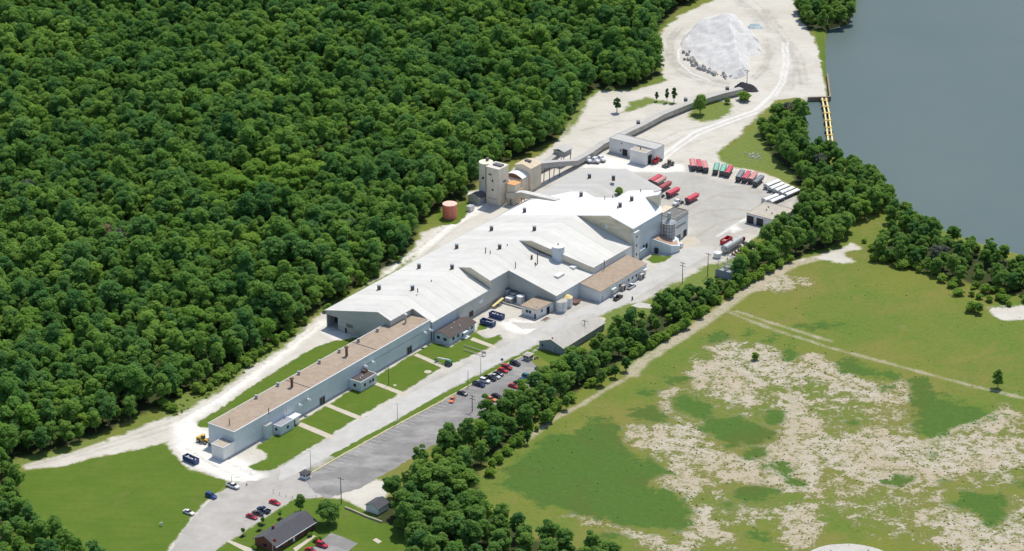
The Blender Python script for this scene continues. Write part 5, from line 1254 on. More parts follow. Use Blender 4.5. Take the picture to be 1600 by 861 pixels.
for db in (.6, 4.0, 7.4): mb.bar(W(a + .8, b + db, 6.9), W(a + 8.6, b + db, 6.9), .18, .18)
mb.build("gantry", M_galv, ss)
MB().abox(a - .2, a + 9.4, b + .1, b + 7.9, .03, .12).build("slab", M_conc, ss)

# ------------------------------------------------------------------ poles
def light_pole(px, pt, pb, label, arm=1):
    p = P(px, pb); h = (pb - pt) * (HC / (cT * (pb + 1440))) / .905
    t = thing("light_pole", label, "street light", p, 0, "light poles along the access road")
    MB().tube((p[0], p[1], 0), (p[0], p[1], h), .14, .08, 8).build("pole", M_galv if arm else M_wood, t)
    if arm:
        q = W(0, -1.2); o_ = W(0, 0); d = (q[0] - o_[0], q[1] - o_[1])
        MB().tube((p[0], p[1], h - .1), (p[0] + d[0], p[1] + d[1], h + .15), .06, .05, 6).build("arm", M_galv, t)
        mb = MB(); mb.bar((p[0] + d[0] * .8, p[1] + d[1] * .8, h + .02), (p[0] + d[0] * 1.5, p[1] + d[1] * 1.5, h + .02), .4, .16); mb.build("lamp", M_trim, t)
light_pole(485.6, 704, 733, "grey light pole on the grass strip just past the white guard booth")
light_pole(621.2, 630.5, 662, "grey light pole on the grass strip across from the small office annex")
light_pole(751.2, 559, 590, "grey light pole on the grass strip beside the row of parked cars")
light_pole(607.3, 570, 601, "brown bare pole standing on the lawn near the end of the long shed", 0)
light_pole(731.3, 579, 607, "dark bare pole on the kerb beside the parked cars", 0)
light_pole(944.3, 406, 421, "thin mast at the corner of the brown roofed store", 0)
def utility_pole(px, pt, pb, label, arms=1):
    p = P(px, pb); h = (pb - pt) * (HC / (cT * (pb + 1440))) / .905
    t = thing("utility_pole", label, "utility pole", p, 0, "wooden utility poles")
    MB().tube((p[0], p[1], 0), (p[0], p[1], h), .19, .12, 8).build("pole", M_wood, t)
    for k in range(arms):
        z = h - .6 - k * 1.3
        A, B_ = W(0, -1.4), W(0, 1.4); o_ = W(0, 0)
        c = MB().bar((p[0] + A[0] - o_[0], p[1] + A[1] - o_[1], z), (p[0] + B_[0] - o_[0], p[1] + B_[1] - o_[1], z), .16, .18).build("crossarm", M_wood, t)
        mb = MB()
        for f_ in (-.9, -.4, .4, .9):
            x_, y_ = p[0] + (B_[0] - o_[0]) * f_, p[1] + (B_[1] - o_[1]) * f_
            mb.tube((x_, y_, z + .183), (x_, y_, z + .45), .07, .05, 6)
        k_ = mb.build("insulator", M_trim); k_.data.transform(Matrix.Translation(-Vector(t.location))); k_.parent = c
utility_pole(737.9, 616.6, 643, "wooden utility pole with crossarms in the middle of the car park", 2)
utility_pole(533.3, 745, 787, "tall wooden utility pole beside the lawn of the brick house", 1)
utility_pole(913.3, 500, 524, "wooden utility pole behind the grey gable shed", 1)
utility_pole(1066, 410, 443, "wooden utility pole beside the road opposite the brown roofed store", 2)
utility_pole(1105.6, 396, 432, "wooden utility pole at the corner of the substation", 1)
utility_pole(990.8, 482, 510, "wooden utility pole among the trees below the road", 1)

# ------------------------------------------------------------------ river works
def pier():
    t = thing("pipe_pier", "yellow twin pipe pier on dark floats crossing the river inlet", "pier", P(1292, 195, -2))
    c = [P(1287.5, 156, -1), P(1292, 178, -1), P(1295, 205, -1), P(1298.5, 232, -1)]
    for s in (-1.0, 1.0):
        mb = MB()
        for p, q in zip(c[:-1], c[1:]): mb.bar((p[0] + s, p[1], -.4), (q[0] + s, q[1], -.4), .75, .55)
        mb.build("pipe", M_pale_yellow, t)
    for k in range(7):
        f_ = k / 6 * 2.999; i = int(f_); p = c[i] + (c[i + 1] - c[i]) * (f_ - i)
        MB().box(p[0] - 1.9, p[0] + 1.9, p[1] - 1.3, p[1] + 1.3, -2.4, -.42).build("float", M_steel, t)
    for k in range(7):
        f_ = (k + .5) / 7 * 2.999; i = int(f_); p = c[i] + (c[i + 1] - c[i]) * (f_ - i)
        MB().box(p[0] - 1.7, p[0] + 1.7, p[1] - .5, p[1] + .5, .152, .4).build("crossbar", M_yellow, t)
pier()
mb = MB()
w0 = [P(1262, 158.5, -2), P(1297, 157.5, -2), P(1292.5, 122, -2)]
for p, q in zip(w0[:-1], w0[1:]): mb.bar((p[0], p[1], -5), (q[0], q[1], -5), .8, 5.35)
tag(mb.build("sea_wall", mat("rusty_sheet_piling", (.26, .20, .14), .9, .25, .5)), "rusty sheet pile dock wall along the river edge of the stone yard", "wall")
mb = MB(); p, q = P(1262, 233, -2), P(1292, 233, -2); mb.bar((p[0], p[1], -5), (q[0], q[1], -5), 2.2, 4.2)
tag(mb.build("jetty", M_conc), "narrow concrete jetty closing the near side of the river inlet", "jetty")

# ------------------------------------------------------------------ stockpiles
def heap(name, label, cat, poly, crest, hgt, m, seed=1, step=1.1, rough=.35, flat=None, top=.9, steep=.85, steep2=None):
    """loose heap: height grows with distance from its outline up to a crest line"""
    poly = np.asarray(poly)
    x0, y0 = poly.min(0) - 1; x1, y1 = poly.max(0) + 1
    gx = np.arange(x0, x1, step); gy = np.arange(y0, y1, step)
    X, Y = np.meshgrid(gx, gy); sh = X.shape
    s = inside_sd(poly, X.ravel(), Y.ravel(), 200).reshape(sh)
    r_ = np.random.default_rng(seed)
    def vn(f):
        g = r_.normal(0, 1, (int((y1 - y0) / f) + 3, int((x1 - x0) / f) + 3))
        u, v = (X - x0) / f, (Y - y0) / f
        i, j = u.astype(int), v.astype(int); a, b = u - i, v - j
        return g[j, i] * (1 - a) * (1 - b) + g[j, i + 1] * a * (1 - b) + g[j + 1, i] * (1 - a) * b + g[j + 1, i + 1] * a * b
    # ridge with falling crest height
    cr_ = np.asarray(crest)
    best = np.full(sh, -1e9)
    for (ax, ay, az), (bx, by, bz) in zip(cr_[:-1], cr_[1:]):
        ex, ey = bx - ax, by - ay
        t_ = np.clip(((X - ax) * ex + (Y - ay) * ey) / (ex * ex + ey * ey), 0, 1)
        d = np.hypot(X - ax - t_ * ex, Y - ay - t_ * ey)
        side = (X - ax) * ey - (Y - ay) * ex
        best = np.maximum(best, az + (bz - az) * t_ - np.where(side > 0, steep if steep2 is None or ey > 0 else steep, steep if steep2 is None else steep2) * d) if steep2 is None else np.maximum(best, az + (bz - az) * t_ - np.where((side < 0) & (ey < -8), steep2, steep) * d)
    Z = np.minimum(best, np.maximum(s, -1) * 1.2)
    Z = Z + (vn(9) * .5 + vn(4) * .3 + vn(2) * .12) * rough * np.clip(s / 4, 0, 1) - .05
    Z = np.maximum(Z, -.3)
    ny, nx = sh
    idx = (np.arange(ny - 1)[:, None] * nx + np.arange(nx - 1)[None, :])
    keep = (s[:-1, :-1] > -1.0)
    ii = idx[keep]
    q = np.stack([ii, ii + 1, ii + nx + 1, ii + nx], 1)
    me = bpy.data.meshes.new(name)
    c = np.array([X.mean(), Y.mean()])
    V = np.stack([X.ravel() - c[0], Y.ravel() - c[1], Z.ravel()], 1)
    me.from_pydata(V.tolist(), [], q.tolist()); me.materials.append(m)
    bm = bmesh.new(); bm.from_mesh(me); bmesh.ops.delete(bm, geom=[v for v in bm.verts if not v.link_faces], context='VERTS'); bm.to_mesh(me); bm.free()
    o = bpy.data.objects.new(name, me); o.location = (c[0], c[1], 0); C.objects.link(o)
    return tag(o, label, cat)
base = px_poly([(1058, 80), (1068, 100), (1092, 115), (1122, 122), (1152, 125), (1165, 120), (1180, 106), (1190, 88), (1190, 68), (1178, 52), (1152, 40), (1120, 36), (1088, 42), (1066, 58)])
c0, c1, c2 = P(1106, 56), P(1136, 58), P(1160, 117)
heap("stone_stockpile", "great pale crushed limestone stockpile with a long ridge in the far yard", "stockpile", base, [(c0[0], c0[1], 9.5), (c1[0], c1[1], 13.8), (c2[0], c2[1], 4.0)], 12, M_stone, 3, 1.1, 1.0, steep=.42, steep2=1.05)
base = px_poly([(1144, 137), (1150, 143), (1168, 146), (1190, 147), (1186, 140), (1172, 134), (1158, 132)])
c0, c1 = P(1158, 139), P(1176, 141)
heap("coal_pile", "small black coal heap at the foot of the pale stone stockpile", "coal heap", base, [(c0[0], c0[1], 4.2), (c1[0], c1[1], 3.2)], 4, M_coal, 5, .6, .3, steep=.9)
base = px_poly([(1164, 42), (1172, 48), (1188, 50), (1194, 44), (1186, 36), (1172, 36)])
c0, c1 = P(1174, 43), P(1186, 43)
heap("debris_heap", "small bluish white debris heap behind the stone stockpile", "debris heap", base, [(c0[0], c0[1], 2.6), (c1[0], c1[1], 2.8)], 3, mat("bluish_debris", (.46, .54, .57), .9, .3, .5), 8, .7, .6)
mb = MB()
for k in range(90):
    t_ = rnd.random(); i = min(3, int(t_ * 4)); bpts = [(1072, 84), (1082, 100), (1098, 111), (1120, 118), (1146, 123)]
    f_ = t_ * 4 - i; px = bpts[i][0] + (bpts[i + 1][0] - bpts[i][0]) * f_ + rnd.gauss(0, 3); py = bpts[i][1] + (bpts[i + 1][1] - bpts[i][1]) * f_ + rnd.gauss(0, 2.2) - 1
    p = P(px, py); s = .25 + rnd.random() ** 2 * 1.15
    n_ = 6; A = []; B_ = []
    for j in range(n_):
        aa = 6.283 * j / n_; A.append((p[0] + s * math.cos(aa) * (.8 + .4 * rnd.random()), p[1] + s * math.sin(aa) * (.8 + .4 * rnd.random()), -.1)); B_.append((p[0] + s * .6 * math.cos(aa), p[1] + s * .6 * math.sin(aa), s * (.9 + .7 * rnd.random())))
    mb.prism(A, B_)
o = mb.build("fallen_boulders", mat("grey_boulder", (.42, .41, .385), .95, .25, .5)); o["kind"] = "stuff"; tag(o, "line of grey broken boulders along the left foot of the stone stockpile", "boulders")
mb = MB()
for k in range(70):
    p = P(1178 + rnd.gauss(0, 7), 244 + rnd.gauss(0, 4)); s = .14 + rnd.random() * .3
    mb.box(p[0] - s, p[0] + s, p[1] - s * .8, p[1] + s * .8, 0, s * 1.1, 0, s * .35, s * .3)
o = mb.build("rubble", mat("pale_rubble", (.5, .49, .46), .95, .3, .5)); o["kind"] = "stuff"; tag(o, "scatter of pale rubble on the grass above the parked trailers", "rubble")
lp = utility_pole(1167, 110, 131, "lattice lighting mast at the foot of the stone stockpile", 1)

# ------------------------------------------------------------------ vehicles
def loft(mb, secs, mi=0):
    """secs: list of (x, half width bottom, half width top, z0, z1)"""
    i = len(mb.v)
    for x, wb, wt, z0, z1 in secs:
        mb.v += [(x, -wb, z0), (x, wb, z0), (x, wt, z1), (x, -wt, z1)]
    n = len(secs)
    for k in range(n - 1):
        a = i + 4 * k; b = a + 4
        for j in range(4):
            mb.f.append((a + j, a + (j + 1) % 4, b + (j + 1) % 4, b + j)); mb.m.append(mi)
    mb.f.append((i, i + 3, i + 2, i + 1)); mb.m.append(mi)
    e = i + 4 * (n - 1)
    mb.f.append((e, e + 1, e + 2, e + 3)); mb.m.append(mi)
def wheel(parent, x, y, r=.33, w_=.22):
    o = MB().tube((x, y - w_ / 2, r), (x, y + w_ / 2, r), r, r, 14).build("wheel", M_rubber, parent, world=False)
    h = MB().tube((x, y - w_ / 2 - .01, r), (x, y + w_ / 2 + .01, r), r * .6, r * .6, 10).build("rim", M_galv, None)
    h.parent = o
    return o
M_lamp = mat("headlight_glass", (.75, .77, .78), .2, .03)
CARP = {}
def car_proto(kind):
    t = thing({'sedan': "sedan_car", 'suv': "suv_car", 'pickup': "pickup_truck"}[kind], "proto", {'sedan': "car", 'suv': "car", 'pickup': "pickup truck"}[kind], (0, 0, 0))
    mb = MB(); gl = MB()
    if kind == 'sedan':
        L2, wd = 2.35, .90
        loft(mb, [(-2.35, .72, .68, .38, .82), (-2.2, .86, .80, .28, .92), (-1.5, .9, .84, .24, .95), (.9, .9, .84, .24, .93), (1.9, .88, .80, .26, .80), (2.28, .78, .7, .3, .68), (2.36, .66, .6, .38, .6)])
        loft(gl, [(-1.75, .76, .74, .9, .955), (-1.05, .78, .62, .9, 1.38), (.1, .78, .62, .9, 1.38), (1.05, .76, .74, .9, .945)])
        loft(mb, [(-1.0, .63, .58, 1.37, 1.43), (.05, .63, .58, 1.37, 1.43)])
        ax = (-1.4, 1.45); r = .33
    elif kind == 'suv':
        wd = .94
        loft(mb, [(-2.35, .84, .80, .42, 1.0), (-2.2, .92, .88, .34, 1.08), (1.0, .94, .88, .3, 1.08), (2.05, .92, .84, .32, 1.0), (2.35, .8, .72, .42, .86)])
        loft(gl, [(-2.2, .84, .8, 1.05, 1.1), (-1.95, .84, .7, 1.05, 1.66), (.25, .84, .7, 1.05, 1.66), (1.05, .82, .8, 1.05, 1.09)])
        loft(mb, [(-1.98, .72, .66, 1.65, 1.74), (.22, .72, .66, 1.65, 1.74)])
        ax = (-1.4, 1.45); r = .38
    else:
        wd = .98
        loft(mb, [(-2.8, .9, .88, .5, .62), (-2.7, .96, .92, .42, .64), (.2, .96, .92, .4, .66)])
        for s in (-1, 1):
            mb.box(-2.75, -.55, s * .93 - .07, s * .93 + .07, .62, 1.1)
        mb.box(-2.82, -2.7, -.98, .98, .5, 1.1)
        loft(mb, [(-.55, .98, .92, .4, 1.12), (1.25, .98, .92, .4, 1.12), (2.5, .95, .86, .42, 1.02), (2.75, .84, .76, .48, .9)])
        loft(gl, [(-.55, .88, .86, 1.1, 1.13), (-.4, .88, .74, 1.1, 1.72), (.75, .88, .74, 1.1, 1.72), (1.4, .86, .84, 1.1, 1.13)])
        loft(mb, [(-.42, .76, .7, 1.71, 1.8), (.72, .76, .7, 1.71, 1.8)])
        ax = (-1.75, 1.7); r = .4
    for v in ():
        pass
    mb.build("body", paint("car_white", (.75, .75, .75), .25), t, world=False)
    gl.build("window", M_glass, t, world=False)
    if kind == 'pickup':
        MB().box(-2.69, -.56, -.855, .855, .665, .70).build("bed_liner", M_rubber, t, world=False)
    for x in ax:
        for s in (-1, 1): wheel(t, x, s * (wd - .1), r)
    xe = {'sedan': 2.33, 'suv': 2.3, 'pickup': 2.72}[kind]; ze = {'sedan': .6, 'suv': .84, 'pickup': .86}[kind]
    for s in (-1, 1): MB().box(xe - .12, xe + .04, s * .6 - .16, s * .6 + .16, ze - .09, ze + .06).build("headlight", M_lamp, t, world=False)
    return t
COL = {'white': (.78, .78, .77), 'silver': (.5, .52, .53), 'black': (.012, .013, .016), 'navy': (.012, .03, .10), 'blue': (.02, .06, .24), 'red': (.50, .012, .025), 'crimson': (.38, .01, .03), 'orange': (.75, .20, .05), 'teal': (.03, .15, .17), 'green': (.03, .09, .04), 'charcoal': (.04, .043, .05)}
def car_paint(c): return paint("car_" + c, COL[c], .22, .03)
def hood(parent, x0, x1, col, z, wd=.72):
    MB().box(x0, x1, -wd, wd, z, z + .02).build("bonnet", car_paint(col), parent, world=False)
used = set()
cars_lot = "cars parked in the long car park"
cars_fore = "cars parked on the forecourt"
CARS = [
 ('pickup', 364, 761.5, V_RZ, 'white', "white pickup truck parked on the forecourt edge beside the lawn", cars_fore),
 ('suv', 330, 777, V_RZ, 'blue', "dark blue hatchback parked at the forecourt edge between two white vehicles", cars_fore),
 ('sedan', 295, 802.5, V_RZ, 'white', "white sedan parked lowest along the forecourt lawn edge", cars_fore),
 ('sedan', 429.5, 787, V_RZ, 'red', "red sedan parked alone nearest the wire fence", cars_fore),
 ('pickup', 412, 799, V_RZ + math.pi, 'navy', "navy pickup truck with black bed parked by the house lawn", cars_fore),
 ('sedan', 402.8, 803.5, V_RZ + math.pi, 'charcoal', "charcoal sedan squeezed between the navy pickup and a red sedan", cars_fore),
 ('sedan', 393.6, 809, V_RZ, 'crimson', "crimson sedan at the lower end of the row by the house lawn", cars_fore),
 ('suv', 503, 853.5, V_RZ, 'red', "red SUV on the small asphalt pad beside the brick house", cars_fore),
 ('sedan', 486, 862, V_RZ, 'red', "red car at the bottom edge of the picture beside the brick house pad", cars_fore),
 ('sedan', 706.5, 626.5, math.radians(-102), 'orange', "orange car parked askew across the car park stripes", cars_lot),
 ('sedan', 722.6, 616.5, V_RZ, 'charcoal', "dark car with a pale bonnet, first in the kerb row", cars_lot),
 ('pickup', 748.5, 602.5, V_RZ, 'navy', "navy pickup next to the white SUV in the kerb row", cars_lot),
 ('suv', 757.5, 597, V_RZ, 'white', "white SUV in the kerb row of the car park", cars_lot),
 ('pickup', 766, 593, V_RZ, 'black', "large black pickup in the middle of the kerb row", cars_lot),
 ('sedan', 773.8, 589.8, V_RZ, 'silver', "silver sedan tucked beside the large black pickup", cars_lot),
 ('sedan', 778.5, 586, V_RZ, 'black', "black sedan with a white bonnet in the kerb row", cars_lot),
 ('sedan', 785.5, 580.5, V_RZ, 'red', "red coupe beside the black and white sedan", cars_lot),
 ('suv', 792, 576, V_RZ, 'crimson', "crimson SUV, the farther of two red cars in the kerb row", cars_lot),
 ('suv', 805, 570, V_RZ, 'black', "black SUV parked alone at the far end of the kerb row", cars_lot),
 ('sedan', 844, 578.5, V_RZ, 'charcoal', "charcoal car by the trees at the far corner of the car park", cars_lot),
 ('suv', 824, 590.5, V_RZ, 'teal', "teal SUV parked against the tree belt", cars_lot),
 ('sedan', 818, 596, V_RZ, 'blue', "blue sedan parked against the tree belt beside the teal SUV", cars_lot),
 ('sedan', 810.5, 600.5, V_RZ, 'green', "green car half hidden under the belt trees beside the blue sedan", cars_lot),
 ('sedan', 802.5, 605, V_RZ, 'red', "red car almost hidden under the belt trees", cars_lot),
 ('sedan', 776, 620.5, V_RZ, 'black', "black car peeping out of the belt trees in mid car park", cars_lot),
 ('sedan', 767.5, 625.5, V_RZ, 'orange', "orange red car mostly under the belt trees", cars_lot),
 ('pickup', 986.5, 449.5, U_RZ, 'white', "white pickup parked in front of the brown roofed store", None),
 ('pickup', 965.8, 467, U_RZ, 'charcoal', "charcoal pickup on the road in front of the brown roofed store", None),
]
for kind, px, py, rz, col, lab, grp in CARS:
    p = P(px, py)
    if kind not in CARP:
        o = CARP[kind] = car_proto(kind)
        o.location = tuple(p + np.array([0, 0, .03])); o.rotation_euler = (0, 0, rz); o["label"] = lab
        if grp: o["group"] = grp
        recolor(o, {'body': car_paint(col)})
    else:
        o = dup(CARP[kind], p + np.array([0, 0, .03]), rz, lab, grp, {'body': car_paint(col)})
        if not grp and "group" in o: del o["group"]
    if 'pale bonnet' in lab or 'white bonnet' in lab: hood(o, 1.15, 1.85, 'white', .84)
    if 'navy pickup truck with black bed' in lab:
        MB().box(-.95, -.6, -.8, .8, .9, 1.25).build("toolbox", M_galv, o, world=False)

def tractor_proto():
    t = thing("truck_tractor", "proto", "truck", (0, 0, 0))
    mb = MB()
    loft(mb, [(.1, 1.15, 1.1, 1.0, 2.7), (.3, 1.2, 1.12, .9, 2.95), (1.5, 1.2, 1.05, .9, 2.9), (1.9, 1.18, 1.1, .9, 1.95)])
    loft(mb, [(1.9, 1.0, .9, .8, 1.9), (3.3, .95, .8, .8, 1.7), (3.5, .85, .7, .8, 1.45)])
    mb.build("cab", paint("car_white", COL['white']), t, world=False)
    g = MB(); loft(g, [(1.52, 1.0, .9, 2.0, 2.75), (1.87, 1.05, 1.0, 1.98, 2.05)]); g.box(.5, 1.3, -1.21, 1.21, 2.0, 2.6); g.build("window", M_glass, t, world=False)
    f = MB(); f.box(-3.2, 3.3, -.45, .45, .6, .95); f.box(-2.6, -1.0, -.55, .55, .953, 1.15); f.box(3.3, 3.6, -1.1, 1.1, .5, .85); f.build("chassis", M_steel, t, world=False)
    for x in (-2.5, -1.2, 2.5):
        for s in (-1, 1): wheel(t, x, s * .95, .5, .4 if x < 0 else .28)
    for s in (-1, 1): MB().tube((0, s * 1.0, 1.0), (0, s * 1.0, 3.3), .1, .1, 6).build("exhaust_stack", M_galv, t, world=False)
    return t
def trailer_proto():
    t = thing("dump_trailer", "proto", "trailer", (0, 0, 0))
    mb = MB(); loft(mb, [(-4.6, 1.0, 1.25, 1.15, 2.7), (3.9, 1.0, 1.25, 1.15, 2.7), (4.5, .95, 1.25, 1.7, 2.7)])
    for k in range(8):
        x = -4.2 + k * 1.1
        for s in (-1, 1): mb.prism([(x, s * 1.08 - .05, 1.2), (x + .12, s * 1.08 - .05, 1.2), (x + .12, s * 1.08 + .05, 1.2), (x, s * 1.08 + .05, 1.2)], [(x, s * 1.27 - .05, 2.66), (x + .12, s * 1.27 - .05, 2.66), (x + .12, s * 1.27 + .05, 2.66), (x, s * 1.27 + .05, 2.66)])
    mb.build("tub", M_galv, t, world=False)
    mb = MB(); n = 9
    for k in range(n):
        x0, x1 = -4.65 + k * 1.02, -4.65 + (k + 1) * 1.02
        h = .12 if k % 2 else .2
        loft(mb, [(x0, 1.33, 1.33, 2.55, 2.73), (x0 + .05, 1.33, .5, 2.55, 2.82 + h), (x1 - .05, 1.33, .5, 2.55, 2.82 + h), (x1, 1.33, 1.33, 2.55, 2.73)])
    mb.build("tarp", M_red_tarp, t, world=False)
    mb = MB(); mb.box(-4.76, -4.61, -1.24, 1.24, 1.1, 2.72); [mb.box(-4.84, -4.765, y - .06, y + .06, 1.1, 2.72) for y in (-1.0, -.35, .35, 1.0)]; mb.build("tailgate", M_steel, t, world=False)
    mb = MB(); mb.box(-4.5, 4.4, -.5, .5, .85, 1.13); mb.box(-4.7, -4.5, -1.1, 1.1, .55, .75); mb.build("chassis", M_steel, t, world=False)
    for x in (-3.6, -2.3):
        for s in (-1, 1): wheel(t, x, s * .95, .5, .45)
    for s in (-1, 1): MB().box(2.6, 2.8, s * .7 - .1, s * .7 + .1, 0, .85).build("landing_leg", M_steel, t, world=False)
    return t
TR = trailer_proto(); first = True
def ang(dx, dy, py):
    """heading of a ground direction given by an offset in the survey photograph"""
    a = P(1100, py); b = P(1100 + dx, py + dy); return math.atan2(b[1] - a[1], b[0] - a[0])
row = "covered dump trailers parked in a row along the grass"
yard = "red covered trailers parked beside the plant"
TRL = [
 (1082, 262, 91, M_pink_tarp, M_maroon_tarp, "dusty pink covered dump trailer, leftmost of the row along the grass", row),
 (1092.3, 263, 92, M_red_tarp, M_galv, "crimson covered dump trailer between two dusty pink ones", row),
 (1101.3, 265, 93, M_pink_tarp, M_galv, "dusty pink covered dump trailer next to the gap before the green ones", row),
 (1119, 268.5, 80, M_green_tarp, M_steel, "seafoam green covered dump trailer, left of the two green ones", row),
 (1129.7, 270.5, 78, M_green_tarp, M_steel, "seafoam green covered dump trailer beside a red one", row),
 (1138.8, 272.5, 73, M_red_tarp, M_steel, "crimson covered dump trailer to the right of the green pair", row),
 (1156.5, 279.5, 72, M_grey_tarp, M_steel, "slate grey covered dump trailer left of two red ones", row),
 (1166.2, 281, 70, M_red_tarp, M_galv, "crimson covered dump trailer beside the slate grey one", row),
 (1176.2, 282.5, 68, M_pink_tarp, M_galv, "dusty pink covered dump trailer near the right end of the row", row),
 (1184.6, 287.5, 62, M_grey_tarp, M_steel, "slate grey covered dump trailer at the right end of the row", row),
 (1051.5, 305.5, 52, M_red_tarp, M_red_tarp, "crimson trailer parked second from the plant's far corner", yard),
 (1081.5, 314.5, 52, M_red_tarp, M_red_tarp, "crimson trailer standing out in the yard beside a white truck tractor", yard),
 (1039, 296, 54, M_maroon_tarp, M_maroon_tarp, "maroon trailer coupled to a white tractor close to the plant wall", yard),
 (1031, 288.5, 56, M_pink_tarp, M_galv, "dusty pink trailer half hidden by the white roof corner", yard),
 (1024, 285.5, 56, M_red_tarp, M_maroon_tarp, "crimson trailer mostly hidden behind the white roof corner", yard),
]
for i, (px, py, deg, tarp, tub, lab, grp) in enumerate(TRL):
    p = P(px, py)
    if i == 0:
        TR.location = tuple(p); TR.rotation_euler = (0, 0, math.radians(deg)); TR["label"] = lab; TR["group"] = grp; recolor(TR, {'tarp': tarp, 'tub': tub})
    else:
        dup(TR, p, math.radians(deg), lab, grp, {'tarp': tarp, 'tub': tub}, s=(.92, 1, 1) if i > 9 else None)
TC = tractor_proto()
for i, (px, py, deg, col, lab) in enumerate(((1060, 319.5, 232, 'white', "white truck tractor standing in the yard next to a crimson trailer"), (1030.5, 309.5, 236, 'white', "white truck tractor squeezed between the plant and the maroon trailer"), (1027.5, 253.5, 235, 'red', "red truck tractor beside the far garage"),
                                        (917, 252.5, 300, 'white', "white truck parked nearest the covered conveyor in the sandy yard"), (927, 253.5, 320, 'white', "white truck in the middle of the sandy yard group"), (937, 251, 310, 'white', "white truck nearest the far workshop in the sandy yard group"), (1161.5, 379.5, 120, 'crimson', "small dark red truck parked behind the silver gas tank"))):
    p = P(px, py)
    if i == 0:
        TC.location = tuple(p); TC.rotation_euler = (0, 0, math.radians(deg)); TC["label"] = lab; recolor(TC, {'cab': car_paint(col)})
    else:
        dup(TC, p, math.radians(deg), lab, None, {'cab': car_paint(col)}, s=(.8, .9, .85) if i > 5 else None)
def flat_proto():
    t = thing("hopper_trailer", "proto", "trailer", (0, 0, 0))
    mb = MB(); loft(mb, [(-5.2, 1.0, 1.2, 1.0, 1.9), (4.6, 1.0, 1.2, 1.0, 1.9)]); mb.build("body", M_grey_tarp, t, world=False)
    mb = MB()
    for k in range(7):
        x0 = -5.2 + k * 1.4; loft(mb, [(x0, 1.27, 1.2, 1.85, 1.98), (x0 + .06, 1.27, .8, 1.85, 2.16), (x0 + 1.34, 1.27, .8, 1.85, 2.16), (x0 + 1.4, 1.27, 1.2, 1.85, 1.98)])
    mb.build("tarp", M_white_tarp, t, world=False)
    MB().box(4.62, 4.8, -1.2, 1.2, .9, 2.6).build("headboard", M_galv, t, world=False)
    MB().box(-5.2, 6.0, -.5, .5, .75, .98).build("chassis", M_steel, t, world=False)
    for x in (-4.4, -3.1):
        for s in (-1, 1): wheel(t, x, s * .95, .5, .45)
    for s in (-1, 1): MB().box(3.2, 3.4, s * .7 - .1, s * .7 + .1, 0, .75).build("landing_leg", M_steel, t, world=False)
    return t
FT = flat_proto(); wg = "white covered trailers beside the truck garage"
for i, (px, py, lab) in enumerate(((1206, 291.5, "white covered trailer, farthest of the diagonal rank beside the river trees"), (1212, 296, "white covered trailer, second from the far end of the diagonal rank"), (1220, 299, "white covered trailer in the middle of the diagonal rank"),
                                 (1228, 302.5, "white covered trailer, second from the near end of the diagonal rank"), (1236, 306, "white covered trailer at the near end of the diagonal rank"),
                                 (1203, 314, "white covered trailer behind the truck garage, left of a pair"), (1212.5, 316.5, "white covered trailer behind the truck garage, right of a pair"))):
    p = P(px, py); rz = ang(-27, 11, 300)
    if i == 0: FT.location = tuple(p); FT.rotation_euler = (0, 0, rz); FT["label"] = lab; FT["group"] = wg
    else: dup(FT, p, rz, lab, wg)

# roll-off containers
def bin_proto(L2=3.3):
    t = thing("roll_off_container", "proto", "container", (0, 0, 0))
    mb = MB(); w_ = 1.2; h = 2.0
    mb.box(-L2, L2, -w_, w_, .25, .4)
    for s in (-1, 1): mb.box(-L2, L2, s * w_ - .06, s * w_ + .06, .403, h)
    for s in (-1, 1): mb.box(s * L2 - .06, s * L2 + .06, -w_ + .063, w_ - .063, .403, h)
    mb.build("tub", M_blue_m, t, world=False)
    mb = MB()
    for k in range(9):
        x = -L2 + .3 + k * (2 * L2 - .6) / 8
        for s in (-1, 1): mb.box(x - .06, x + .06, s * (w_ + .12) - .055, s * (w_ + .12) + .055, .4, h - .05)
    for s in (-1, 1): mb.box(-L2 - .08, L2 + .08, s * w_ - .1, s * w_ + .1, h + .003, h + .12)
    mb.build("rib", M_blue_m, t, world=False)
    mb = MB(); [mb.box(-L2, L2, y - .08, y + .08, .08, .248) for y in (-.5, .5)]; mb.build("skid", M_steel, t, world=False)
    for x in (-L2 + .5, L2 - .5):
        for s in (-1, 1): MB().tube((x, s * .9 - .08, .16), (x, s * .9 + .08, .16), .16, .16, 10).build("roller", M_steel, t, world=False)
    return t
BP = bin_proto()
for i, (px, py, rz, m, lab, rl) in enumerate(((298.5, 721.5, V_RZ - .1, M_blue_m, "blue roll-off container on the white chalk yard near the long shed", "pale rubbish filling the blue container on the chalk yard"),
                               (776.3, 496.5, V_RZ, M_blue_m, "blue roll-off container nearer the cream office in the dumpster yard", "pale rubbish in the blue container nearer the cream office"),
                               (762.2, 507.5, V_RZ, M_blue_m, "blue roll-off container nearer the dark roofed plant office", "pale rubbish in the blue container nearer the plant office"),
                               (1134.6, 379, U_RZ, M_red_m, "bright red open roll-off container in the truck yard", "pale rubbish in the bright red container"))):
    p = P(px, py)
    if i == 0: BP.location = tuple(p); BP.rotation_euler = (0, 0, rz); BP["label"] = lab; recolor(BP, {'tub': m, 'rib': m})
    else: dup(BP, p, rz, lab, None, {'tub': m, 'rib': m})
    mb = MB()
    for k in range(26):
        x, y = rnd.uniform(-2.8, 2.6), rnd.uniform(-.9, .9); s = rnd.uniform(.15, .42)
        if i == 3 and x > .2: continue
        mb.box(x - s, x + s, max(-1.1, y - s), min(1.1, y + s), .45, rnd.uniform(.9, 1.95), 0, s * .25, s * .2)
    o = mb.build("rubbish", M_trash); o.location = tuple(p); o.rotation_euler = (0, 0, rz); o["kind"] = "stuff"; tag(o, lab and rl, "rubbish")

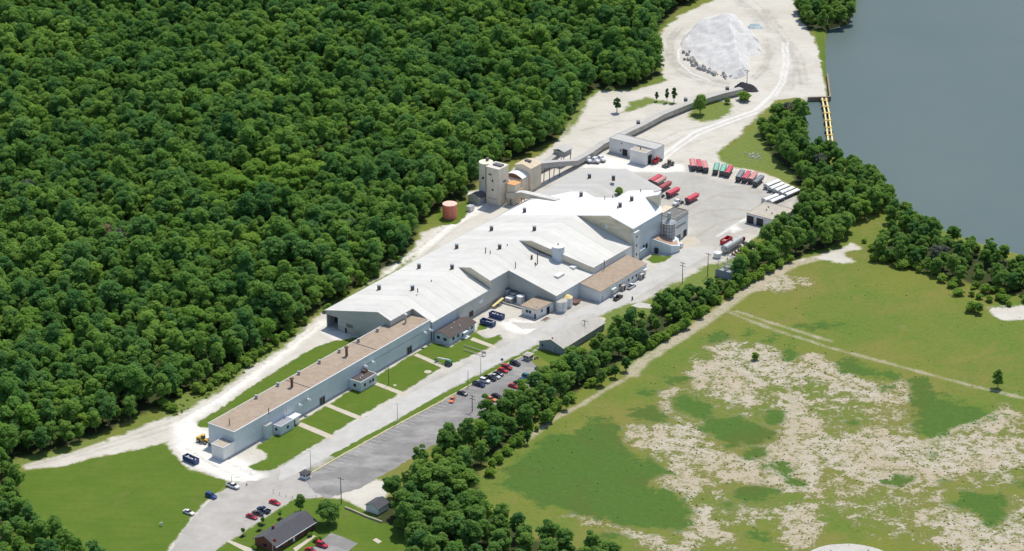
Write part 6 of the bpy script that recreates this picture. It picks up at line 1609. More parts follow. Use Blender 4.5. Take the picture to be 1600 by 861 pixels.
# wheel loader, yellow and olive
def loader_proto():
    t = thing("wheel_loader", "proto", "loader", (0, 0, 0))
    mb = MB(); loft(mb, [(-2.9, .9, .8, .9, 1.9), (-1.0, 1.0, .85, .8, 2.1), (-.3, 1.0, .9, .8, 1.6)]); loft(mb, [(-.3, .7, .6, .8, 1.5), (1.6, .7, .6, .8, 1.4)]); mb.box(-1.0, .5, -.8, .8, 3.1, 3.25); mb.build("body", M_yellow, t, world=False)
    g = MB(); g.box(-.9, .4, -.72, .72, 1.6, 3.095, 0, .08, .08); g.build("cab_glass", M_glass, t, world=False)
    for s in (-1, 1): MB().bar((.8, s * .55, 1.4), (3.0, s * .55, .6), .22, .35).build("lift_arm", M_yellow, t, world=False)
    b = MB(); b.prism([(2.9, -1.4, .15), (3.9, -1.4, .1), (3.9, 1.4, .1), (2.9, 1.4, .15)], [(2.75, -1.4, 1.3), (3.0, -1.4, 1.25), (3.0, 1.4, 1.25), (2.75, 1.4, 1.3)]); b.build("bucket", M_steel, t, world=False)
    for x in (-1.8, 1.3):
        for s in (-1, 1): wheel(t, x, s * 1.05, .75, .55)
    return t
LD = loader_proto(); p = P(318.5, 691); LD.location = tuple(p); LD.rotation_euler = (0, 0, V_RZ + .15); LD["label"] = "yellow wheel loader on the white chalk yard beside the long shed"
dup(LD, P(1045, 259.5), math.radians(225), "olive grey wheel loader with raised bucket beside the far garage", None, {'body': mat("olive_paint", (.30, .28, .2), .7, .2), 'lift_arm': _mats["olive_paint"]})
# green boom lift
bl = thing("boom_lift", "green boom lift with a long white arm parked on the lawn by the footpath", "boom lift", P(700, 570.5), V_RZ)
mb = MB(); loft(mb, [(-1.2, .95, .9, .6, 1.3), (1.4, .95, .9, .6, 1.3)]); mb.build("chassis", M_steel, bl, world=False)
mb = MB(); loft(mb, [(-.9, .8, .7, 1.303, 2.0), (.2, 1.0, .9, 1.303, 2.5), (1.7, .95, .7, 1.303, 2.2)]); mb.build("body", M_green_m, bl, world=False)
MB().bar((.8, 0, 2.3), (-5.2, 0, 1.6), .4, .45).build("boom", M_trim, bl, world=False)
mb = MB(); mb.box(-6.2, -5.2, -.9, .9, .5, .6); [mb.box(x - .04, x + .04, y - .04, y + .04, .603, 1.6) for x in (-6.15, -5.25) for y in (-.85, .85)]; [mb.bar((-6.15, y, 1.55), (-5.25, y, 1.55), .06, .06) for y in (-.85, .85)]; mb.box(-6.2, -5.2, -.88, -.8, .9, 1.4); mb.build("basket", M_green_m, bl, world=False)
for x in (-.9, 1.1):
    for s in (-1, 1): wheel(bl, x, s * .9, .48, .35)
# small things by the kerb
sgn = thing("roadside_sign", "small dark signboard on a pink base on the grass strip near the red cars", "sign", P(784.5, 568))
x, y, _ = P(784.5, 568)
MB().box(x - .5, x + .5, y - .06, y + .06, 1.3, 2.3).build("panel", M_steel, sgn); MB().tube((x, y, 0), (x, y, 1.298), .08, .08, 6).build("post", M_steel, sgn)
MB().box(x - .7, x + 1.2, y - .9, y + .2, .02, .2).build("base", mat("pink_paving", (.5, .36, .32), .9), sgn)
mot = thing("motorcycle", "dark motorcycle parked beside the far guard booth", "motorcycle", P(838, 561), .4)
for x in (-.7, .7): MB().tube((x, -.08, .32), (x, .08, .32), .32, .32, 14).build("wheel", M_rubber, mot, world=False)
mb = MB(); loft(mb, [(-.9, .12, .1, .6, .85), (-.1, .16, .14, .4, .9), (.4, .18, .12, .4, 1.05), (.6, .08, .06, .7, 1.0)]); mb.build("body", M_steel, mot, world=False)
mb = MB(); mb.tube((.5, -.4, 1.1), (.5, .4, 1.1), .03, .03, 6); mb.tube((.7, 0, .32), (.5, 0, 1.1), .04, .04, 6); mb.build("handlebar", M_galv, mot, world=False)
bo_ = thing("barrier_post", "orange and white barrier at the mouth of the chalk yard on the forecourt", "barrier", P(385.5, 757.5))
x, y, _ = P(385.5, 758); mb = MB(); mb.box(x - .35, x + .35, y - .2, y + .2, 0, .9, 0, .08, .08); mb.build("body", mat("faded_orange_plastic", (.7, .45, .36), .6), bo_); mb = MB(); mb.box(x - .32, x + .32, y - .21, y + .21, .45, .6); mb.build("band", M_trim, bo_)
mp_ = tag(MB().tube(tuple(P(362, 752)), tuple(P(362, 752) + np.array([0, 0, 2.2])), .1, .08, 8).build("bollard", M_galv), "thin grey bollard at the lawn corner behind the white forecourt pickup", "bollard")
po = tag(MB().tube(tuple(P(988, 468.5)), tuple(P(988, 468.5) + np.array([0, 0, 1.5])), .35, .35, 8).build("bollard", M_steel), "dark stub post at the road edge opposite the charcoal pickup", "bollard")
wv = thing("white_marker", "small white wellhead marker standing out on the big lawn", "marker", P(252.5, 822))
x, y, _ = P(252.5, 822); mb = MB(); mb.tube((x, y, 0), (x, y, 1.6), .25, .2, 8); mb.build("post", M_trim, wv); mb = MB(); mb.box(x - .8, x + .5, y - .2, y + .2, .9, 1.2); mb.build("arm", M_galv, wv)

# ------------------------------------------------------------------ trees
def leaf_mat(name, dark, light, trans=0.25):
    m = bpy.data.materials.new(name); m.use_nodes = True
    t = m.node_tree; L = t.links
    for n in list(t.nodes): t.nodes.remove(n)
    out = nd(t, "ShaderNodeOutputMaterial")
    oi = nd(t, "ShaderNodeObjectInfo")
    ge = nd(t, "ShaderNodeNewGeometry")
    r = nd(t, "ShaderNodeValToRGB")
    e = r.color_ramp.elements
    e[0].color = dark + (1,); e[1].color = light + (1,); e[0].position = 0.0; e[1].position = 1.0
    # per tree tone mixed with per leaf tone
    # species drift across the wood + per tree tone + per leaf tone
    vm = nd(t, "ShaderNodeVectorMath", operation='SCALE'); vm.inputs["Scale"].default_value = .018
    L.new(oi.outputs["Location"], vm.inputs[0])
    nz = nd(t, "ShaderNodeTexNoise"); nz.inputs["Scale"].default_value = 1.0; nz.inputs["Detail"].default_value = 3
    L.new(vm.outputs[0], nz.inputs["Vector"])
    m0 = nd(t, "ShaderNodeMapRange"); m0.inputs[1].default_value = .36; m0.inputs[2].default_value = .64; m0.inputs[4].default_value = .36
    L.new(nz.outputs["Fac"], m0.inputs[0])
    mx = nd(t, "ShaderNodeMath", operation='MULTIPLY_ADD'); mx.inputs[1].default_value = .36
    L.new(oi.outputs["Random"], mx.inputs[0]); L.new(m0.outputs[0], mx.inputs[2])
    m2 = nd(t, "ShaderNodeMath", operation='MULTIPLY_ADD'); m2.inputs[1].default_value = .28
    L.new(ge.outputs["Random Per Island"], m2.inputs[0]); L.new(mx.outputs[0], m2.inputs[2])
    L.new(m2.outputs[0], r.inputs[0])
    d = nd(t, "ShaderNodeBsdfDiffuse"); tr = nd(t, "ShaderNodeBsdfTranslucent"); mix = nd(t, "ShaderNodeMixShader")
    hs = nd(t, "ShaderNodeHueSaturation"); hs.inputs["Value"].default_value = 1.25; hs.inputs["Hue"].default_value = .485
    L.new(r.outputs[0], d.inputs[0]); L.new(r.outputs[0], hs.inputs["Color"]); L.new(hs.outputs[0], tr.inputs[0])
    mix.inputs[0].default_value = trans
    L.new(d.outputs[0], mix.inputs[1]); L.new(tr.outputs[0], mix.inputs[2]); L.new(mix.outputs[0], out.inputs[0])
    return m
M_leaf_forest = leaf_mat("forest_leaves", (.088, .225, .058), (.290, .455, .092), .5)
M_leaf_light = leaf_mat("light_leaves", (.15, .32, .055), (.29, .43, .08), .48)
M_leaf_bank = leaf_mat("bank_leaves", (.092, .220, .055), (.275, .425, .095), .5)
M_leaf_dark = leaf_mat("conifer_leaves", (.06, .15, .045), (.11, .22, .06), .4)
M_leaf_grey = leaf_mat("grey_twigs", (.10, .12, .09), (.18, .19, .15), .2)
M_leaf_bush = leaf_mat("bush_leaves", (.13, .26, .04), (.26, .38, .07), .4)
M_bark = mat("tree_bark", (.11, .085, .06), .95, .3, 2.0)

def crown_arrays(R, zb, zt, nl, nq, leaf, seed, lobe=.42, flat=.60):
    """leaf cards spread over the skins of many uneven lobes; returns verts, quads"""
    r_ = np.random.default_rng(seed)
    cen, rad = [], []
    H = zt - zb
    for k in range(nl):
        f_ = (k + .5) / nl
        zz = zb + H * (.22 + .62 * f_) + r_.normal(0, H * .05)
        env = math.sin(math.pi * min(.98, .18 + .70 * f_)) ** .6
        rr = R * (.66 * env) * (r_.random() ** .35) if k > 1 else R * .15
        if f_ > .9: rr *= .5
        an = k * 2.39996 + r_.normal(0, .35)
        cen.append((rr * math.cos(an), rr * math.sin(an), zz)); rad.append(R * lobe * r_.uniform(.7, 1.15))
    cen = np.array(cen); rad = np.array(rad)
    pts, nrm = [], []
    per = nq * 2 // nl
    for c, rd in zip(cen, rad):
        v = r_.normal(0, 1, (per, 3)); v /= np.linalg.norm(v, axis=1)[:, None]
        v[:, 2] = np.where(v[:, 2] < -.35, -v[:, 2], v[:, 2])
        v *= r_.uniform(.62, 1.22, (per, 1))
        p = c + v * rd * np.array([1, 1, .82])
        ok = np.ones(per, bool)
        for c2, r2 in zip(cen, rad):
            if (c2 is c) or (abs(c2 - c).sum() < 1e-9): continue
            d = np.linalg.norm((p - c2) / np.array([1, 1, .82]), axis=1)
            ok &= d > r2 * .66
        pts.append(p[ok]); nrm.append(v[ok])
    p = np.vstack(pts); n = np.vstack(nrm)
    if len(p) > nq:
        s_ = r_.permutation(len(p))[:nq]; p, n = p[s_], n[s_]
    n = n / np.linalg.norm(n, axis=1)[:, None] + r_.normal(0, .45, n.shape) + np.array([0, 0, flat])
    n /= np.linalg.norm(n, axis=1)[:, None]
    up = r_.normal(0, 1, n.shape); u = np.cross(n, up); u /= np.linalg.norm(u, axis=1)[:, None]; v = np.cross(n, u)
    s = leaf * r_.uniform(.55, 1.25, (len(p), 1))
    asp = r_.uniform(.6, 1.0, (len(p), 1))
    droop = n * s * .18
    a = p + u * s; b = p + v * s * asp - droop; c_ = p - u * s; d = p - v * s * asp - droop
    V = np.stack([a, b, c_, d], 1).reshape(-1, 3)
    Q = np.arange(len(V)).reshape(-1, 4)
    return V, Q
def trunk_arrays(h, r0, R, seed, nlimb=4):
    r_ = random.Random(seed); mb = MB()
    mb.tube((0, 0, -.3), (r_.uniform(-.2, .2), r_.uniform(-.2, .2), h * .62), r0, r0 * .55, 7)
    for k in range(nlimb):
        a = k * 6.283 / nlimb + r_.random(); z0 = h * r_.uniform(.32, .55)
        mb.tube((0, 0, z0), (math.cos(a) * R * .55, math.sin(a) * R * .55, z0 + h * r_.uniform(.18, .32)), r0 * .45, r0 * .14, 5)
    return mb
def mesh_of(name, V, Q, m):
    me = bpy.data.meshes.new(name)
    me.vertices.add(len(V)); me.vertices.foreach_set("co", V.ravel())
    me.loops.add(Q.size); me.polygons.add(len(Q))
    me.loops.foreach_set("vertex_index", Q.ravel().astype(np.int32))
    me.polygons.foreach_set("loop_start", np.arange(len(Q)) * 4); me.polygons.foreach_set("loop_total", np.full(len(Q), 4))
    me.materials.append(m); me.update(); me.validate()
    return me
def mb_mesh(mb, name, m):
    me = bpy.data.meshes.new(name); me.from_pydata([tuple(v) for v in mb.v], [], mb.f); me.materials.append(m); me.update(); return me
# kinds: list of (crown mesh, trunk mesh)
def kinds(n, R, H, clear, nl, nq, leaf, m, seed, lobe=.42, tr=.28):
    out = []
    for k in range(n):
        V, Q = crown_arrays(R, H * clear, H, nl, nq, leaf, seed + k, lobe)
        out.append((mesh_of("crown", V, Q, m), mb_mesh(trunk_arrays(H, tr, R, seed + k), "trunk", M_bark)))
    return out
M_leaf_cool = leaf_mat("cool_forest_leaves", (.066, .190, .060), (.205, .370, .098), .5)
M_leaf_warm = leaf_mat("warm_forest_leaves", (.105, .240, .050), (.275, .420, .085), .48)
K_forest = kinds(4, 4.2, 12.0, .10, 18, 1900, .40, M_leaf_forest, 100, .34) + kinds(2, 4.5, 12.6, .10, 20, 2000, .40, M_leaf_cool, 120, .32) + kinds(1, 3.9, 11.5, .10, 16, 1700, .38, M_leaf_warm, 130, .35)
K_light = kinds(2, 3.9, 10.0, .10, 14, 1600, .40, M_leaf_light, 200, .36)
K_belt = kinds(5, 4.6, 12.0, .06, 22, 3000, .42, M_leaf_bank, 300, .31)
K_belt += kinds(1, 4.3, 11.5, .06, 20, 2600, .42, M_leaf_cool, 330, .31) + kinds(1, 4.0, 11.0, .06, 18, 2300, .42, M_leaf_warm, 340, .33)
K_bush = kinds(3, 2.0, 3.4, .02, 8, 650, .34, M_leaf_bush, 400, .5, .08)
K_dark = kinds(2, 2.4, 9.5, .10, 10, 1300, .42, M_leaf_dark, 500, .46)
K_grey = kinds(1, 3.6, 10.0, .25, 12, 800, .36, M_leaf_grey, 600, .40)
K_sap = kinds(2, 1.0, 3.2, .35, 5, 350, .22, M_leaf_bank, 700, .5, .07)
K_big = kinds(2, 5.2, 10.0, .12, 20, 4200, .38, M_leaf_bank, 800, .36, .35)

def tree(name, p, kind, label, cat, s=1.0, sz=None, group=None, rz=None):
    o = thing(name, label, cat, (p[0], p[1], p[2] if len(p) > 2 else 0), rnd.random() * 6.28 if rz is None else rz, group)
    sz = s if sz is None else sz
    o.scale = (s, s, sz)
    for nm, me in (("crown", kind[0]), ("trunk", kind[1])):
        c = bpy.data.objects.new(nm, me); C.objects.link(c); c.parent = o
    return o
def scatter(polys, spacing, seed, clip=None, relax=.75):
    """dart throwing inside polygons"""
    r_ = np.random.default_rng(seed); out = []; cell = {}
    for poly in polys:
        x0, y0 = poly.min(0); x1, y1 = poly.max(0)
        n = int((x1 - x0) * (y1 - y0) / spacing ** 2 * 9)
        X = r_.uniform(x0, x1, n); Y = r_.uniform(y0, y1, n)
        s = inside_sd(poly, X, Y)
        for x, y in zip(X[s > 0], Y[s > 0]):
            i, j = int(x // spacing), int(y // spacing); ok = True
            for di in (-1, 0, 1):
                for dj in (-1, 0, 1):
                    for (qx, qy) in cell.get((i + di, j + dj), ()):
                        if (qx - x) ** 2 + (qy - y) ** 2 < (spacing * relax) ** 2: ok = False; break
                    if not ok: break
                if not ok: break
            if ok:
                cell.setdefault((i, j), []).append((x, y)); out.append((x, y))
    return out
def to_px(x, y, z=0.0):
    d = np.array([x, y, z - HC]); f_ = d[1] * cT - d[2] * sT; u_ = d[1] * sT + d[2] * cT
    return 800 + FPX * d[0] / f_, 430.5 - FPX * u_ / f_
# forest
fpts_ = scatter([px_poly(FOREST)], 6.0, 21)
clear = px_poly([(300, 300), (345, 275), (420, 265), (490, 262), (520, 290), (470, 320), (400, 345), (330, 335)])
inc = inside_sd(clear, np.array([p[0] for p in fpts_]), np.array([p[1] for p in fpts_]), 30) > 0
edge = inside_sd(px_poly(FOREST), np.array([p[0] for p in fpts_]), np.array([p[1] for p in fpts_]), 30)
vis = []
for i, (x, y) in enumerate(fpts_):
    u_, v_ = to_px(x, y, 10)
    vis.append(-5 < u_ < 1605 and 0 < v_ < 861)
order = sorted(range(len(fpts_)), key=lambda i: (not vis[i], math.hypot(fpts_[i][0], fpts_[i][1])))
near, rest = order[:290], order[290:]
gF = "forest trees left of the plant"
for i in near:
    x, y = fpts_[i]
    s = rnd.choice((rnd.uniform(.65, 1.0), rnd.uniform(.85, 1.25), rnd.uniform(.85, 1.6))) * (0.85 if edge[i] < 4 else 1)
    lt = inc[i] or rnd.random() < .10
    tree("forest_tree", (x, y), (rnd.choice(K_light) if lt else rnd.choice(K_forest)), "round leafy tree of the dense forest left of the plant", "tree", s, s * rnd.uniform(.85, 1.12), gF)
# the rest of the wood as one mass
srcc = bpy.data.collections.new("forest_sources")
srcs = K_forest + K_light
for k, (cm, tm) in enumerate(srcs):
    src = bpy.data.objects.new("wood_tree_%02d" % k, cm); srcc.objects.link(src)
V = np.array([(fpts_[i][0], fpts_[i][1], 0) for i in rest])
me = bpy.data.meshes.new("distant_forest"); me.from_pydata(V.tolist(), [], [])
def pattr(nm, ty, vals):
    a = me.attributes.new(nm, ty, 'POINT'); a.data.foreach_set("value" if ty != 'FLOAT_VECTOR' else "vector", np.asarray(vals).ravel())
pattr("idx", 'INT', np.array([(7 + rnd.randrange(2)) if (inc[i] or rnd.random() < .07) else rnd.randrange(7) for i in rest], np.int32))
sc_ = np.array([rnd.choice((rnd.uniform(.65, 1.0), rnd.uniform(.85, 1.25), rnd.uniform(.85, 1.6))) * (.85 if edge[i] < 4 else 1) for i in rest], np.float32)
pattr("scl", 'FLOAT_VECTOR', np.stack([sc_, sc_, sc_ * np.array([rnd.uniform(.85, 1.12) for _ in rest])], 1).astype(np.float32))
pattr("rot", 'FLOAT_VECTOR', np.stack([np.zeros(len(rest)), np.zeros(len(rest)), np.array([rnd.random() * 6.28 for _ in rest])], 1).astype(np.float32))
def gn_instances(o, coll):
    ng = bpy.data.node_groups.new("scatter_plants", 'GeometryNodeTree')
    ng.interface.new_socket("Geometry", in_out='INPUT', socket_type='NodeSocketGeometry')
    ng.interface.new_socket("Geometry", in_out='OUTPUT', socket_type='NodeSocketGeometry')
    N = ng.nodes; L = ng.links
    gi = N.new("NodeGroupInput"); go = N.new("NodeGroupOutput")
    ci = N.new("GeometryNodeCollectionInfo"); ci.inputs["Collection"].default_value = coll; ci.inputs["Separate Children"].default_value = True; ci.inputs["Reset Children"].default_value = True
    ip = N.new("GeometryNodeInstanceOnPoints"); ip.inputs["Pick Instance"].default_value = True
    def na(nm, ty):
        n = N.new("GeometryNodeInputNamedAttribute"); n.data_type = ty; n.inputs[0].default_value = nm; return n.outputs[0]
    L.new(gi.outputs[0], ip.inputs["Points"]); L.new(ci.outputs[0], ip.inputs["Instance"])
    L.new(na("idx", 'INT'), ip.inputs["Instance Index"]); L.new(na("scl", 'FLOAT_VECTOR'), ip.inputs["Scale"])
    er = N.new("FunctionNodeEulerToRotation"); L.new(na("rot", 'FLOAT_VECTOR'), er.inputs[0]); L.new(er.outputs[0], ip.inputs["Rotation"])
    L.new(ip.outputs[0], go.inputs[0])
    md = o.modifiers.new("scatter", 'NODES'); md.node_group = ng
o = bpy.data.objects.new("distant_forest", me); C.objects.link(o); o["kind"] = "stuff"
tag(o, "the deeper part of the dense green forest behind and above the plant", "forest")
gn_instances(o, srcc)

M_dead = leaf_mat("withered_leaves", (.20, .15, .10), (.30, .25, .13), .3)
K_dead = kinds(1, 4.0, 12.0, .2, 16, 1500, .36, M_dead, 650, .32)
for px, py, k, lab in ((45, 318, K_grey[0], "grey leafless tree in the forest near the left edge"), (166, 396, K_dead[0], "withered brown tree in the middle of the forest"), (190, 396, K_grey[0], "grey tree just right of the withered brown one"), (545, 380, K_grey[0], "dull grey tree near the plant side of the forest")):
    tree("forest_tree", P(px, py), k, lab, "tree", 1.15, 1.22)
# belt between car park and field
BELT = px_poly([(608, 786), (638, 752), (690, 706), (758, 664), (826, 614), (864, 584), (910, 560), (962, 518), (1020, 486), (1046, 470), (1062, 500), (985, 552), (930, 588), (860, 640), (800, 690), (745, 738), (700, 770)])
gB = "leafy trees of the belt between the car park and the field"
for x, y in scatter([BELT], 6.3, 31):
    if rnd.random() < .05: k = K_light[0]
    else: k = rnd.choice(K_belt)
    s = rnd.choice((rnd.uniform(.58, .82), rnd.uniform(.75, 1.05))) * (.84 if y > P(0, 560)[1] else 1)
    tree("belt_tree", (x, y), k, "leafy green tree in the belt between the car park and the grassy field", "tree", s, s * rnd.uniform(.85, 1.1), gB)
for x, y in scatter([px_poly([(1022, 484), (1046, 468), (1062, 472), (1088, 468), (1116, 460), (1146, 446), (1164, 440), (1134, 464), (1062, 502)])], 5.0, 32):
    s = rnd.uniform(.5, .78)
    tree("belt_tree", (x, y), rnd.choice(K_belt), "leafy green tree in the narrow end of the belt near the substation", "tree", s, s * rnd.uniform(.75, 1.0), "trees at the narrow end of the belt")
BELT2 = px_poly([(1146, 432), (1172, 405), (1212, 372), (1248, 345), (1262, 300), (1240, 268), (1205, 236), (1186, 208), (1218, 188), (1252, 195), (1260, 235), (1296, 250), (1335, 272), (1372, 300), (1390, 325), (1338, 350), (1308, 385), (1250, 398), (1190, 425), (1150, 446)])
for x, y in scatter([px_poly([(1330, 268), (1378, 300), (1406, 332), (1452, 360), (1500, 380), (1470, 384), (1430, 366), (1390, 350), (1352, 330)])], 6.2, 34):
    s = rnd.uniform(.6, .95)
    tree("bank_tree", (x, y), rnd.choice(K_belt), "leafy tree on the narrow shore strip between the two river woods", "tree", s, s * rnd.uniform(.85, 1.1), "trees on the narrow shore strip")
gR = "river bank trees behind the truck yard"
for x, y in scatter([BELT2], 7.0, 33):
    r0 = rnd.random(); k = K_grey[0] if r0 < .04 else (K_light[1] if r0 < .18 else rnd.choice(K_belt))
    s = rnd.uniform(.75, 1.12)
    tree("bank_tree", (x, y), k, "leafy tree of the river bank wood behind the truck yard and garage", "tree", s, s * rnd.uniform(.9, 1.15), gR)
BELT3 = px_poly([(1365, 402), (1392, 365), (1430, 362), (1500, 388), (1640, 428), (1640, 472), (1560, 458), (1480, 438), (1405, 418)])
gS = "trees along the river at the far right of the field"
for x, y in scatter([BELT3], 6.6, 35):
    r0 = rnd.random(); k = K_grey[0] if r0 < .06 else rnd.choice(K_belt)
    s = rnd.uniform(.6, .95)
    tree("bank_tree", (x, y), k, "leafy tree on the river edge beyond the grassy field at the right", "tree", s, s * rnd.uniform(.85, 1.05), gS)
gL = "big trees along the bottom of the site"
BELT4 = px_poly([(612, 800), (655, 778), (735, 752), (745, 800), (835, 850), (960, 885), (1000, 905), (940, 960), (620, 960), (640, 880), (628, 835)])
for x, y in scatter([BELT4], 7.2, 37):
    s = rnd.uniform(.85, 1.15)
    tree("belt_tree", (x, y), rnd.choice(K_belt + K_forest[:2]), "dark leafy tree in the clump at the bottom centre beside the brick house lawn", "tree", s, s * rnd.uniform(.85, 1.05), gL)
for x, y in scatter([px_poly([(-90, 740), (8, 740), (34, 770), (40, 818), (88, 842), (165, 885), (165, 950), (-90, 950)])], 7.0, 39):
    s = rnd.uniform(.75, 1.1)
    tree("forest_tree", (x, y), rnd.choice(K_forest), "leafy tree in the clump at the lower left corner of the big lawn", "tree", s, s * rnd.uniform(.8, 1.0), "trees at the lower left of the lawn")
for x, y in scatter([px_poly([(1250, 28), (1262, 46), (1300, 45), (1328, 34), (1345, -80), (1248, -80)])], 7.4, 41):
    s = rnd.uniform(.8, 1.1)
    tree("bank_tree", (x, y), rnd.choice(K_belt), "leafy tree on the river point beyond the stone yard", "tree", s, s, "trees on the river point beyond the stone yard")
# single trees
SINGLE = [
 (513, 818, K_big[0], 1.0, .92, "house_tree", "big round tree shading the end of the brick house", "tree"),
 (469.5, 799, K_belt[1], .58, .62, "house_tree", "smaller round tree behind the brick house, left of the big one", "tree"),
 (1559, 606, K_belt[0], .62, .70, "lone_tree", "lone round tree standing in the open field at the right", "tree"),
 (1094, 178, K_big[1], .80, 1.0, "yard_tree", "lone round dark tree beside the covered conveyor near the stockpile", "tree"),
 (964, 176, K_dark[0], .85, .9, "yard_tree", "small bushy tree left of the row by the sandy track", "tree"),
 (1026, 158, K_dark[1], .45, .6, "yard_tree", "small slim tree, left of the tall pair on the sandy grass island", "tree"),
 (1042, 160, K_dark[0], .50, .85, "yard_tree", "slim dark tree in the middle of the sandy grass island", "tree"),
 (1053, 160, K_dark[1], .60, .95, "yard_tree", "tallest slim tree at the right end of the sandy grass island", "tree"),
 (1245, 186, K_big[0], .75, 1.05, "bank_tree", "tall light tree at the dock corner of the stone yard", "tree"),
 (732, 762, K_belt[3], .62, .72, "belt_tree", "smaller light tree standing in front of the belt at the field corner", "tree"),
 (824, 694, K_dark[1], .55, .62, "young_tree", "young tree alone at the bottom of the field track", "tree"),
 (852, 664, K_belt[2], .55, .6, "young_tree", "young tree beside the field track, first of the pairs", "tree"),
 (885, 640, K_belt[1], .45, .55, "young_tree", "young tree halfway along the field track", "tree"),
 (940, 602, K_belt[4], .58, .62, "young_tree", "young tree beside the field track below the belt", "tree"),
 (961, 590, K_dark[0], .75, .62, "young_tree", "slim young tree beside the field track near the top", "tree"),
 (978, 580, K_dark[1], .80, .70, "young_tree", "slim young tree at the bend of the field track", "tree"),
 (1004, 545, K_dark[0], 1.0, 1.05, "belt_tree", "tall dark tree rising from the belt above the road bend", "tree"),
 (1108, 456, K_dark[1], 1.1, .72, "belt_tree", "dark dense tree in front of the substation", "tree"),
 (1092, 466, K_dark[0], .9, .62, "belt_tree", "lower dark tree left of the substation", "tree"),
 (1076, 470, K_belt[2], .72, .72, "belt_tree", "round green tree below the road pole opposite the store", "tree"),
 (1058, 478, K_belt[0], .75, .75, "belt_tree", "round green tree left of the dark trees by the substation", "tree"),
 (1136, 162, K_belt[0], .45, .3, "shrub", "low green shrub at the foot of the covered conveyor end", "shrub"),
 (1163, 158, K_bush[0], 2.0, 1.3, "shrub", "broad low shrub in front of the coal heap", "shrub"),
 (968, 304.5, K_bush[1], 1.0, 1.0, "roof_shrub", "green shrub growing in the gutter between white and grey roofs", "shrub"),
 (1530, 490, K_belt[3], .5, .45, "young_tree", "bushy young tree near the small dirt patch at the far right", "tree"),
 (1518, 486, K_bush[1], 1.6, 1.2, "shrub", "low shrub left of the small dirt patch at the far right", "shrub"),
 (1180, 562, K_bush[2], .9, .9, "shrub", "small shrub above the bare soil of the field", "shrub"),
]
for px, py, k, s, sz, nm, lab, cat in SINGLE:
    z = 0
    p = onR(px, py, [(258.9, -21, LZ(-21.1)), (258.9, -1.5, 7.6), (302.5, -1.5, 7.9)]) if nm == "roof_shrub" else P(px, py)
    tree(nm, p, k, lab, cat, s, sz)
for px, py, lab in ((380, 837, "sapling lowest on the house lawn, farthest from the wire fence"), (406, 828, "sapling on the house lawn just below the crimson sedan"), (411, 819.5, "sapling on the house lawn next to the charcoal sedan"), (438, 810, "sapling on the house lawn nearest the brick house chimney")):
    tree("sapling", P(px, py), rnd.choice(K_sap), lab, "sapling", 1.0, 1.0, "saplings on the house lawn")
    q = P(px, py + .5); mb = MB(); mb.tube((q[0], q[1], 0), (q[0], q[1], .18), 1.0, .5, 12); tag(mb.build("shadow_disc", mat("painted_shadow", (.03, .022, .016), .95)), "dark mulch disc painted under the " + lab, "shadow")  # near-black disc at the sapling's foot stands in for its cast shadow
# bushes: forest edge and fence hedge
gU = "green bushes along the forest edge and the gravel track"
line = [(258, 650), (290, 632), (330, 608), (372, 580), (410, 556), (450, 528), (486, 504), (530, 474), (585, 436), (640, 400)]
for k in range(72):
    t_ = rnd.random() * (len(line) - 1.001); i = int(t_); f_ = t_ - i
    px = line[i][0] + (line[i + 1][0] - line[i][0]) * f_ + rnd.gauss(0, 3); py = line[i][1] + (line[i + 1][1] - line[i][1]) * f_ + rnd.gauss(-5, 4)
    if px > 480 and rnd.random() < .6: continue
    s = rnd.uniform(.6, 1.3)
    tree("bush", P(px, py), rnd.choice(K_bush), "green bush on the weedy verge between the forest and the gravel track", "bush", s, s * rnd.uniform(.7, 1.1), gU)
gH = "hedge bushes along the field side of the tree belt"
line = [(985, 566), (1010, 548), (1040, 532), (1075, 508), (1110, 484), (1140, 462), (1170, 446), (1205, 424), (1240, 408)]
for k in range(95):
    t_ = rnd.random() * (len(line) - 1.001); i = int(t_); f_ = t_ - i
    px = line[i][0] + (line[i + 1][0] - line[i][0]) * f_ + rnd.gauss(0, 2); py = line[i][1] + (line[i + 1][1] - line[i][1]) * f_ + rnd.gauss(-4, 2.5)
    s = rnd.uniform(.7, 1.3)
    tree("bush", P(px, py), rnd.choice(K_bush), "dense green bush of the overgrown hedge on the field side of the belt", "bush", s, s * rnd.uniform(.7, 1.1), gH)
gV = "bushes at the foot of the belt along the lower field track"
line = [(760, 748), (800, 705), (850, 660), (905, 622), (960, 580)]
for k in range(40):
    t_ = rnd.random() * (len(line) - 1.001); i = int(t_); f_ = t_ - i
    px = line[i][0] + (line[i + 1][0] - line[i][0]) * f_ + rnd.gauss(-6, 5); py = line[i][1] + (line[i + 1][1] - line[i][1]) * f_ + rnd.gauss(0, 3)
    s = rnd.uniform(.6, 1.2)
    tree("bush", P(px, py), rnd.choice(K_bush), "green bush at the foot of the belt beside the lower field track", "bush", s, s * rnd.uniform(.7, 1.1), gV)
gW = "bushes along the river edge of the far field"
line = [(1345, 388), (1390, 408), (1440, 428), (1500, 450), (1560, 462), (1610, 472)]
for k in range(45):
    t_ = rnd.random() * (len(line) - 1.001); i = int(t_); f_ = t_ - i
    px = line[i][0] + (line[i + 1][0] - line[i][0]) * f_; py = line[i][1] + (line[i + 1][1] - line[i][1]) * f_ + rnd.gauss(0, 6)
    s = rnd.uniform(.6, 1.4)
    tree("bush", P(px, py), rnd.choice(K_bush), "green bush where the far field meets the river trees", "bush", s, s * rnd.uniform(.6, 1.0), gW)
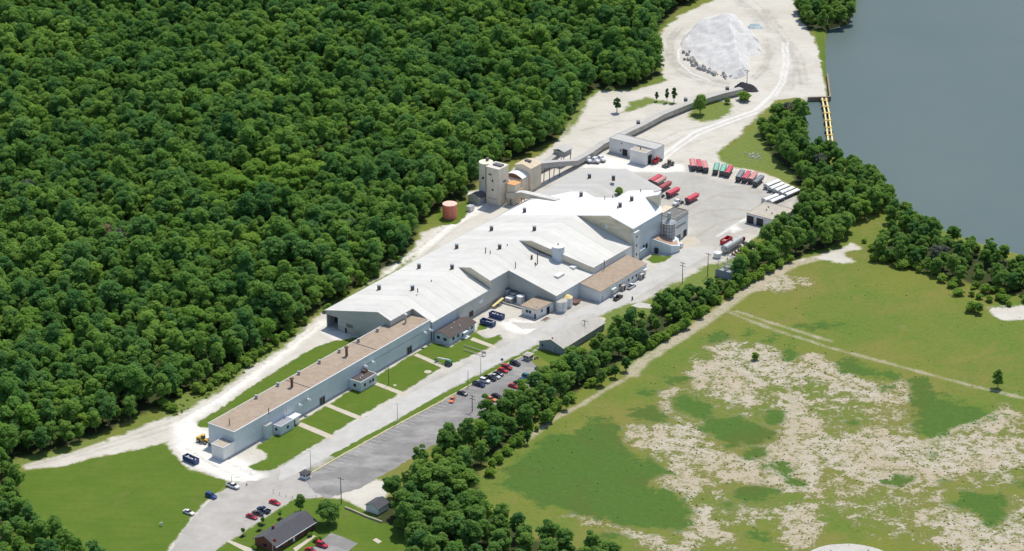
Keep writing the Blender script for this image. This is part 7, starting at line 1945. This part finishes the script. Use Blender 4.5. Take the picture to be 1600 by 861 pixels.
for px, py, s, lab in ((485, 838, .55, "low shrub beside the path behind the brick house, left of the flower bed"), (494, 846, .6, "shrub of the round flower bed beside the brick house"), (500, 843, .5, "small shrub at the right of the round flower bed"), (399, 858, .5, "dark foundation shrub at the near corner of the brick house")):
    tree("shrub", P(px, py), rnd.choice(K_bush), lab, "shrub", s, s * .8)

# field tufts: uncountable weeds
def tuft_arrays(seed, n=26, R=.55, h=.5):
    r_ = np.random.default_rng(seed)
    p = r_.normal(0, 1, (n, 3)); p /= np.linalg.norm(p, axis=1)[:, None]; p[:, 2] = abs(p[:, 2]); p *= np.array([R, R, h])
    nn = p / np.array([R, R, h]) + r_.normal(0, .5, p.shape); nn /= np.linalg.norm(nn, axis=1)[:, None]
    u = np.cross(nn, r_.normal(0, 1, nn.shape)); u /= np.linalg.norm(u, axis=1)[:, None]; v = np.cross(nn, u); s = r_.uniform(.16, .32, (n, 1))
    V = np.stack([p + u * s, p + v * s, p - u * s, p - v * s], 1).reshape(-1, 3)
    return V, np.arange(len(V)).reshape(-1, 4)
M_tuft = leaf_mat("weed_leaves", (.10, .15, .035), (.20, .22, .07), .4)
M_reed = leaf_mat("reed_leaves", (.06, .13, .03), (.10, .18, .037))
tc_ = bpy.data.collections.new("tuft_sources")
for k in range(4):
    V, Q = tuft_arrays(900 + k); tc_.objects.link(bpy.data.objects.new("weed_%02d" % k, mesh_of("weed", V, Q, M_tuft if k < 2 else M_reed)))
pts, idx, scl = [], [], []
for poly, dens, kinds_, s0, s1 in [(p, .06, (0, 1), .22, .60) for p in REG['bare'][:6]] + [(px_poly([(760, 740), (960, 600), (1140, 480), (1340, 400), (1600, 480), (1640, 880), (780, 880)]), .006, (0, 1), .25, .6)] + [(p, .10, (0, 1), .5, 1.2) for p in REG['rough'][5:6]]:
    x0, y0 = poly.min(0); x1, y1 = poly.max(0); n = int((x1 - x0) * (y1 - y0) * dens)
    X = NR.uniform(x0, x1, n); Y = NR.uniform(y0, y1, n); s = inside_sd(poly, X, Y)
    for x, y in zip(X[s > .6], Y[s > .6]):
        pts.append((x, y, 0)); idx.append(kinds_[rnd.randrange(2)]); scl.append(rnd.uniform(s0, s1))
me = bpy.data.meshes.new("field_weeds"); me.from_pydata(pts, [], [])
pattr("idx", 'INT', np.array(idx, np.int32)); scl = np.array(scl, np.float32)
pattr("scl", 'FLOAT_VECTOR', np.stack([scl, scl, scl * .8], 1)); pattr("rot", 'FLOAT_VECTOR', np.stack([scl * 0, scl * 0, NR.uniform(0, 6.28, len(scl))], 1).astype(np.float32))
o = bpy.data.objects.new("field_weeds", me); C.objects.link(o); o["kind"] = "stuff"; tag(o, "tufts of weeds and reed patches scattered over the open field", "weeds")
gn_instances(o, tc_)
